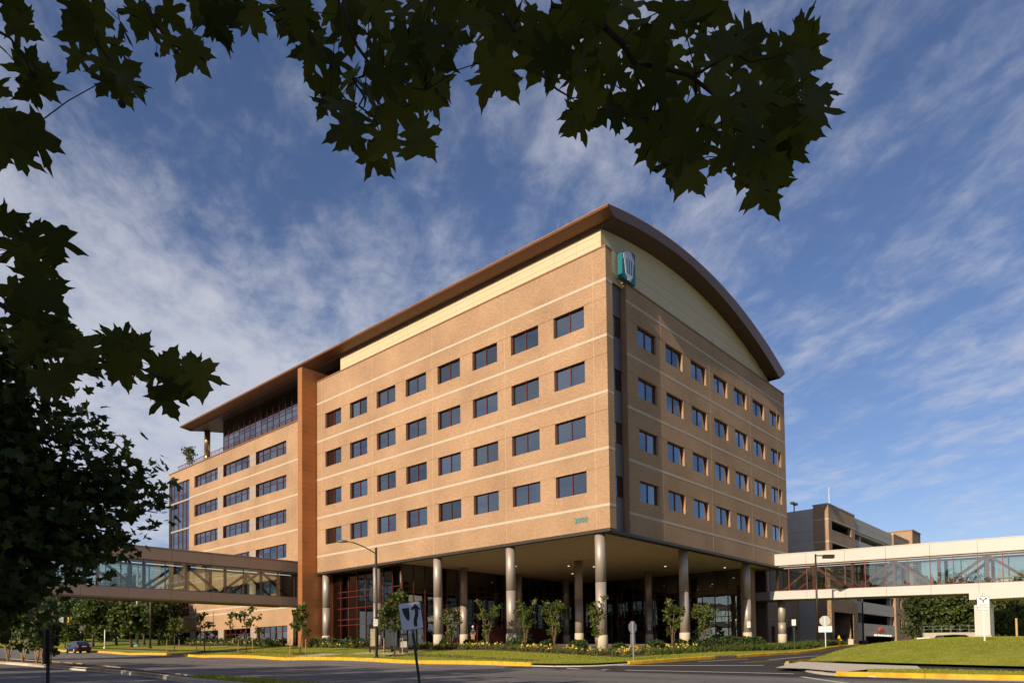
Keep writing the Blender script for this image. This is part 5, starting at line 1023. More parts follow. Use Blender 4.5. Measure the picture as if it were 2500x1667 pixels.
# terrace bits
t = thing('terrace_umbrella', 'folded dark green umbrella on the roof terrace', 'umbrella', (3.2, 66.9, 30.05)); MB().tube([(0, 0, 0), (0, 0, 2.4)], .03, 6).build('pole', BLACKM, t, local=True); MB().lathe([(.03, 2.5), (.10, 2.2), (.20, 1.5), (.22, 1.0), (.10, .95)], n=9).build('canopy', M('umbrella_green', (.02, .07, .06), .8), t, local=True)
LEAVES='-42.8,-25.046,4.799,0.324,-0.873,0.364,0.142,-0.336,-0.931,0.115,1;-42.966,-25.689,4.315,0.646,-0.617,-0.45,-0.753,-0.609,-0.247,0.117,3;-42.713,-24.791,4.805,0.302,-0.816,0.492,-0.043,-0.527,-0.849,0.114,3;-42.758,-25.322,4.34,0.114,-0.405,0.907,-0.067,-0.914,-0.399,0.133,2;-42.843,-25.655,4.199,0.198,-0.372,-0.907,-0.795,-0.602,0.074,0.1,2;-42.76,-25.157,4.488,-0.025,0.168,-0.985,-1,-0.014,0.023,0.106,0;-42.848,-25.624,4.174,-0.444,0.47,-0.763,0.448,-0.621,-0.643,0.121,1;-42.909,-25.081,4.418,0.486,-0.753,-0.443,-0.82,-0.569,0.068,0.11,3;-42.606,-24.505,5.073,-0.092,0.518,-0.85,-0.478,-0.772,-0.419,0.171,1;-42.909,-25.496,4.602,-0.131,0.751,-0.647,-0.58,-0.588,-0.564,0.132,0;-42.931,-25.245,4.071,0.35,-0.682,0.642,-0.304,-0.731,-0.611,0.149,3;-43.075,-25.934,3.623,0.384,-0.885,0.263,-0.592,-0.455,-0.665,0.161,1;-42.881,-25.395,3.914,0.562,-0.539,0.628,-0.105,-0.799,-0.592,0.128,3;-42.91,-25.989,3.729,-0.583,0.305,-0.753,0.201,-0.844,-0.498,0.157,1;-42.938,-25.477,3.944,0.018,0.116,-0.993,0.04,-0.993,-0.115,0.118,3;-42.283,-26.01,4.59,0.522,-0.837,0.164,-0.693,-0.529,-0.49,0.154,3;-42.252,-25.984,4.625,0.691,-0.196,-0.696,0.145,-0.905,0.399,0.13,3;-42.352,-26.082,4.363,0.152,-0.201,-0.968,-0.982,-0.142,-0.125,0.103,3;-42.415,-26.227,4.249,-0.502,0.257,-0.826,-0.417,-0.909,-0.03,0.142,3;-42.23,-25.486,4.876,-0.2,0.414,-0.888,0.186,-0.874,-0.449,0.104,3;-42.169,-25.093,5.277,-0.351,0.641,-0.683,-0.471,-0.751,-0.463,0.15,1;-42.43,-25.351,4.903,0.117,-0.424,-0.898,0.719,-0.588,0.371,0.114,3;-42.379,-25.132,4.919,0.404,-0.782,-0.474,-0.411,0.308,-0.858,0.105,0;-42.633,-25.896,4.152,0.578,-0.429,0.695,-0.252,-0.903,-0.348,0.135,2;-42.705,-26.155,3.991,0.607,-0.389,-0.693,-0.029,-0.882,0.47,0.127,2;-42.313,-24.965,4.874,0.632,-0.095,-0.769,-0.328,-0.932,-0.155,0.122,0;-42.483,-25.398,4.541,-0.372,0.563,-0.738,-0.333,-0.823,-0.46,0.104,0;-42.623,-25.399,4.587,-0.296,0.077,-0.952,0.06,-0.993,-0.099,0.102,3;-42.693,-25.808,4.385,-0.731,0.518,-0.444,0.246,-0.406,-0.88,0.14,0;-42.739,-25.847,4.447,-0.39,0.79,-0.473,-0.282,-0.592,-0.755,0.118,3;-42.275,-24.671,5.495,-0.541,0.776,-0.323,-0.504,-0.607,-0.614,0.171,2;-42.049,-24.527,5.793,-0.054,0.288,-0.956,-0.758,-0.635,-0.148,0.152,0;-41.888,-25.15,5.529,-0.25,0.281,-0.927,-0.094,-0.96,-0.265,0.15,3;-42.238,-25.941,4.661,0.362,-0.589,-0.723,-0.601,-0.74,0.302,0.135,2;-42.655,-25.661,4.508,0.635,-0.132,-0.761,-0.192,-0.981,0.011,0.133,2;-42.153,-25.188,5.282,0.659,-0.213,-0.721,-0.713,-0.48,-0.51,0.148,2;-42.082,-25.407,5.029,-0.154,0.809,-0.567,0.259,-0.521,-0.814,0.115,2;-42.463,-24.92,5.203,-0.558,0.753,-0.349,-0.585,-0.655,-0.478,0.147,2;-42.398,-24.984,4.94,0.251,-0.303,-0.919,-0.389,-0.901,0.191,0.146,3;-41.708,-25.017,5.76,-0.16,0.129,-0.979,0.328,-0.928,-0.176,0.171,2;-42.451,-25.329,4.538,0.452,-0.657,0.604,-0.302,-0.75,-0.589,0.116,0;-41.85,-25.957,4.916,0.669,-0.45,0.592,0.202,-0.656,-0.727,0.164,1;-42.065,-26.419,4.575,0.137,0.11,-0.984,-0.805,-0.567,-0.175,0.151,1;-41.74,-25.843,5.118,-0.275,0.345,-0.898,-0.417,-0.884,-0.211,0.139,1;-42.198,-26.209,4.575,0.37,-0.479,-0.796,-0.888,-0.434,-0.152,0.125,2;-41.867,-25.671,5.162,-0.374,0.797,-0.475,-0.043,-0.527,-0.849,0.152,3;-41.818,-25.201,5.609,-0.327,0.143,-0.934,-0.717,-0.681,0.147,0.156,2;-42.142,-25.657,5.121,-0.115,0.159,-0.98,0.003,-0.987,-0.161,0.154,1;-42.09,-26.109,4.691,-0.675,0.687,-0.269,-0.726,-0.685,0.071,0.14,1;-41.429,-25.224,5.776,-0.045,0.118,-0.992,-0.143,-0.983,-0.111,0.153,2;-41.312,-25.268,5.806,0.117,0.304,-0.945,-0.603,-0.734,-0.311,0.116,0;-41.89,-27.155,4.179,0.756,-0.652,0.054,-0.35,-0.474,-0.808,0.121,2;-41.206,-26.49,4.946,0.382,-0.8,-0.463,-0.909,-0.236,-0.343,0.123,3;-41.423,-26.746,4.622,-0.164,-0.031,-0.986,-0.952,-0.259,0.166,0.117,3;-41.972,-27.134,4.024,0.76,-0.308,-0.572,-0.619,-0.072,-0.782,0.152,1;-41.422,-26.542,4.5,0.768,-0.375,0.519,-0.274,-0.925,-0.263,0.153,3;-41.551,-26.749,4.353,0.426,-0.515,-0.744,-0.656,-0.742,0.138,0.107,1;-41.706,-26.787,4.184,0.272,-0.656,-0.704,-0.9,0.087,-0.428,0.145,2;-41.288,-26.497,4.587,-0.619,0.459,-0.637,-0.423,-0.878,-0.223,0.151,2;-41.887,-26.808,3.995,0.678,-0.591,-0.437,-0.726,-0.635,-0.266,0.145,0;-41.854,-26.983,3.698,0.007,0.168,0.986,-0.828,-0.552,0.1,0.156,2;-41.585,-26.656,4.142,0.562,-0.196,-0.803,-0.753,-0.522,-0.4,0.14,0;-41.391,-26.417,4.376,-0.023,0.566,-0.824,-0.983,-0.162,-0.084,0.106,1;-41.866,-26.656,3.876,0.573,-0.415,-0.707,-0.799,-0.477,-0.367,0.124,0;-42.024,-27.03,3.655,-0.517,0.508,-0.689,-0.303,-0.861,-0.408,0.114,2;-41.84,-26.513,4.074,0.143,-0.277,-0.95,-0.909,-0.416,-0.015,0.125,0;-42.132,-26.927,3.691,-0.343,0.16,-0.926,0.31,-0.911,-0.273,0.103,0;-41.981,-26.784,3.866,-0.722,0.557,-0.412,-0.69,-0.63,0.357,0.162,3;-41.766,-26.221,4.404,-0.459,0.165,-0.873,-0.422,-0.905,0.051,0.101,3;-41.75,-26.273,4.439,-0.752,0.649,0.113,-0.505,-0.458,-0.732,0.151,2;-41.752,-26.043,4.788,0.196,0.422,-0.885,0.073,-0.906,-0.416,0.13,2;-41.685,-25.987,4.833,-0.86,0.477,-0.182,-0.504,-0.85,0.155,0.135,2;-41.883,-26.236,4.732,-0.513,0.462,-0.723,-0.555,-0.821,-0.13,0.139,1;-41.919,-26.279,4.736,-0.865,0.501,0.032,0.094,0.224,-0.97,0.163,2;-41.99,-27.018,4.047,0.633,-0.773,-0.049,-0.762,-0.61,-0.215,0.166,1;-41.318,-25.8,5.079,-0.291,0.003,-0.957,-0.953,-0.084,0.29,0.161,2;-41.959,-26.579,4.086,0.115,-0.556,-0.823,-0.314,-0.806,0.501,0.174,0;-41.715,-26.578,4.207,0.053,-0.268,-0.962,-0.942,-0.334,0.041,0.164,2;-41.648,-26.418,4.639,0.265,0.163,-0.95,0.058,-0.986,-0.153,0.112,3;-41.379,-26.474,4.686,-0.557,0.37,-0.744,0.405,-0.661,-0.632,0.138,2;-41.716,-26.282,4.825,0.244,0.164,-0.956,-0.897,-0.335,-0.287,0.154,2;-41.08,-26.445,5.236,-0.627,0.6,-0.497,-0.112,-0.701,-0.704,0.131,2;-41.637,-25.76,5.269,-0.029,-0.074,-0.997,-0.147,-0.986,0.077,0.161,0;-41.613,-26.602,4.735,-0.254,-0.007,-0.967,-0.831,-0.509,0.222,0.118,3;-41.597,-26.019,4.867,-0.013,-0.037,-0.999,-0.511,-0.859,0.038,0.126,0;-41.981,-27.235,4.003,-0.107,0.048,-0.993,-0.813,-0.579,0.06,0.132,3;-41.554,-25.878,5.255,0.293,-0.732,-0.615,-0.884,0.038,-0.466,0.171,1;-41.668,-25.908,4.995,0.224,-0.468,-0.855,-0.543,-0.788,0.289,0.151,0;-41.861,-26.622,4.198,0.436,-0.321,-0.841,0.065,-0.92,0.385,0.132,0;-41.466,-26.168,5.006,0.27,-0.608,-0.747,-0.939,0.007,-0.344,0.111,0;-41.123,-26.181,5.383,0.391,0.11,-0.914,-0.492,-0.814,-0.308,0.17,0;-42.16,-27.075,4.103,0.622,-0.095,-0.777,-0.401,-0.891,-0.211,0.122,2;-41.367,-26.322,4.655,-0.559,0.387,-0.733,-0.351,-0.912,-0.214,0.139,0;-41.765,-26.346,4.819,0.789,-0.511,-0.341,-0.52,-0.259,-0.814,0.15,0;-41.544,-25.916,4.828,-0.079,0.257,-0.963,-0.265,-0.937,-0.228,0.113,2;-42.136,-27.05,3.798,0.487,-0.864,0.13,-0.522,-0.408,-0.749,0.121,1;-41.228,-26.074,5.165,-0.035,0.134,-0.99,-0.272,-0.955,-0.119,0.169,0;-41.208,-27.211,4.543,0.384,-0.917,0.104,-0.254,-0.214,-0.943,0.142,3;-41.553,-27.514,4.069,0.545,-0.838,0.029,0.084,0.02,-0.996,0.111,1;-40.818,-27.033,4.759,0.443,-0.82,-0.361,-0.89,-0.451,-0.068,0.119,1;-41.01,-27.134,4.537,0.603,-0.345,-0.719,-0.724,0.143,-0.675,0.164,0;-41.418,-27.5,4.091,0.11,0.537,-0.836,0.747,-0.6,-0.287,0.116,1;-41.49,-27.404,4.09,-0.196,-0.162,-0.967,-0.324,-0.92,0.22,0.123,0;-40.982,-26.981,4.71,-0.102,0.72,-0.686,-0.711,-0.535,-0.456,0.161,0;-41.77,-27.34,3.954,0.667,-0.142,-0.731,-0.673,-0.537,-0.509,0.146,3;-41.577,-27.158,4.135,-0.206,0.476,-0.855,-0.927,-0.376,0.014,0.138,2;-40.971,-26.624,4.809,-0.514,0.832,-0.211,-0.544,-0.506,-0.669,0.103,0;-41.292,-26.955,4.608,-0.524,0.603,-0.602,-0.689,-0.715,-0.118,0.163,1;-41.273,-26.87,4.768,-0.768,0.634,0.089,-0.567,-0.609,-0.555,0.158,0;-41.261,-27.019,4.707,-0.376,0.355,-0.856,-0.284,-0.923,-0.258,0.127,2;-41.549,-27.489,4.021,-0.555,0.799,-0.232,-0.6,-0.577,-0.554,0.138,2;-41.891,-27.285,4.069,0.449,-0.878,-0.166,-0.892,-0.429,-0.145,0.11,3;-41.586,-27.397,4.179,0.116,0.518,-0.848,-0.187,-0.827,-0.531,0.133,1;-40.843,-27.027,5.035,-0.117,0.405,-0.907,-0.661,-0.714,-0.233,0.125,2;-40.834,-26.958,4.992,-0.247,0.756,-0.605,-0.366,-0.651,-0.664,0.171,2;-41.493,-27.079,4.38,0.68,-0.715,-0.164,-0.711,-0.588,-0.385,0.174,1;-41.076,-26.928,4.914,0.543,-0.477,-0.691,-0.356,0.615,-0.704,0.123,1;-41.503,-27.474,4.14,-0.013,-0.057,-0.998,-0.985,-0.173,0.023,0.118,2;-40.853,-26.545,4.983,-0.188,-0.192,-0.963,-0.626,-0.732,0.268,0.158,0;-41.645,-27.148,4.365,0.727,-0.685,0.046,-0.178,-0.253,-0.951,0.121,1;-40.928,-26.562,5.184,-0.24,0.167,-0.956,-0.931,0.239,0.275,0.163,2;-40.889,-27.732,4.556,0.799,-0.293,-0.525,-0.528,0.075,-0.846,0.157,2;-41.052,-27.958,4.058,0.019,0.105,0.994,-0.812,-0.579,0.076,0.164,3;-40.494,-27.793,4.531,0.235,-0.391,0.89,-0.59,-0.785,-0.189,0.154,2;-40.784,-27.916,4.227,0.068,-0.48,0.875,-0.792,-0.559,-0.245,0.16,3;-40.904,-28.099,4.022,-0.418,0.012,0.908,-0.893,-0.187,-0.408,0.118,3;-40.571,-28.163,4.287,-0.777,0.537,0.327,-0.348,0.067,-0.935,0.13,3;-40.237,-27.945,4.719,0.816,-0.493,0.303,-0.177,-0.711,-0.681,0.148,1;-40.733,-28.123,4.146,0.521,-0.829,-0.203,-0.708,-0.287,-0.645,0.107,0;-40.946,-28.182,3.986,0.52,-0.385,-0.762,-0.486,-0.867,0.107,0.159,2;-40.974,-28.246,3.699,0.432,-0.174,0.885,-0.559,-0.822,0.112,0.164,0;-40.526,-28.148,4.142,-0.037,-0.337,-0.941,-0.624,-0.728,0.286,0.11,3;-40.741,-28.093,3.872,0.545,-0.738,-0.398,-0.771,-0.255,-0.584,0.131,1;-40.13,-27.953,4.347,-0.064,0.102,-0.993,-0.983,-0.177,0.045,0.143,0;-40.476,-27.941,3.983,0.391,-0.911,-0.13,-0.919,-0.38,-0.104,0.116,1;-40.852,-28.116,3.736,0.151,0.312,-0.938,-0.989,0.04,-0.145,0.146,1;-40.631,-27.92,3.787,0.687,-0.668,-0.287,-0.56,-0.234,-0.795,0.127,2;-40.945,-28.044,3.589,0.316,-0.069,-0.946,-0.945,0.066,-0.321,0.159,1;-41.031,-28.081,3.493,-0.458,0.188,-0.869,-0.545,-0.832,0.107,0.114,3;-40.949,-28.003,3.658,-0.192,0.386,-0.902,-0.952,-0.296,0.076,0.122,1;-41.013,-27.946,3.706,-0.181,0.659,-0.73,-0.568,-0.676,-0.469,0.115,2;-41.351,-27.89,3.486,0.524,-0.463,-0.715,-0.726,-0.682,-0.091,0.132,1;-40.877,-27.694,3.856,-0.274,0.217,-0.937,-0.71,-0.702,0.045,0.16,3;-40.8,-27.567,3.981,0.195,0.193,-0.962,-0.838,-0.477,-0.266,0.127,2;-40.696,-27.398,4.188,0.051,0.021,-0.999,-0.723,-0.689,-0.051,0.126,1;-40.597,-27.355,4.319,-0.73,0.45,-0.515,-0.038,-0.778,-0.627,0.145,3;-41.061,-27.438,4.105,-0.1,-0.014,-0.995,-0.439,-0.897,0.056,0.105,0;-40.998,-27.379,4.208,-0.505,0.369,-0.78,-0.318,-0.92,-0.229,0.132,2;-40.971,-27.105,4.342,0.041,-0.386,-0.922,-0.988,-0.152,0.02,0.132,0;-41.097,-27.292,4.13,-0.389,0.67,-0.632,-0.278,-0.739,-0.613,0.113,0;-41.496,-27.58,3.779,-0.524,0.747,-0.409,-0.839,-0.535,0.098,0.104,3;-41.58,-27.683,3.681,-0.533,0.435,0.726,-0.832,-0.115,-0.543,0.121,3;-40.822,-27.168,4.649,-0.698,0.67,-0.252,-0.163,-0.491,-0.856,0.109,0;-41.065,-27.335,4.513,-0.728,0.68,0.087,-0.092,0.029,-0.995,0.114,3;-41.384,-27.587,4.241,-0.693,0.693,0.199,-0.278,-0.002,-0.961,0.147,2;-41.471,-27.61,3.932,0.274,0.06,-0.96,-0.952,0.159,-0.262,0.122,0;-41.296,-28.169,3.511,-0.533,0.26,-0.806,-0.513,-0.856,0.064,0.131,3;-41.196,-27.699,4.291,-0.67,0.299,-0.679,0.685,-0.103,-0.721,0.134,0;-41.01,-27.72,4.382,0.336,-0.842,-0.422,0.226,0.507,-0.832,0.142,3;-41.125,-27.414,4.503,0.398,-0.023,-0.917,-0.718,-0.63,-0.297,0.167,1;-41.116,-28.115,3.747,0.719,-0.595,-0.36,-0.455,-0.01,-0.89,0.17,2;-41.177,-28.018,3.785,-0.628,0.471,-0.619,-0.424,-0.875,-0.235,0.163,3;-41.095,-27.558,4.023,0.279,-0.684,-0.674,-0.5,0.496,-0.71,0.162,0;-41.196,-27.702,4.249,0.524,-0.014,-0.851,-0.788,-0.388,-0.479,0.142,3;-40.371,-27.147,4.983,0.544,-0.265,-0.796,-0.826,-0.334,-0.454,0.161,0;-40.387,-27.164,5.079,-0.13,0.518,-0.846,-0.6,-0.72,-0.348,0.151,0;-40.882,-27.722,4.249,-0.002,0.652,-0.758,-0.929,-0.282,-0.241,0.118,1;-41.257,-27.791,3.939,-0.381,0.548,-0.744,-0.409,-0.822,-0.396,0.171,1;-41.146,-28.043,3.592,-0.552,0.398,-0.733,-0.217,-0.917,-0.334,0.115,0;-40.356,-27.775,4.534,0.775,-0.604,-0.188,-0.611,-0.638,-0.469,0.11,3;-40.206,-27.449,4.988,-0.127,0.253,-0.959,-0.928,-0.371,0.025,0.133,1;-40.202,-27.975,4.614,-0.498,0.811,-0.306,-0.638,-0.582,-0.504,0.168,1;-41.242,-28.133,3.482,0.204,-0.623,-0.755,-0.958,0.03,-0.285,0.144,2;-41.079,-27.79,3.939,0.293,0.254,-0.922,-0.912,-0.217,-0.349,0.168,3;-40.113,-27.961,4.454,-0.641,0.288,-0.712,0.505,-0.541,-0.673,0.174,2;-40.949,-27.775,4.468,0.464,-0.702,-0.54,-0.864,-0.226,-0.449,0.165,0;-40.276,-27.58,4.789,-0.168,0.147,-0.975,-0.73,-0.683,0.023,0.173,2;-40.945,-27.409,4.276,0.269,-0.216,-0.939,-0.963,-0.081,-0.258,0.167,3;-41.185,-28.138,3.751,-0.264,0.025,-0.964,-0.82,-0.532,0.211,0.162,2;-41.454,-27.907,3.528,0.812,-0.519,-0.266,-0.542,-0.501,-0.675,0.154,1;-40.849,-28.094,4.062,0.294,-0.193,-0.936,-0.821,0.451,-0.351,0.165,2;-40.273,-27.45,4.443,0.722,-0.629,-0.288,-0.19,0.22,-0.957,0.17,3;-40.482,-27.191,5.18,-0.579,0.386,-0.718,-0.801,-0.431,0.414,0.165,2;-41.378,-27.904,4.09,-0.177,0.557,-0.811,-0.677,-0.667,-0.31,0.13,3;-40.92,-27.321,4.455,0.332,-0.6,-0.728,-0.925,-0.356,-0.129,0.118,1;-40.748,-27.001,5.129,0.611,-0.091,-0.786,-0.791,-0.121,-0.6,0.131,2;-40.618,-27.491,4.661,0.178,0.337,-0.924,-0.288,-0.88,-0.377,0.143,0;-40.496,-26.909,5.03,0.718,-0.621,-0.314,-0.597,-0.317,-0.737,0.162,3;-40.831,-27.231,4.901,-0.119,-0.092,-0.989,-0.778,-0.61,0.15,0.174,3;-40.978,-27.624,3.851,0.778,-0.503,-0.377,-0.546,-0.838,-0.01,0.116,1;-40.455,-27.76,4.497,-0.145,0.395,-0.907,-0.286,-0.895,-0.344,0.117,3;-40.223,-27.218,4.782,0.352,-0.739,-0.574,-0.931,-0.218,-0.291,0.128,3;-40.885,-27.995,4.28,0.011,0.362,-0.932,-0.202,-0.912,-0.357,0.162,1;-40.066,-27.543,4.68,0.423,-0.471,-0.774,-0.9,-0.316,-0.3,0.125,1;-40.924,-28.096,3.8,0.337,-0.099,-0.936,-0.792,0.509,-0.338,0.14,2;-41.346,-27.763,3.708,0.506,-0.143,-0.851,-0.841,0.136,-0.523,0.146,0;-39.822,-27.614,4.366,0.339,0.283,-0.897,-0.888,0.412,-0.205,0.137,2;-40.673,-27.822,4.093,-0.074,0.359,-0.93,-0.634,-0.737,-0.234,0.119,0;-40.069,-27.56,4.998,-0.612,0.788,0.075,-0.564,-0.367,-0.74,0.159,1;-42.886,-25.143,3.738,0.833,-0.437,0.339,-0.102,-0.724,-0.683,0.114,1;-42.757,-24.68,3.939,0.575,-0.275,0.77,-0.548,-0.829,0.113,0.153,0;-42.766,-25.136,3.687,0.39,-0.578,0.717,0.097,-0.749,-0.656,0.116,2;-42.603,-24.725,3.849,0.332,-0.784,0.525,-0.401,-0.621,-0.673,0.142,0;-42.868,-25.974,3.362,0.182,0.393,-0.901,-0.003,-0.916,-0.4,0.132,1;-42.863,-25.482,3.44,0.793,-0.364,-0.488,-0.591,-0.651,-0.476,0.132,0;-42.661,-24.894,3.552,0.492,-0.837,0.24,-0.834,-0.532,-0.144,0.152,2;-42.939,-25.866,3.153,0.774,-0.31,-0.552,-0.389,-0.921,-0.028,0.158,2;-42.637,-25.125,3.258,0.085,-0.471,0.878,-0.392,-0.826,-0.405,0.135,0;-42.812,-25.756,3.068,0.35,-0.415,-0.84,-0.728,-0.685,0.034,0.107,3;-42.793,-26.112,2.814,-0.095,0.431,0.897,-0.664,-0.699,0.266,0.132,2;-42.45,-25.4,3.182,-0.285,0.105,0.953,0.211,-0.963,0.169,0.126,0;-42.456,-25.439,3.221,0.873,-0.436,0.22,-0.461,-0.885,0.075,0.111,0;-42.627,-26.077,2.911,0.661,-0.462,0.591,0.087,-0.735,-0.672,0.106,1;-42.288,-25.543,3.046,0.178,-0.523,0.833,-0.602,-0.728,-0.329,0.154,1;-42.315,-25.952,2.946,0.04,0.168,0.985,-0.141,-0.975,0.172,0.107,0;-42.061,-25.349,3.212,0.723,-0.688,-0.063,-0.662,-0.663,-0.35,0.11,3;-42.395,-26.19,2.9,0.198,0.207,-0.958,-0.434,-0.858,-0.275,0.144,2;-42.289,-25.878,2.95,-0.221,-0.02,-0.975,-0.192,-0.979,0.064,0.101,1;-42.259,-25.444,3.018,0.52,-0.097,-0.849,-0.487,-0.85,-0.201,0.145,2;-42.291,-25.717,2.978,-0.216,0.67,-0.711,0.064,-0.717,-0.695,0.141,0;-42.235,-25.379,3.155,-0.489,0.206,-0.848,-0.872,-0.096,0.48,0.142,2;-42.654,-26.121,2.877,0.047,0.397,-0.917,-0.674,-0.665,-0.322,0.136,0;-42.582,-25.795,2.998,0.121,0.511,-0.851,-0.047,-0.853,-0.519,0.13,1;-42.452,-24.903,3.274,0.264,-0.671,-0.693,-0.61,-0.673,0.419,0.144,1;-42.71,-25.763,2.992,-0.25,0.366,-0.896,-0.513,-0.835,-0.198,0.134,2;-42.904,-25.887,2.739,0.743,-0.276,0.61,-0.29,-0.954,-0.078,0.13,3;-42.605,-25.15,3.099,-0.347,0.344,-0.873,0.066,-0.919,-0.389,0.141,3;-42.522,-24.961,3.11,-0.816,0.576,-0.045,-0.539,-0.787,-0.299,0.143,0;-42.869,-25.753,3.021,-0.326,0.281,-0.903,0.263,-0.89,-0.372,0.141,2;-42.845,-25.746,2.938,-0.646,0.759,-0.078,0.643,0.487,-0.591,0.134,1;-42.842,-25.411,3.213,-0.122,0.158,-0.98,0.06,-0.984,-0.166,0.12,2;-42.68,-24.395,3.786,0.676,-0.114,-0.728,-0.608,-0.644,-0.464,0.169,3;-42.702,-25.53,3.087,0.508,-0.565,-0.65,-0.617,-0.765,0.182,0.171,1;-42.674,-24.441,4.031,0.509,0.001,-0.861,-0.449,-0.853,-0.266,0.168,2;-42.656,-25.918,3.012,0.233,-0.384,-0.893,-0.673,-0.727,0.137,0.119,2;-41.964,-24.842,3.437,-0.255,0.26,-0.931,-0.031,-0.965,-0.261,0.142,0;-42.592,-24.936,3.35,-0.494,0.517,-0.699,-0.351,-0.854,-0.384,0.154,0;-42.816,-25.556,3.362,-0.357,0.706,-0.611,-0.391,-0.708,-0.589,0.122,0;-42.155,-24.875,3.458,-0.193,-0.006,-0.981,-0.581,-0.805,0.119,0.157,3;-42.283,-25.955,2.921,-0.696,0.695,0.182,-0.708,-0.62,-0.339,0.127,2;-42.902,-25.743,3.134,0.293,0.234,-0.927,-0.393,-0.855,-0.34,0.145,3'
TWIGS=[[[[-41.582,-27.033,4.815],[-41.448,-27.054,4.674],[-41.5,-27.217,4.31],[-41.352,-27.253,4.192],[-41.211,-27.292,4.153]],0.011],[[[-41.383,-27.4,4.708],[-41.246,-27.426,4.536],[-41.323,-27.558,4.253],[-41.179,-27.595,4.166],[-41.037,-27.642,4.196],[-41.082,-27.817,4.036],[-40.877,-27.918,3.962],[-40.699,-28.007,3.953]],0.017],[[[-41.18,-27.595,4.165],[-41.095,-27.571,4.105],[-41.191,-27.684,3.844],[-41.062,-27.706,3.816]],0.007],[[[-41.056,-27.804,4.06],[-40.948,-27.803,3.937],[-40.996,-27.964,3.653],[-40.863,-27.994,3.655]],0.007],[[[-41.089,-27.839,4.019],[-40.919,-27.924,4.156],[-40.973,-28.082,4.011],[-40.831,-28.13,4.108]],0.006],[[[-42.03,-26.605,4.772],[-41.945,-26.572,4.616],[-41.997,-26.734,4.275],[-41.894,-26.724,4.222],[-41.756,-26.762,4.194],[-41.785,-26.958,4.029]],0.011],[[[-41.925,-26.764,4.178],[-41.919,-26.654,4.155],[-41.985,-26.801,3.926],[-41.889,-26.785,3.866]],0.007],[[[-41.637,-26.827,4.92],[-41.572,-26.766,4.737],[-41.672,-26.887,4.436],[-41.638,-26.795,4.401]],0.008],[[[-42.568,-25.789,4.937],[-42.495,-25.736,4.754],[-42.494,-25.971,4.487],[-42.396,-25.95,4.434],[-42.349,-25.882,4.446]],0.008],[[[-42.732,-25.677,4.888],[-42.689,-25.593,4.709],[-42.703,-25.808,4.428],[-42.617,-25.773,4.357],[-42.556,-25.72,4.312]],0.009],[[[-43.249,-25.094,3.46],[-43.037,-25.205,3.356],[-42.952,-25.531,3.171],[-42.833,-25.538,3.139],[-42.736,-25.527,3.082],[-42.667,-25.838,2.943],[-42.516,-25.878,2.912],[-42.363,-25.935,2.9]],0.012],[[[-43.264,-25.225,3.419],[-43.06,-25.334,3.39],[-42.97,-25.669,3.384],[-42.88,-25.652,3.413]],0.006],[[[-42.932,-25.436,3.248],[-42.838,-25.422,3.269],[-42.812,-25.69,3.212]],0.005],[[[-43.282,-25.256,4.325],[-43.033,-25.423,4.426],[-42.953,-25.735,4.215],[-42.883,-25.69,4.145]],0.009],[[[-43.23,-25.511,3.826],[-43.024,-25.631,3.845],[-42.983,-25.892,3.7]],0.006],[[[-42.153,-25.963,5.136],[-42.094,-25.886,4.942],[-42.136,-26.091,4.698],[-42.027,-26.081,4.76]],0.007]]
FRUITS=[[[-42.609,-25.917,4.05],0.0165,[-42.608,-25.922,4.096]],[[-42.494,-25.985,4.303],0.009,[-42.499,-25.985,4.391]],[[-42.414,-26.003,4.356],0.01,[-42.415,-26.005,4.407]],[[-40.943,-27.979,3.585],0.013,[-40.943,-27.98,3.629]]]
# ================================================================ vegetation
rng = np.random.default_rng(4)
def skeleton(rs, base, h, spread, n1, n2, trunk_r, lean=0.0, clear=.3, up=.55, n3=3):
    # tapered trunk, limbs and twigs; returns tubes and twig tips
    tubes = []; tips = []; top = base+Vector((rs.uniform(-1, 1)*lean, rs.uniform(-1, 1)*lean, h*.86)); mid = base.lerp(top, .5)+Vector((rs.uniform(-.04, .04)*h, rs.uniform(-.04, .04)*h, 0))
    tr = [base, base.lerp(mid, .5), mid, mid.lerp(top, .55), top]; tubes.append((tr, [trunk_r*1.25, trunk_r, trunk_r*.72, trunk_r*.4, trunk_r*.12])); tips.append(top)
    for i in range(n1):
        f = clear+(1-clear)*(i+rs.random()*.6)/n1; f = min(f, .97); p = tr[0].lerp(tr[2], f*2) if f < .5 else tr[2].lerp(tr[4], f*2-1); a = i*2.4+rs.uniform(-.5, .5)
        L_ = spread*(1.1-.62*abs(f-.45)*1.4)*rs.uniform(.72, 1.15); d = Vector((math.cos(a), math.sin(a), up+rs.uniform(-.25, .4)*1.0)).normalized(); q = p+d*L_*.55; e = q+(d+Vector((0, 0, rs.uniform(-.25, .15)))).normalized()*L_*.45
        r0 = trunk_r*.42*(1.05-f*.6); tubes.append(([p, q, e], [r0, r0*.55, r0*.15])); tips.append(e)
        for j in range(n2):
            g = rs.uniform(.3, 1); s = p.lerp(q, g*1.6) if g < .6 else q.lerp(e, (g-.6)*2.5); dd = (d+Vector((rs.uniform(-1, 1), rs.uniform(-1, 1), rs.uniform(-.5, .7)))).normalized(); l2 = L_*rs.uniform(.22, .48); e2 = s+dd*l2; tubes.append(([s, s.lerp(e2, .5)+Vector((0, 0, .05*l2)), e2], [r0*.35, r0*.22, r0*.07])); tips += [e2, s.lerp(e2, .6)]
    return tubes, tips
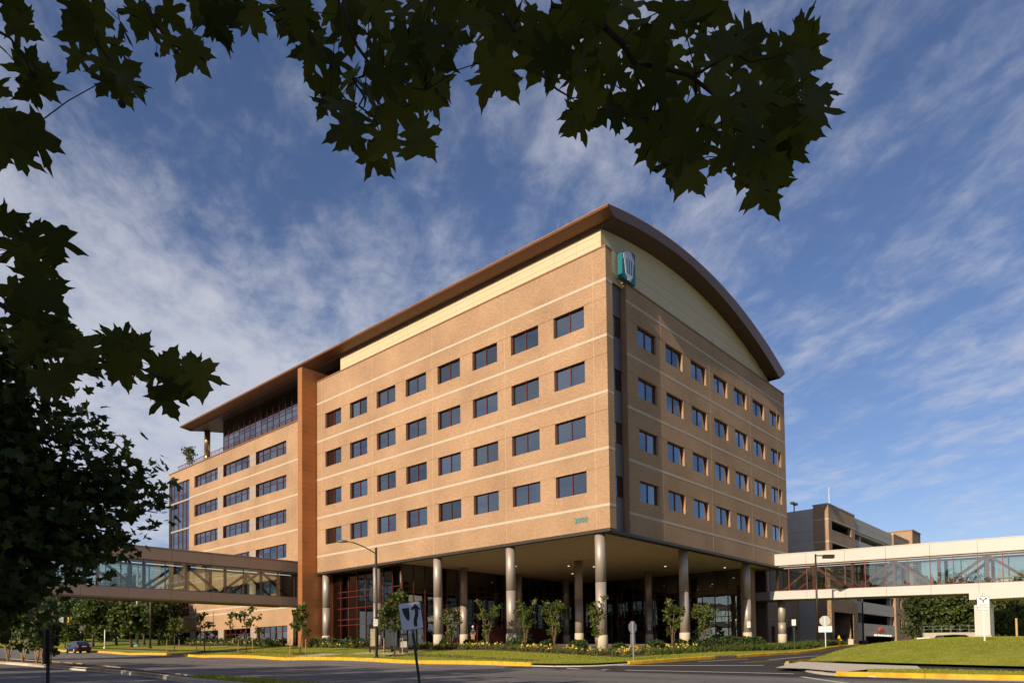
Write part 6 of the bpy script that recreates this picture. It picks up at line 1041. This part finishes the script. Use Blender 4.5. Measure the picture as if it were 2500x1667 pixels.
def tree(name, label, x, y, h, spread, n1, n2, nleaf, lsize, mat, r=.1, seed=0, zf=zv, clear=.3, up=.55, clump=.5, tpl=T_CLUMP, bark=TRUNK, group=None, flat=1.0, cat='tree', z=None, up_n=(0, 0, .5)):
    rs = random.Random(seed); rg = np.random.default_rng(seed+100); z = (z1(x, y, zf) if z is None else z)-.05; t = thing(name, label, cat, (x, y, z), group=group); b = Vector((x, y, z)); tubes, tips = skeleton(rs, b, h, spread, n1, n2, r, .03*h, clear, up)
    mb = MB(); mb.tube(*tubes[0], 9); mb.build('trunk', bark, t, True); mb = MB()
    for tb in tubes[1:]: mb.tube(*tb, 5, False)
    o = mb.build('limbs', bark, t, True); o['kind'] = 'stuff'
    T_ = np.array([tuple(p) for p in tips]); w = rg.uniform(.3, 1.5, len(T_)); w /= w.sum(); idx = rg.choice(len(T_), nleaf, p=w); off = rg.normal(0, 1, (nleaf, 3)); off *= (clump*rg.uniform(.2, 1, nleaf)/np.linalg.norm(off, axis=1))[:, None]; off[:, 2] *= flat
    cards('crown', T_[idx]+off, lsize, mat, t, rg, tpl, up=up_n, spread=1.0); return t
# young staked street trees along the verge
ST = [(-9.5, 53.0, 4.1, 1.25, 170, 'leftmost staked young street tree, thin and sparse, before the glazed bay'), (-9.5, 45.4, 4.4, 1.3, 230, 'staked young street tree with a tilted flat crown under the brown bridge'), (-9.5, 36.3, 4.7, 1.5, 330, 'staked young street tree with a loose airy crown before the lower windows'), (-9.5, 26.8, 5.0, .85, 520, 'narrow dense staked street tree in front of the copper fin'), (-9.9, 12.9, 5.2, 1.25, 1250, 'fuller staked street tree beside the bus shelter')]
for i, (x, y, h, sp, n, lab) in enumerate(ST):
    tree('street_tree', lab, x, y, h, sp, 9, 3, n, .21 if i < 4 else .19, LEAF_STREET, .045, 20+i, clear=.36, clump=.32 if i < 4 else .45, group='staked young trees along the verge', up=.75)
    z = z1(x, y, zv)
    for j, dx in enumerate((-.85, .55)):
        px2, py2 = x+CR.x*dx, y+CR.y*dx; t = thing('tree_stake', ('left' if j == 0 else 'right')+' timber stake of '+['the leftmost thin street tree', 'the tilted flat-crowned street tree', 'the loose airy street tree', 'the narrow tree before the copper fin', 'the full tree by the bus shelter'][i], 'stake', (px2, py2, z-.1), group='timber tree stakes'); MB().tube([(0, 0, 0), (.02, 0, 1.45)], .035, 6).build('stake_post', STAKE, t, local=True)
    mm = MB(); mm.lathe([(.75, 0), (.55, .08), (.2, .13)], (0, 0, 0), 14); t = thing('mulch_ring', 'mulch mound round the foot of '+['the leftmost thin street tree', 'the tilted flat-crowned street tree', 'the loose airy street tree', 'the narrow tree before the copper fin', 'the full tree by the bus shelter'][i], 'mulch', (x, y, z+.0), group='mulch rings under the street trees'); mm.build('mulch_heap', MULCH, t, True, True)
# multi-stem myrtles in the bed
def shrub_tree(label, x, y, h, w, n, seed, zf=zv, mat=LEAF_MYRT, lsize=.15, name='crape_myrtle', pink=True, stems=5, group='crape myrtles in the bed before the columns', bark=M('myrtle_stem', (.20, .13, .09), .8), up_n=(0, 0, .5), cat='shrub'):
    rs = random.Random(seed); rg = np.random.default_rng(seed); z = z1(x, y, zf)-.05; t = thing(name, label, cat, (x, y, z), group=group); tips = []; mb = MB()
    for i in range(stems):
        a = 6.28*i/stems+rs.uniform(-.4, .4); l = rs.uniform(.75, 1.0)*h; sp = rs.uniform(.4, 1.0)*w; b = Vector((x, y, z)); p1 = b+Vector((math.cos(a)*sp*.25, math.sin(a)*sp*.25, l*.4)); p2 = b+Vector((math.cos(a)*sp*.62, math.sin(a)*sp*.62, l*.75)); p3 = b+Vector((math.cos(a)*sp, math.sin(a)*sp, l)); mb.tube([b, p1, p2, p3], [.035, .028, .018, .006], 5)
        for k in range(6):
            s = p1.lerp(p2, rs.random()*1.4-.2) if k < 3 else p2.lerp(p3, rs.random()); e = s+Vector((rs.uniform(-1, 1), rs.uniform(-1, 1), rs.uniform(0, .7)))*w*.48; mb.tube([s, e], [.012, .004], 4); tips += [tuple(e), tuple(s.lerp(e, .6)), tuple(s.lerp(e, .85))]
        tips.append(tuple(p3))
    mb.build('stems', bark, t, True)['kind'] = 'stuff'; T_ = np.array(tips); idx = rg.choice(len(T_), n); off = rg.normal(0, .5, (n, 3))*w*.24
    cards('foliage', T_[idx]+off, lsize, mat, t, rg, T_SIMPLE if lsize < .14 else T_CLUMP, up=up_n)
    if pink:
        hi = T_[np.argsort(-T_[:, 2])[:4]]; cards('blossom', np.repeat(hi, 4, 0)+rg.normal(0, .06, (16, 3)), .10, PINK, t, rg, T_CLUMP)
    return t
MY = [(-2.5, 14.6, 3.6, 1.0, 330, 'crape myrtle with bare reddish stems left of the man in the hard hat'), (-2.6, 10.3, 4.0, 1.0, 520, 'upright crape myrtle between the man and the second column from the corner'), (-2.5, 6.3, 3.9, 1.1, 430, 'crape myrtle leaning right of the second column from the corner'), (-2.7, 3.3, 4.2, 1.2, 560, 'crape myrtle with a wide open top left of the corner column'), (-2.6, -.4, 4.1, .95, 420, 'crape myrtle in front of the corner column'), (4.2, -2.6, 4.2, .95, 560, 'crape myrtle standing before the dark entrance left of the right-hand columns'), (9.3, -2.7, 4.2, 1.45, 950, 'widest crape myrtle beside the column on the right of the drive lawn')]
for i, (x, y, h, w, n, lab) in enumerate(MY): shrub_tree(lab, x, y, h*.96, w*.82, int(n*1.35), 40+i, lsize=.14)
shrub_tree('small dark green shrub right of the bus shelter notice board', -4.0, 18.2, 2.6, .8, 300, 60, group=None, pink=False)
# clipped boxwoods
BX = [(-1.6, 23.5, .55), (-1.6, 16.2, .62), (-1.7, 13.2, .60), (-1.7, 11.2, .62), (-1.7, 8.2, .60), (-2.0, 7.0, .85), (-1.9, 4.6, .62), (-1.9, 1.6, .72), (-1.5, -1.6, .6), (2.0, -2.4, .75), (5.6, -2.5, .72), (7.4, -2.8, .78), (9.2, -3.3, .80), (11.2, -3.5, .84), (13.2, -3.6, .84), (15.2, -3.7, .86), (17.2, -3.7, .84), (12.0, -2.3, .8), (14.4, -2.4, .8), (18.8, -2.8, .8)]
lab = ['behind the shelter', 'at the foot of the third column', 'left of the hard hat man', 'in front of the hard hat man', 'right of the hard hat man', 'large and at the left of the second column foot', 'between the two columns near the corner', 'left of the corner column foot', 'right of the corner column foot', 'left of the shaded inner column', 'before the dark entrance glass', 'under the lone crape myrtle', 'left of the column by the drive', 'first of the dense drive-side row', 'second of the dense drive-side row', 'third of the dense drive-side row', 'last of the dense drive-side row', 'behind the drive-side row, nearer the column', 'behind the drive-side row, in its middle', 'at the right end behind the drive-side row']
for i, (x, y, r) in enumerate(BX):
    rg = np.random.default_rng(200+i); z = z1(x, y, zv); t = thing('boxwood', 'rounded clipped boxwood '+lab[i], 'shrub', (x, y, z), group='clipped boxwood shrubs'); n = 620; d = rg.normal(0, 1, (n, 3)); d /= np.linalg.norm(d, axis=1)[:, None]; d[:, 2] = np.abs(d[:, 2])*.95
    lump = 1+.13*np.sin(d[:, 0]*5+i)*np.cos(d[:, 1]*4+i*2); P = np.array((x, y, z+.12))+d*(r*rg.uniform(.80, 1.05, n)*lump)[:, None]; cards('foliage', P, .13, LEAF_BOX, t, rg, T_CLUMP, up=(0, 0, .2)); MB().lathe([(.06, -.1), (r*.72, .12), (r*.74, r*.55), (r*.3, r*.86)], (x, y, z), 9).build('stems', DTRUNK, t, True)
# lilies, ground cover, turf blades: masses nobody could count
def in_poly(P, poly):
    x, y = P[:, 0], P[:, 1]; r = np.zeros(len(P), bool); n = len(poly)
    for i in range(n):
        (x1, y1), (x2, y2) = poly[i], poly[(i+1) % n]
        c = ((y1 > y) != (y2 > y)) & (x < (x2-x1)*(y-y1)/(y2-y1+1e-12)+x1); r ^= c
    return r
def fill(poly, n, rg):
    A = np.array(poly); lo, hi = A.min(0), A.max(0); P = rg.uniform(lo, hi, (int(n*3), 2)); return P[in_poly(P, poly)][:n]
def zmany(f, q): return np.concatenate([f(q[i:i+3000]) for i in range(0, len(q), 3000)])
rg = np.random.default_rng(9)
LP_ = [[(-4.4, -3.9), (6.2, -4.2), (6.2, -1.8), (-2.2, -1.5), (-2.2, 19.0), (-4.1, 20)], [(-1.4, 46.5), (.9, 46.5), (.9, 70), (-1.1, 70)], [(-2.6, 27), (-1.0, 27), (-1.0, 37), (-2.6, 37)]]
allb, allf, cs = [], [], []
for poly, n in zip(LP_, (430, 130, 60)):
    c = fill(poly, n, rg); z = zmany(zv, c)+.02
    for (x, y), zz_ in zip(c, z):
        k = 16; a = rg.uniform(0, 6.28, k); r = rg.uniform(0, .20, k); allb.append(np.stack([x+r*np.cos(a), y+r*np.sin(a), np.full(k, zz_)], 1))
        if rg.random() < .24:
            k = rg.integers(1, 5); allf.append(np.stack([x+rg.uniform(-.28, .28, k), y+rg.uniform(-.28, .28, k), zz_+rg.uniform(.26, .50, k)], 1))
P = np.concatenate(allb); o = cards('lily_leaves', P, rg.uniform(.24, .50, len(P)), LEAF_LILY, None, rg, (T_BLADE[0]*np.array([1.2, 1, 1]), T_BLADE[1]), up=(0, 0, .1), tip=(0, 0, 1.3)); tag(o, 'bed of strappy day lily leaves in front of the columns', 'plants', kind='stuff')
P = np.concatenate(allf); P = np.repeat(P, 3, 0)+rg.normal(0, .035, (len(P)*3, 3)); o = cards('lily_flowers', P, .10, PETAL, None, rg, T_CLUMP, up=(0, 0, .6)); tag(o, 'yellow day lily flowers over the bed in front of the columns', 'flowers', kind='stuff')
rose = np.concatenate([fill([(-1.2, 47.5), (1.0, 47.5), (1.0, 57), (-1.0, 57)], 700, rg), fill([(.2, 58), (1.7, 58), (1.7, 82), (.4, 82)], 900, rg), fill([(-2.2, 28), (-.6, 28), (-.6, 37.5), (-2.2, 37.5)], 600, rg)]); z = zmany(zv, rose)+rg.uniform(.1, .85, len(rose)); o = cards('low_hedge', np.column_stack([rose, z]), .24, LEAF_BOX, None, rg, T_CLUMP, up=(0, 0, .3)); tag(o, 'low leafy planting along the foot of the left wing', 'plants', kind='stuff')
k = rose[:90]; o = cards('pale_flowers', np.column_stack([k, zmany(zv, k)+rg.uniform(.5, .95, 90)]), .13, leaf_mat('pale_petal', (.7, .62, .5), (.75, .5, .45)), None, rg, T_CLUMP, up=(0, 0, .6)); tag(o, 'pale flowers among the planting at the left wing', 'flowers', kind='stuff')
gc = np.concatenate([fill([(9, -5.6), (20, -7.2), (34, -6.2), (34, -4.4), (20, -5.0), (9, -4.4)], 3600, rg), fill([(-1, -4.6), (9, -5.4), (9, -4.5), (-1, -4.1)], 350, rg)]); o = cards('ground_cover', np.column_stack([gc, zmany(zv, gc)]), rg.uniform(.35, .62, len(gc)), LEAF_LIR, None, rg, (T_BLADE[0]*np.array([2.0, 1, 1]), T_BLADE[1]), up=(0, 0, .1), tip=(0, 0, 1.0)); tag(o, 'dense strappy ground cover behind the yellow kerb of the side drive', 'plants', kind='stuff')
def turf(nm, label, poly, n, zf, size, off=0.0):
    g = fill(poly, n, rg); o = cards(nm, np.column_stack([g, zmany(zf, g)+off]), rg.uniform(.5, 1.3, len(g))*size, LEAF_GRASS, None, rg, (T_BLADE[0]*np.array([2.6, 1, 1]), T_BLADE[1]), up=(0, 0, .1), tip=(0, 0, .9)); tag(o, label, 'grass', kind='stuff')
turf('mound_grass', 'short yellow-green grass blades on the mound', MOUND_E[:-1]+[(14, -33), (24, -18)], 42000, zm, .085, -.01)
turf('strip_grass', 'grass blades on the kerbside strip before the mound', [(-12.25, -20.7), (-9.3, -20.0), (-8.4, -21.9), (-9.5, -26), (-10.2, -31), (-12.3, -31)], 7000, lambda q: zb(q)+.185, .085, -.01)
turf('verge_grass', 'grass blades on the verge between the yellow kerb and the flower bed', [(KX+.2, 40), (KX+.2, -3.0), (-10.2, -5.2), (-7.8, -6.2), (-4, -6.8), (6, -7.4), (6, -4.6), (-4.8, -4.3), (-4.4, 26), (-3, 40)], 34000, zv, .10, -.01)
turf('median_grass', 'dark grass tuft on the narrow median nose', [(-33.7, -15.5), (-33.25, -9), (-32.85, -4.4), (-32.15, -4.4), (-32.5, -9), (-32.8, -15.5)], 5200, lambda q: zb(q)+.17, .13, -.01)
# shrubs on the median, left
MS = [(-30.6, 29.2, 3.3, 1.25, 'leftmost multi-stem shrub on the median'), (-30.6, 25.6, 3.2, 1.2, 'second multi-stem shrub from the left on the median'), (-30.7, 22.2, 3.3, 1.4, 'widest multi-stem shrub on the median with splayed stems'), (-30.9, 20.2, 3.4, 1.0, 'multi-stem shrub on the median just left of the dark sign'), (-30.9, 18.6, 2.3, .6, 'multi-stem shrub on the median behind the dark sign')]
for i, (x, y, h, w, lab_) in enumerate(MS): shrub_tree(lab_, x, y, h, w, 620, 80+i, lambda q: zb(q)+.15, LEAF_FARD, .21, 'median_shrub', False, 5, 'multi-stem shrubs on the median', bark=STAKE)
# distant trees on the left
FT = [(285, 112, 10.6, 4.0, 'tall broad dark green tree left of the teal mast', LEAF_FARD), (352, 104, 6.4, 2.2, 'small tree between the mast and the dark pole', LEAF_FAR), (388, 100, 7.4, 3.0, 'rounded dark tree against the end of the glazed bay', LEAF_FARD), (322, 98, 6.0, 2.0, 'slim verge tree beside the teal mast', LEAF_FAR), (246, 132, 8.4, 3.6, 'olive tree left of the tall broad tree', LEAF_FAR), (208, 142, 9.4, 4.4, 'dark tree behind the brown route sign', LEAF_FARD), (172, 150, 9.0, 4.4, 'tree directly behind the traffic signals', LEAF_FAR), (128, 148, 9.4, 4.6, 'tree behind the thin grey pole', LEAF_FAR), (88, 138, 8.6, 4.2, 'tree right above the median shrubs', LEAF_FARD), (44, 140, 9.0, 4.2, 'tree seen over the left shrubs', LEAF_FAR), (6, 136, 8.0, 4.0, 'tree at the far left edge beyond the road', LEAF_FARD), (425, 128, 10.5, 4.2, 'tree peeping behind the glazed bay', LEAF_FARD), (160, 104, 3.4, 2.0, 'bright low bush left of the blue car', LEAF_STREET), (228, 110, 6.8, 2.6, 'small olive tree right of the brown route sign', LEAF_FAR)]
for i, (u, d, h, sp, lab_, mt_) in enumerate(FT):
    x, y = P_at(u, d); tree('roadside_tree', lab_, x, y, h, sp, 14, 6, 3000, .36 if h > 5 else .25, mt_, .16 if h > 5 else .08, 300+i, clear=.16 if i not in (0, 1, 3) else .3, clump=sp*.36, group='trees beyond the end of the road')
WP = []
for k in range(46):
    x, y = P_at(-260+k*17, rng.uniform(172, 215)); hh = rng.uniform(6.5, 10.5); n = 150; d = rng.normal(0, 1, (n, 3)); d /= np.linalg.norm(d, axis=1)[:, None]; WP.append(np.array((x, y, z1(x, y)+hh*.52))+d*np.array((4.0, 4.0, hh*.52))*rng.uniform(.6, 1, n)[:, None])
for k in range(26):
    x, y = P_at(2150+k*25, rng.uniform(165, 195)); hh = rng.uniform(6, 9); n = 120; d = rng.normal(0, 1, (n, 3)); d /= np.linalg.norm(d, axis=1)[:, None]; WP.append(np.array((x, y, 3+hh*.5))+d*np.array((4.2, 4.2, hh*.5))*rng.uniform(.6, 1, n)[:, None])
WP = np.concatenate(WP); o = cards('distant_woods', WP, 1.5, LEAF_FARD, None, rng, T_CLUMP, up=(0, 0, .5)); tag(o, 'continuous dark wood on the horizon behind the road', 'woods', kind='stuff')
RT = [(2262, 96, 8.6, 3.2, 'dark shaded tree right against the garage corner', LEAF_FARD), (2292, 98, 6.6, 3.0, 'dense green tree over the middle of the retaining wall', LEAF_FAR), (2322, 94, 8.4, 3.2, 'tall green tree just left of the white pier', LEAF_FAR), (2352, 98, 8.0, 3.2, 'green tree hidden partly by the white pier', LEAF_FARD), (2412, 94, 7.4, 3.2, 'green tree right of the keep moving sign', LEAF_FAR), (2446, 90, 5.6, 2.6, 'leafy bush tree before the far white hall', LEAF_FAR), (2492, 92, 8.6, 2.4, 'airy tree at the right edge over the white hall', LEAF_FARD), (2478, 74, 3.8, 1.9, 'bush beside the brown shed', LEAF_FAR), (2448, 70, 3.2, 1.6, 'scrubby bush right of the small staircase', LEAF_FAR)]
for i, (u, d, h, sp, lab_, mt_) in enumerate(RT):
    x, y = P_at(u, d); tree('bank_tree', lab_, x, y, h, sp, 13, 6, 3000, .28 if h > 5 else .20, mt_, .14, 340+i, clear=.08, clump=sp*.40, group='trees on the bank behind the retaining wall', z=2.2 if i < 7 else 1.9)
t = thing('marker_post', 'pale timber marker post among the bushes at the right edge', 'post', (*P_at(2482, 66), 1.9)); MB().box(-.08, .08, -.08, .08, 0, 2.6).build('post', STAKE, t, local=True)
# terrace tree in its pot
t = thing('potted_tree', 'small potted tree on the roof terrace edge', 'tree', (3.6, 79.3, 30.05)); rs = random.Random(5); tubes, tips = skeleton(rs, Vector((3.6, 79.3, 30.6)), 3.6, 1.0, 12, 3, .05, .1, .3, 1.0); MB().lathe([(.3, 0), (.42, .6), (.36, .6)], (3.6, 79.3, 30.05), 12).build('pot', M('terracotta', (.25, .10, .06), .8), t)
mb = MB()
for tb in tubes: mb.tube(*tb, 5, False)
mb.build('trunk', TRUNK, t, True); T_ = np.array([tuple(p) for p in tips]); cards('crown', T_[rng.integers(0, len(T_), 420)]+rng.normal(0, .22, (420, 3)), .22, LEAF_STREET, t, rng, T_CLUMP)
# plants inside the white bridge
for i, (s_, lab_) in enumerate(((5.2, 'potted plant inside the white bridge near the building'), (10.3, 'bushy potted plant inside the white bridge by its second panel'), (14.9, 'potted plant inside the white bridge left of the pier'))):
    y = 1.35-s_; z = RZ(s_)+.3; t = thing('bridge_plant', lab_, 'plant', (34.4, y, z), group='potted plants inside the white bridge'); MB().lathe([(.18, 0), (.24, .4)], (34.4, y, z), 10).build('pot', MATS['terracotta'], t); d = rng.normal(0, 1, (110, 3)); cards('foliage', np.array((34.4, y, z+.85))+d*np.array((.28, .28, .22)), .3, LEAF_STREET, t, rng, T_SIMPLE)
# ---------------------------------------------------------------- street plane trees on the camera's side
def rel(x, y, z): return EYE+Vector((x, y, z))
def plane_crown(nm, centers, n, size, parent, rg, mat, tpl=T_PLANE, hollow=.35):
    out = []
    for c, r, w in centers:
        k = int(n*w); d = rg.normal(0, 1, (k, 3)); d /= np.linalg.norm(d, axis=1)[:, None]; out.append(np.array(c)+d*np.array(r)*(rg.uniform(hollow, 1, k)**.6)[:, None])
    return cards(nm, np.concatenate(out), size, mat, parent, rg, tpl, up=(0, 0, .6))
# the tree whose boughs hang into the top of the picture: trunk behind the camera
rg = np.random.default_rng(77)
PT = thing('plane_tree', 'plane tree whose large dark leaves hang into the top and left of the view', 'tree', tuple(rel(-6.2, 1.2, -1.5)))
b = rel(-6.2, 1.2, -1.5); MB().tube([b, b+Vector((.05, .05, 2)), b+Vector((.1, .2, 4.5)), b+Vector((.3, .3, 8)), b+Vector((.2, .4, 12))], [.34, .27, .23, .15, .04], 14).build('trunk', TRUNK, PT, True)
TW = [( [Vector(p) for p in pts], r) for pts, r in TWIGS]; mb = MB(); hub = [rel(-1.6, 2.2, 4.6), rel(.4, 1.8, 4.2), rel(-2.4, 4.2, 3.2)]
b5 = b+Vector((.12, .2, 5.0)); fork = b+Vector((.15, .22, 4.2))
for h_, r0 in zip(hub, (.09, .085, .07)): mb.tube([b5 if h_.z > 5.5 else fork, (b5+h_)/2+Vector((0, 0, .5)), h_], [r0, r0*.8, r0*.5], 8)
for pts, r in TW:
    src = min(hub, key=lambda h_: (h_-pts[0]).length)
    if pts[0].z > 4.3 or pts[0].x < -43.5 or True:
        mid = (src+pts[0])/2+Vector((0, 0, .15))
        if r > .0075 or (pts[0]-src).length < 2.2: mb.tube([src, mid, pts[0]], [.03, .02, r], 6, False)
mb.build('bough', DTRUNK, PT, True)
for pts, r in TW:
    m2 = []; m2r = []
    for i in range(len(pts)-1):
        for u in (0, .5): m2.append(pts[i].lerp(pts[i+1], u)+Vector((rng.normal(0, .012), rng.normal(0, .012), rng.normal(0, .012)))); m2r.append(r*(1-.65*(i+u)/(len(pts)-1)))
    m2.append(pts[-1]); m2r.append(r*.3); MB().tube(m2, m2r, 6).build('twig', DTRUNK, PT, True)
tw_pts = [p for pts, r in TW for i in range(len(pts)-1) for p in (pts[i], pts[i].lerp(pts[i+1], .5), pts[i+1])]
LM = []
for s_ in range(6):
    v_, f_ = plane_leaf(s_); me = bpy.data.meshes.new('leaf'); me.from_pydata([tuple(q) for q in v_], [], [tuple(q) for q in f_]); me.materials.append(LEAF_BIG); me.polygons.foreach_set('use_smooth', [True]*len(me.polygons)); me.update(); LM.append(me)
pet = MB(); rs = random.Random(2)
for i, rec in enumerate(LEAVES.split(';')):
    v = [float(q) for q in rec.split(',')]; p, tp, nn, sz, var = Vector(v[0:3]), Vector(v[3:6]).normalized(), Vector(v[6:9]).normalized(), v[9], int(v[10]); xx = tp.cross(nn).normalized(); nn = xx.cross(tp).normalized()
    o = bpy.data.objects.new('leaf', LM[(var+i) % 6]); COL.objects.link(o); o.parent = PT; mt4 = Matrix.Identity(4)
    for r_ in range(3): mt4[r_][0], mt4[r_][1], mt4[r_][2], mt4[r_][3] = xx[r_]*sz, tp[r_]*sz, nn[r_]*sz, (p-BASE[PT.name])[r_]
    o.matrix_basis = mt4; BASE[o.name] = BASE[PT.name]
    near = min(tw_pts, key=lambda w_: (w_-p).length)
    if (near-p).length < .55: pet.tube([near, (near+p)/2+Vector((0, 0, .02)), p], [.0028, .0022, .0018], 4, False)
pet.build('petioles', DTRUNK, PT, True)['kind'] = 'stuff'
for c, r, s_ in FRUITS:
    f_ = MB().lathe([(r*math.sin(math.pi*i/8)+1e-4, -r*math.cos(math.pi*i/8)) for i in range(9)], c, 12).build('seed_ball', DTRUNK, PT, True); MB().tube([Vector(s_), Vector(s_).lerp(Vector(c), .5)+Vector((.004, 0, 0)), Vector(c)+Vector((0, 0, r))], .0016, 4).build('stalk', DTRUNK, f_, True)
o = plane_crown('leaf_mass', [(rel(-6.0, 1.7, 6.0), (4.6, 4.2, 3.2), .42), (rel(-4.4, 3.2, 5.6), (2.6, 3.0, 2.0), .2), (rel(-9.5, 3.0, 8.0), (4.5, 5.0, 3.5), .38)], 5200, .36, PT, rg, LEAF_MID, hollow=.1); o['kind'] = 'stuff'
# the plane tree filling the left edge
LT = thing('plane_tree', 'dark plane tree filling the left edge over the median', 'tree', tuple(rel(.5, 13.7, -1.5)))
b = rel(.5, 13.7, -1.5); rs = random.Random(31); tubes, tips = [], []
tr = [b, b+Vector((.1, .1, 2.2)), b+Vector((.2, 0, 4.5)), b+Vector((.3, .2, 8))]; MB().tube(tr, [.26, .2, .16, .05], 12).build('trunk', TRUNK, LT, True)
# limbs reach out right into the picture; targets in the tree's own space
LIM = [(3.4, -.4, 3.9), (3.6, -1.0, 5.0), (3.9, -.2, 3.5), (2.9, .6, 5.8), (2.7, .2, 3.2), (4.8, -.2, 4.2), (3.7, -.6, 3.4), (3.0, -.8, 3.1), (2.2, -.5, 2.6), (2.6, .2, 2.7), (3.2, .2, 4.7), (2.4, -.9, 4.3), (4.1, .1, 3.8), (2.8, .4, 5.0), (2.6, -.4, 6.3), (4.0, -.6, 4.6), (2.0, -.2, 3.4), (1.7, .3, 2.3), (2.5, .3, 2.2), (2.2, -.3, 2.0), (2.9, .4, 2.6), (2.0, .6, 4.4), (2.0, -.6, 5.4), (1.6, .2, 6.8), (2.4, 0, 3.9), (3.2, -.3, 5.6), (1.8, -.3, 2.8), (1.2, -.6, 2.4), (1.3, .5, 3.4), (1.4, 0, 5.2), (-2.5, .5, 5.5), (-2.0, -2.0, 4.5), (-1.5, 2.5, 6.0), (0.3, .2, 8.0), (.6, 2.0, 4.0)]
mb = MB(); tips = []
for i, (dx, dy, dz) in enumerate(LIM):
    s = tr[1].lerp(tr[3], min(max((dz-2.2)/7, 0), .8)); e = b+Vector((dx, dy, dz)); m_ = s.lerp(e, .5)+Vector((0, 0, .35)); mb.tube([s, m_, e], [.06, .035, .008], 6, False)
    for k in range(10):
        g = rs.uniform(.30, 1); q = s.lerp(m_, g*2) if g < .5 else m_.lerp(e, g*2-1); l = rs.uniform(.3, .8); e2 = q+Vector((rs.uniform(-.4, 1), rs.uniform(-1, 1), rs.uniform(-.5, .6))).normalized()*l; mb.tube([q, e2], [.016, .007], 4, False); tips += [e2, q.lerp(e2, .55), q.lerp(e2, .8)]
    tips += [e, m_.lerp(e, .7)]
mb.build('limbs', DTRUNK, LT, True)['kind'] = 'stuff'
T_ = np.array([tuple(p) for p in tips]); n = 19000; idx = rg.integers(0, len(T_), n); off = rg.normal(0, 1, (n, 3))*.21; cards('crown', T_[idx]+off, .145, LEAF_MID, LT, rg, T_PLANE, up=(0, 0, .8))['kind'] = 'stuff'
# the rest of the row along the near pavement: off to the left, known by the shadows they lay on the road
RW_ = [(-7.5, 13.0, 13, 3.4), (-5.5, 23.0, 16.5, 3.2), (-5.0, 35.5, 15.5, 3.2), (-12, 7.0, 13, 3.8), (-12, 29, 18.5, 3.4), (-7.0, -8.0, 11.5, 4.0), (-12, 44, 17, 3.4), (-16, 17, 17.5, 3.0)]
for i, (dx, dy, h, r) in enumerate(RW_):
    b = rel(dx, dy, -1.5); t = thing('plane_tree', 'roadside plane tree out of view on the left, casting its shadow over the road', 'tree', tuple(b), group='plane trees of the near pavement'); MB().tube([b, b+Vector((.1, 0, h*.4)), b+Vector((0, .2, h*.9))], [.28, .2, .04], 9).build('trunk', TRUNK, t, True)
    plane_crown('crown', [(b+Vector((0, 0, h*.64)), (r, r, h*.34), .6), (b+Vector((r*.4, .6, h*.5)), (r*.7, r*.7, h*.22), .4)], 1900, .55, t, rg, LEAF_MID, hollow=.15)['kind'] = 'stuff'
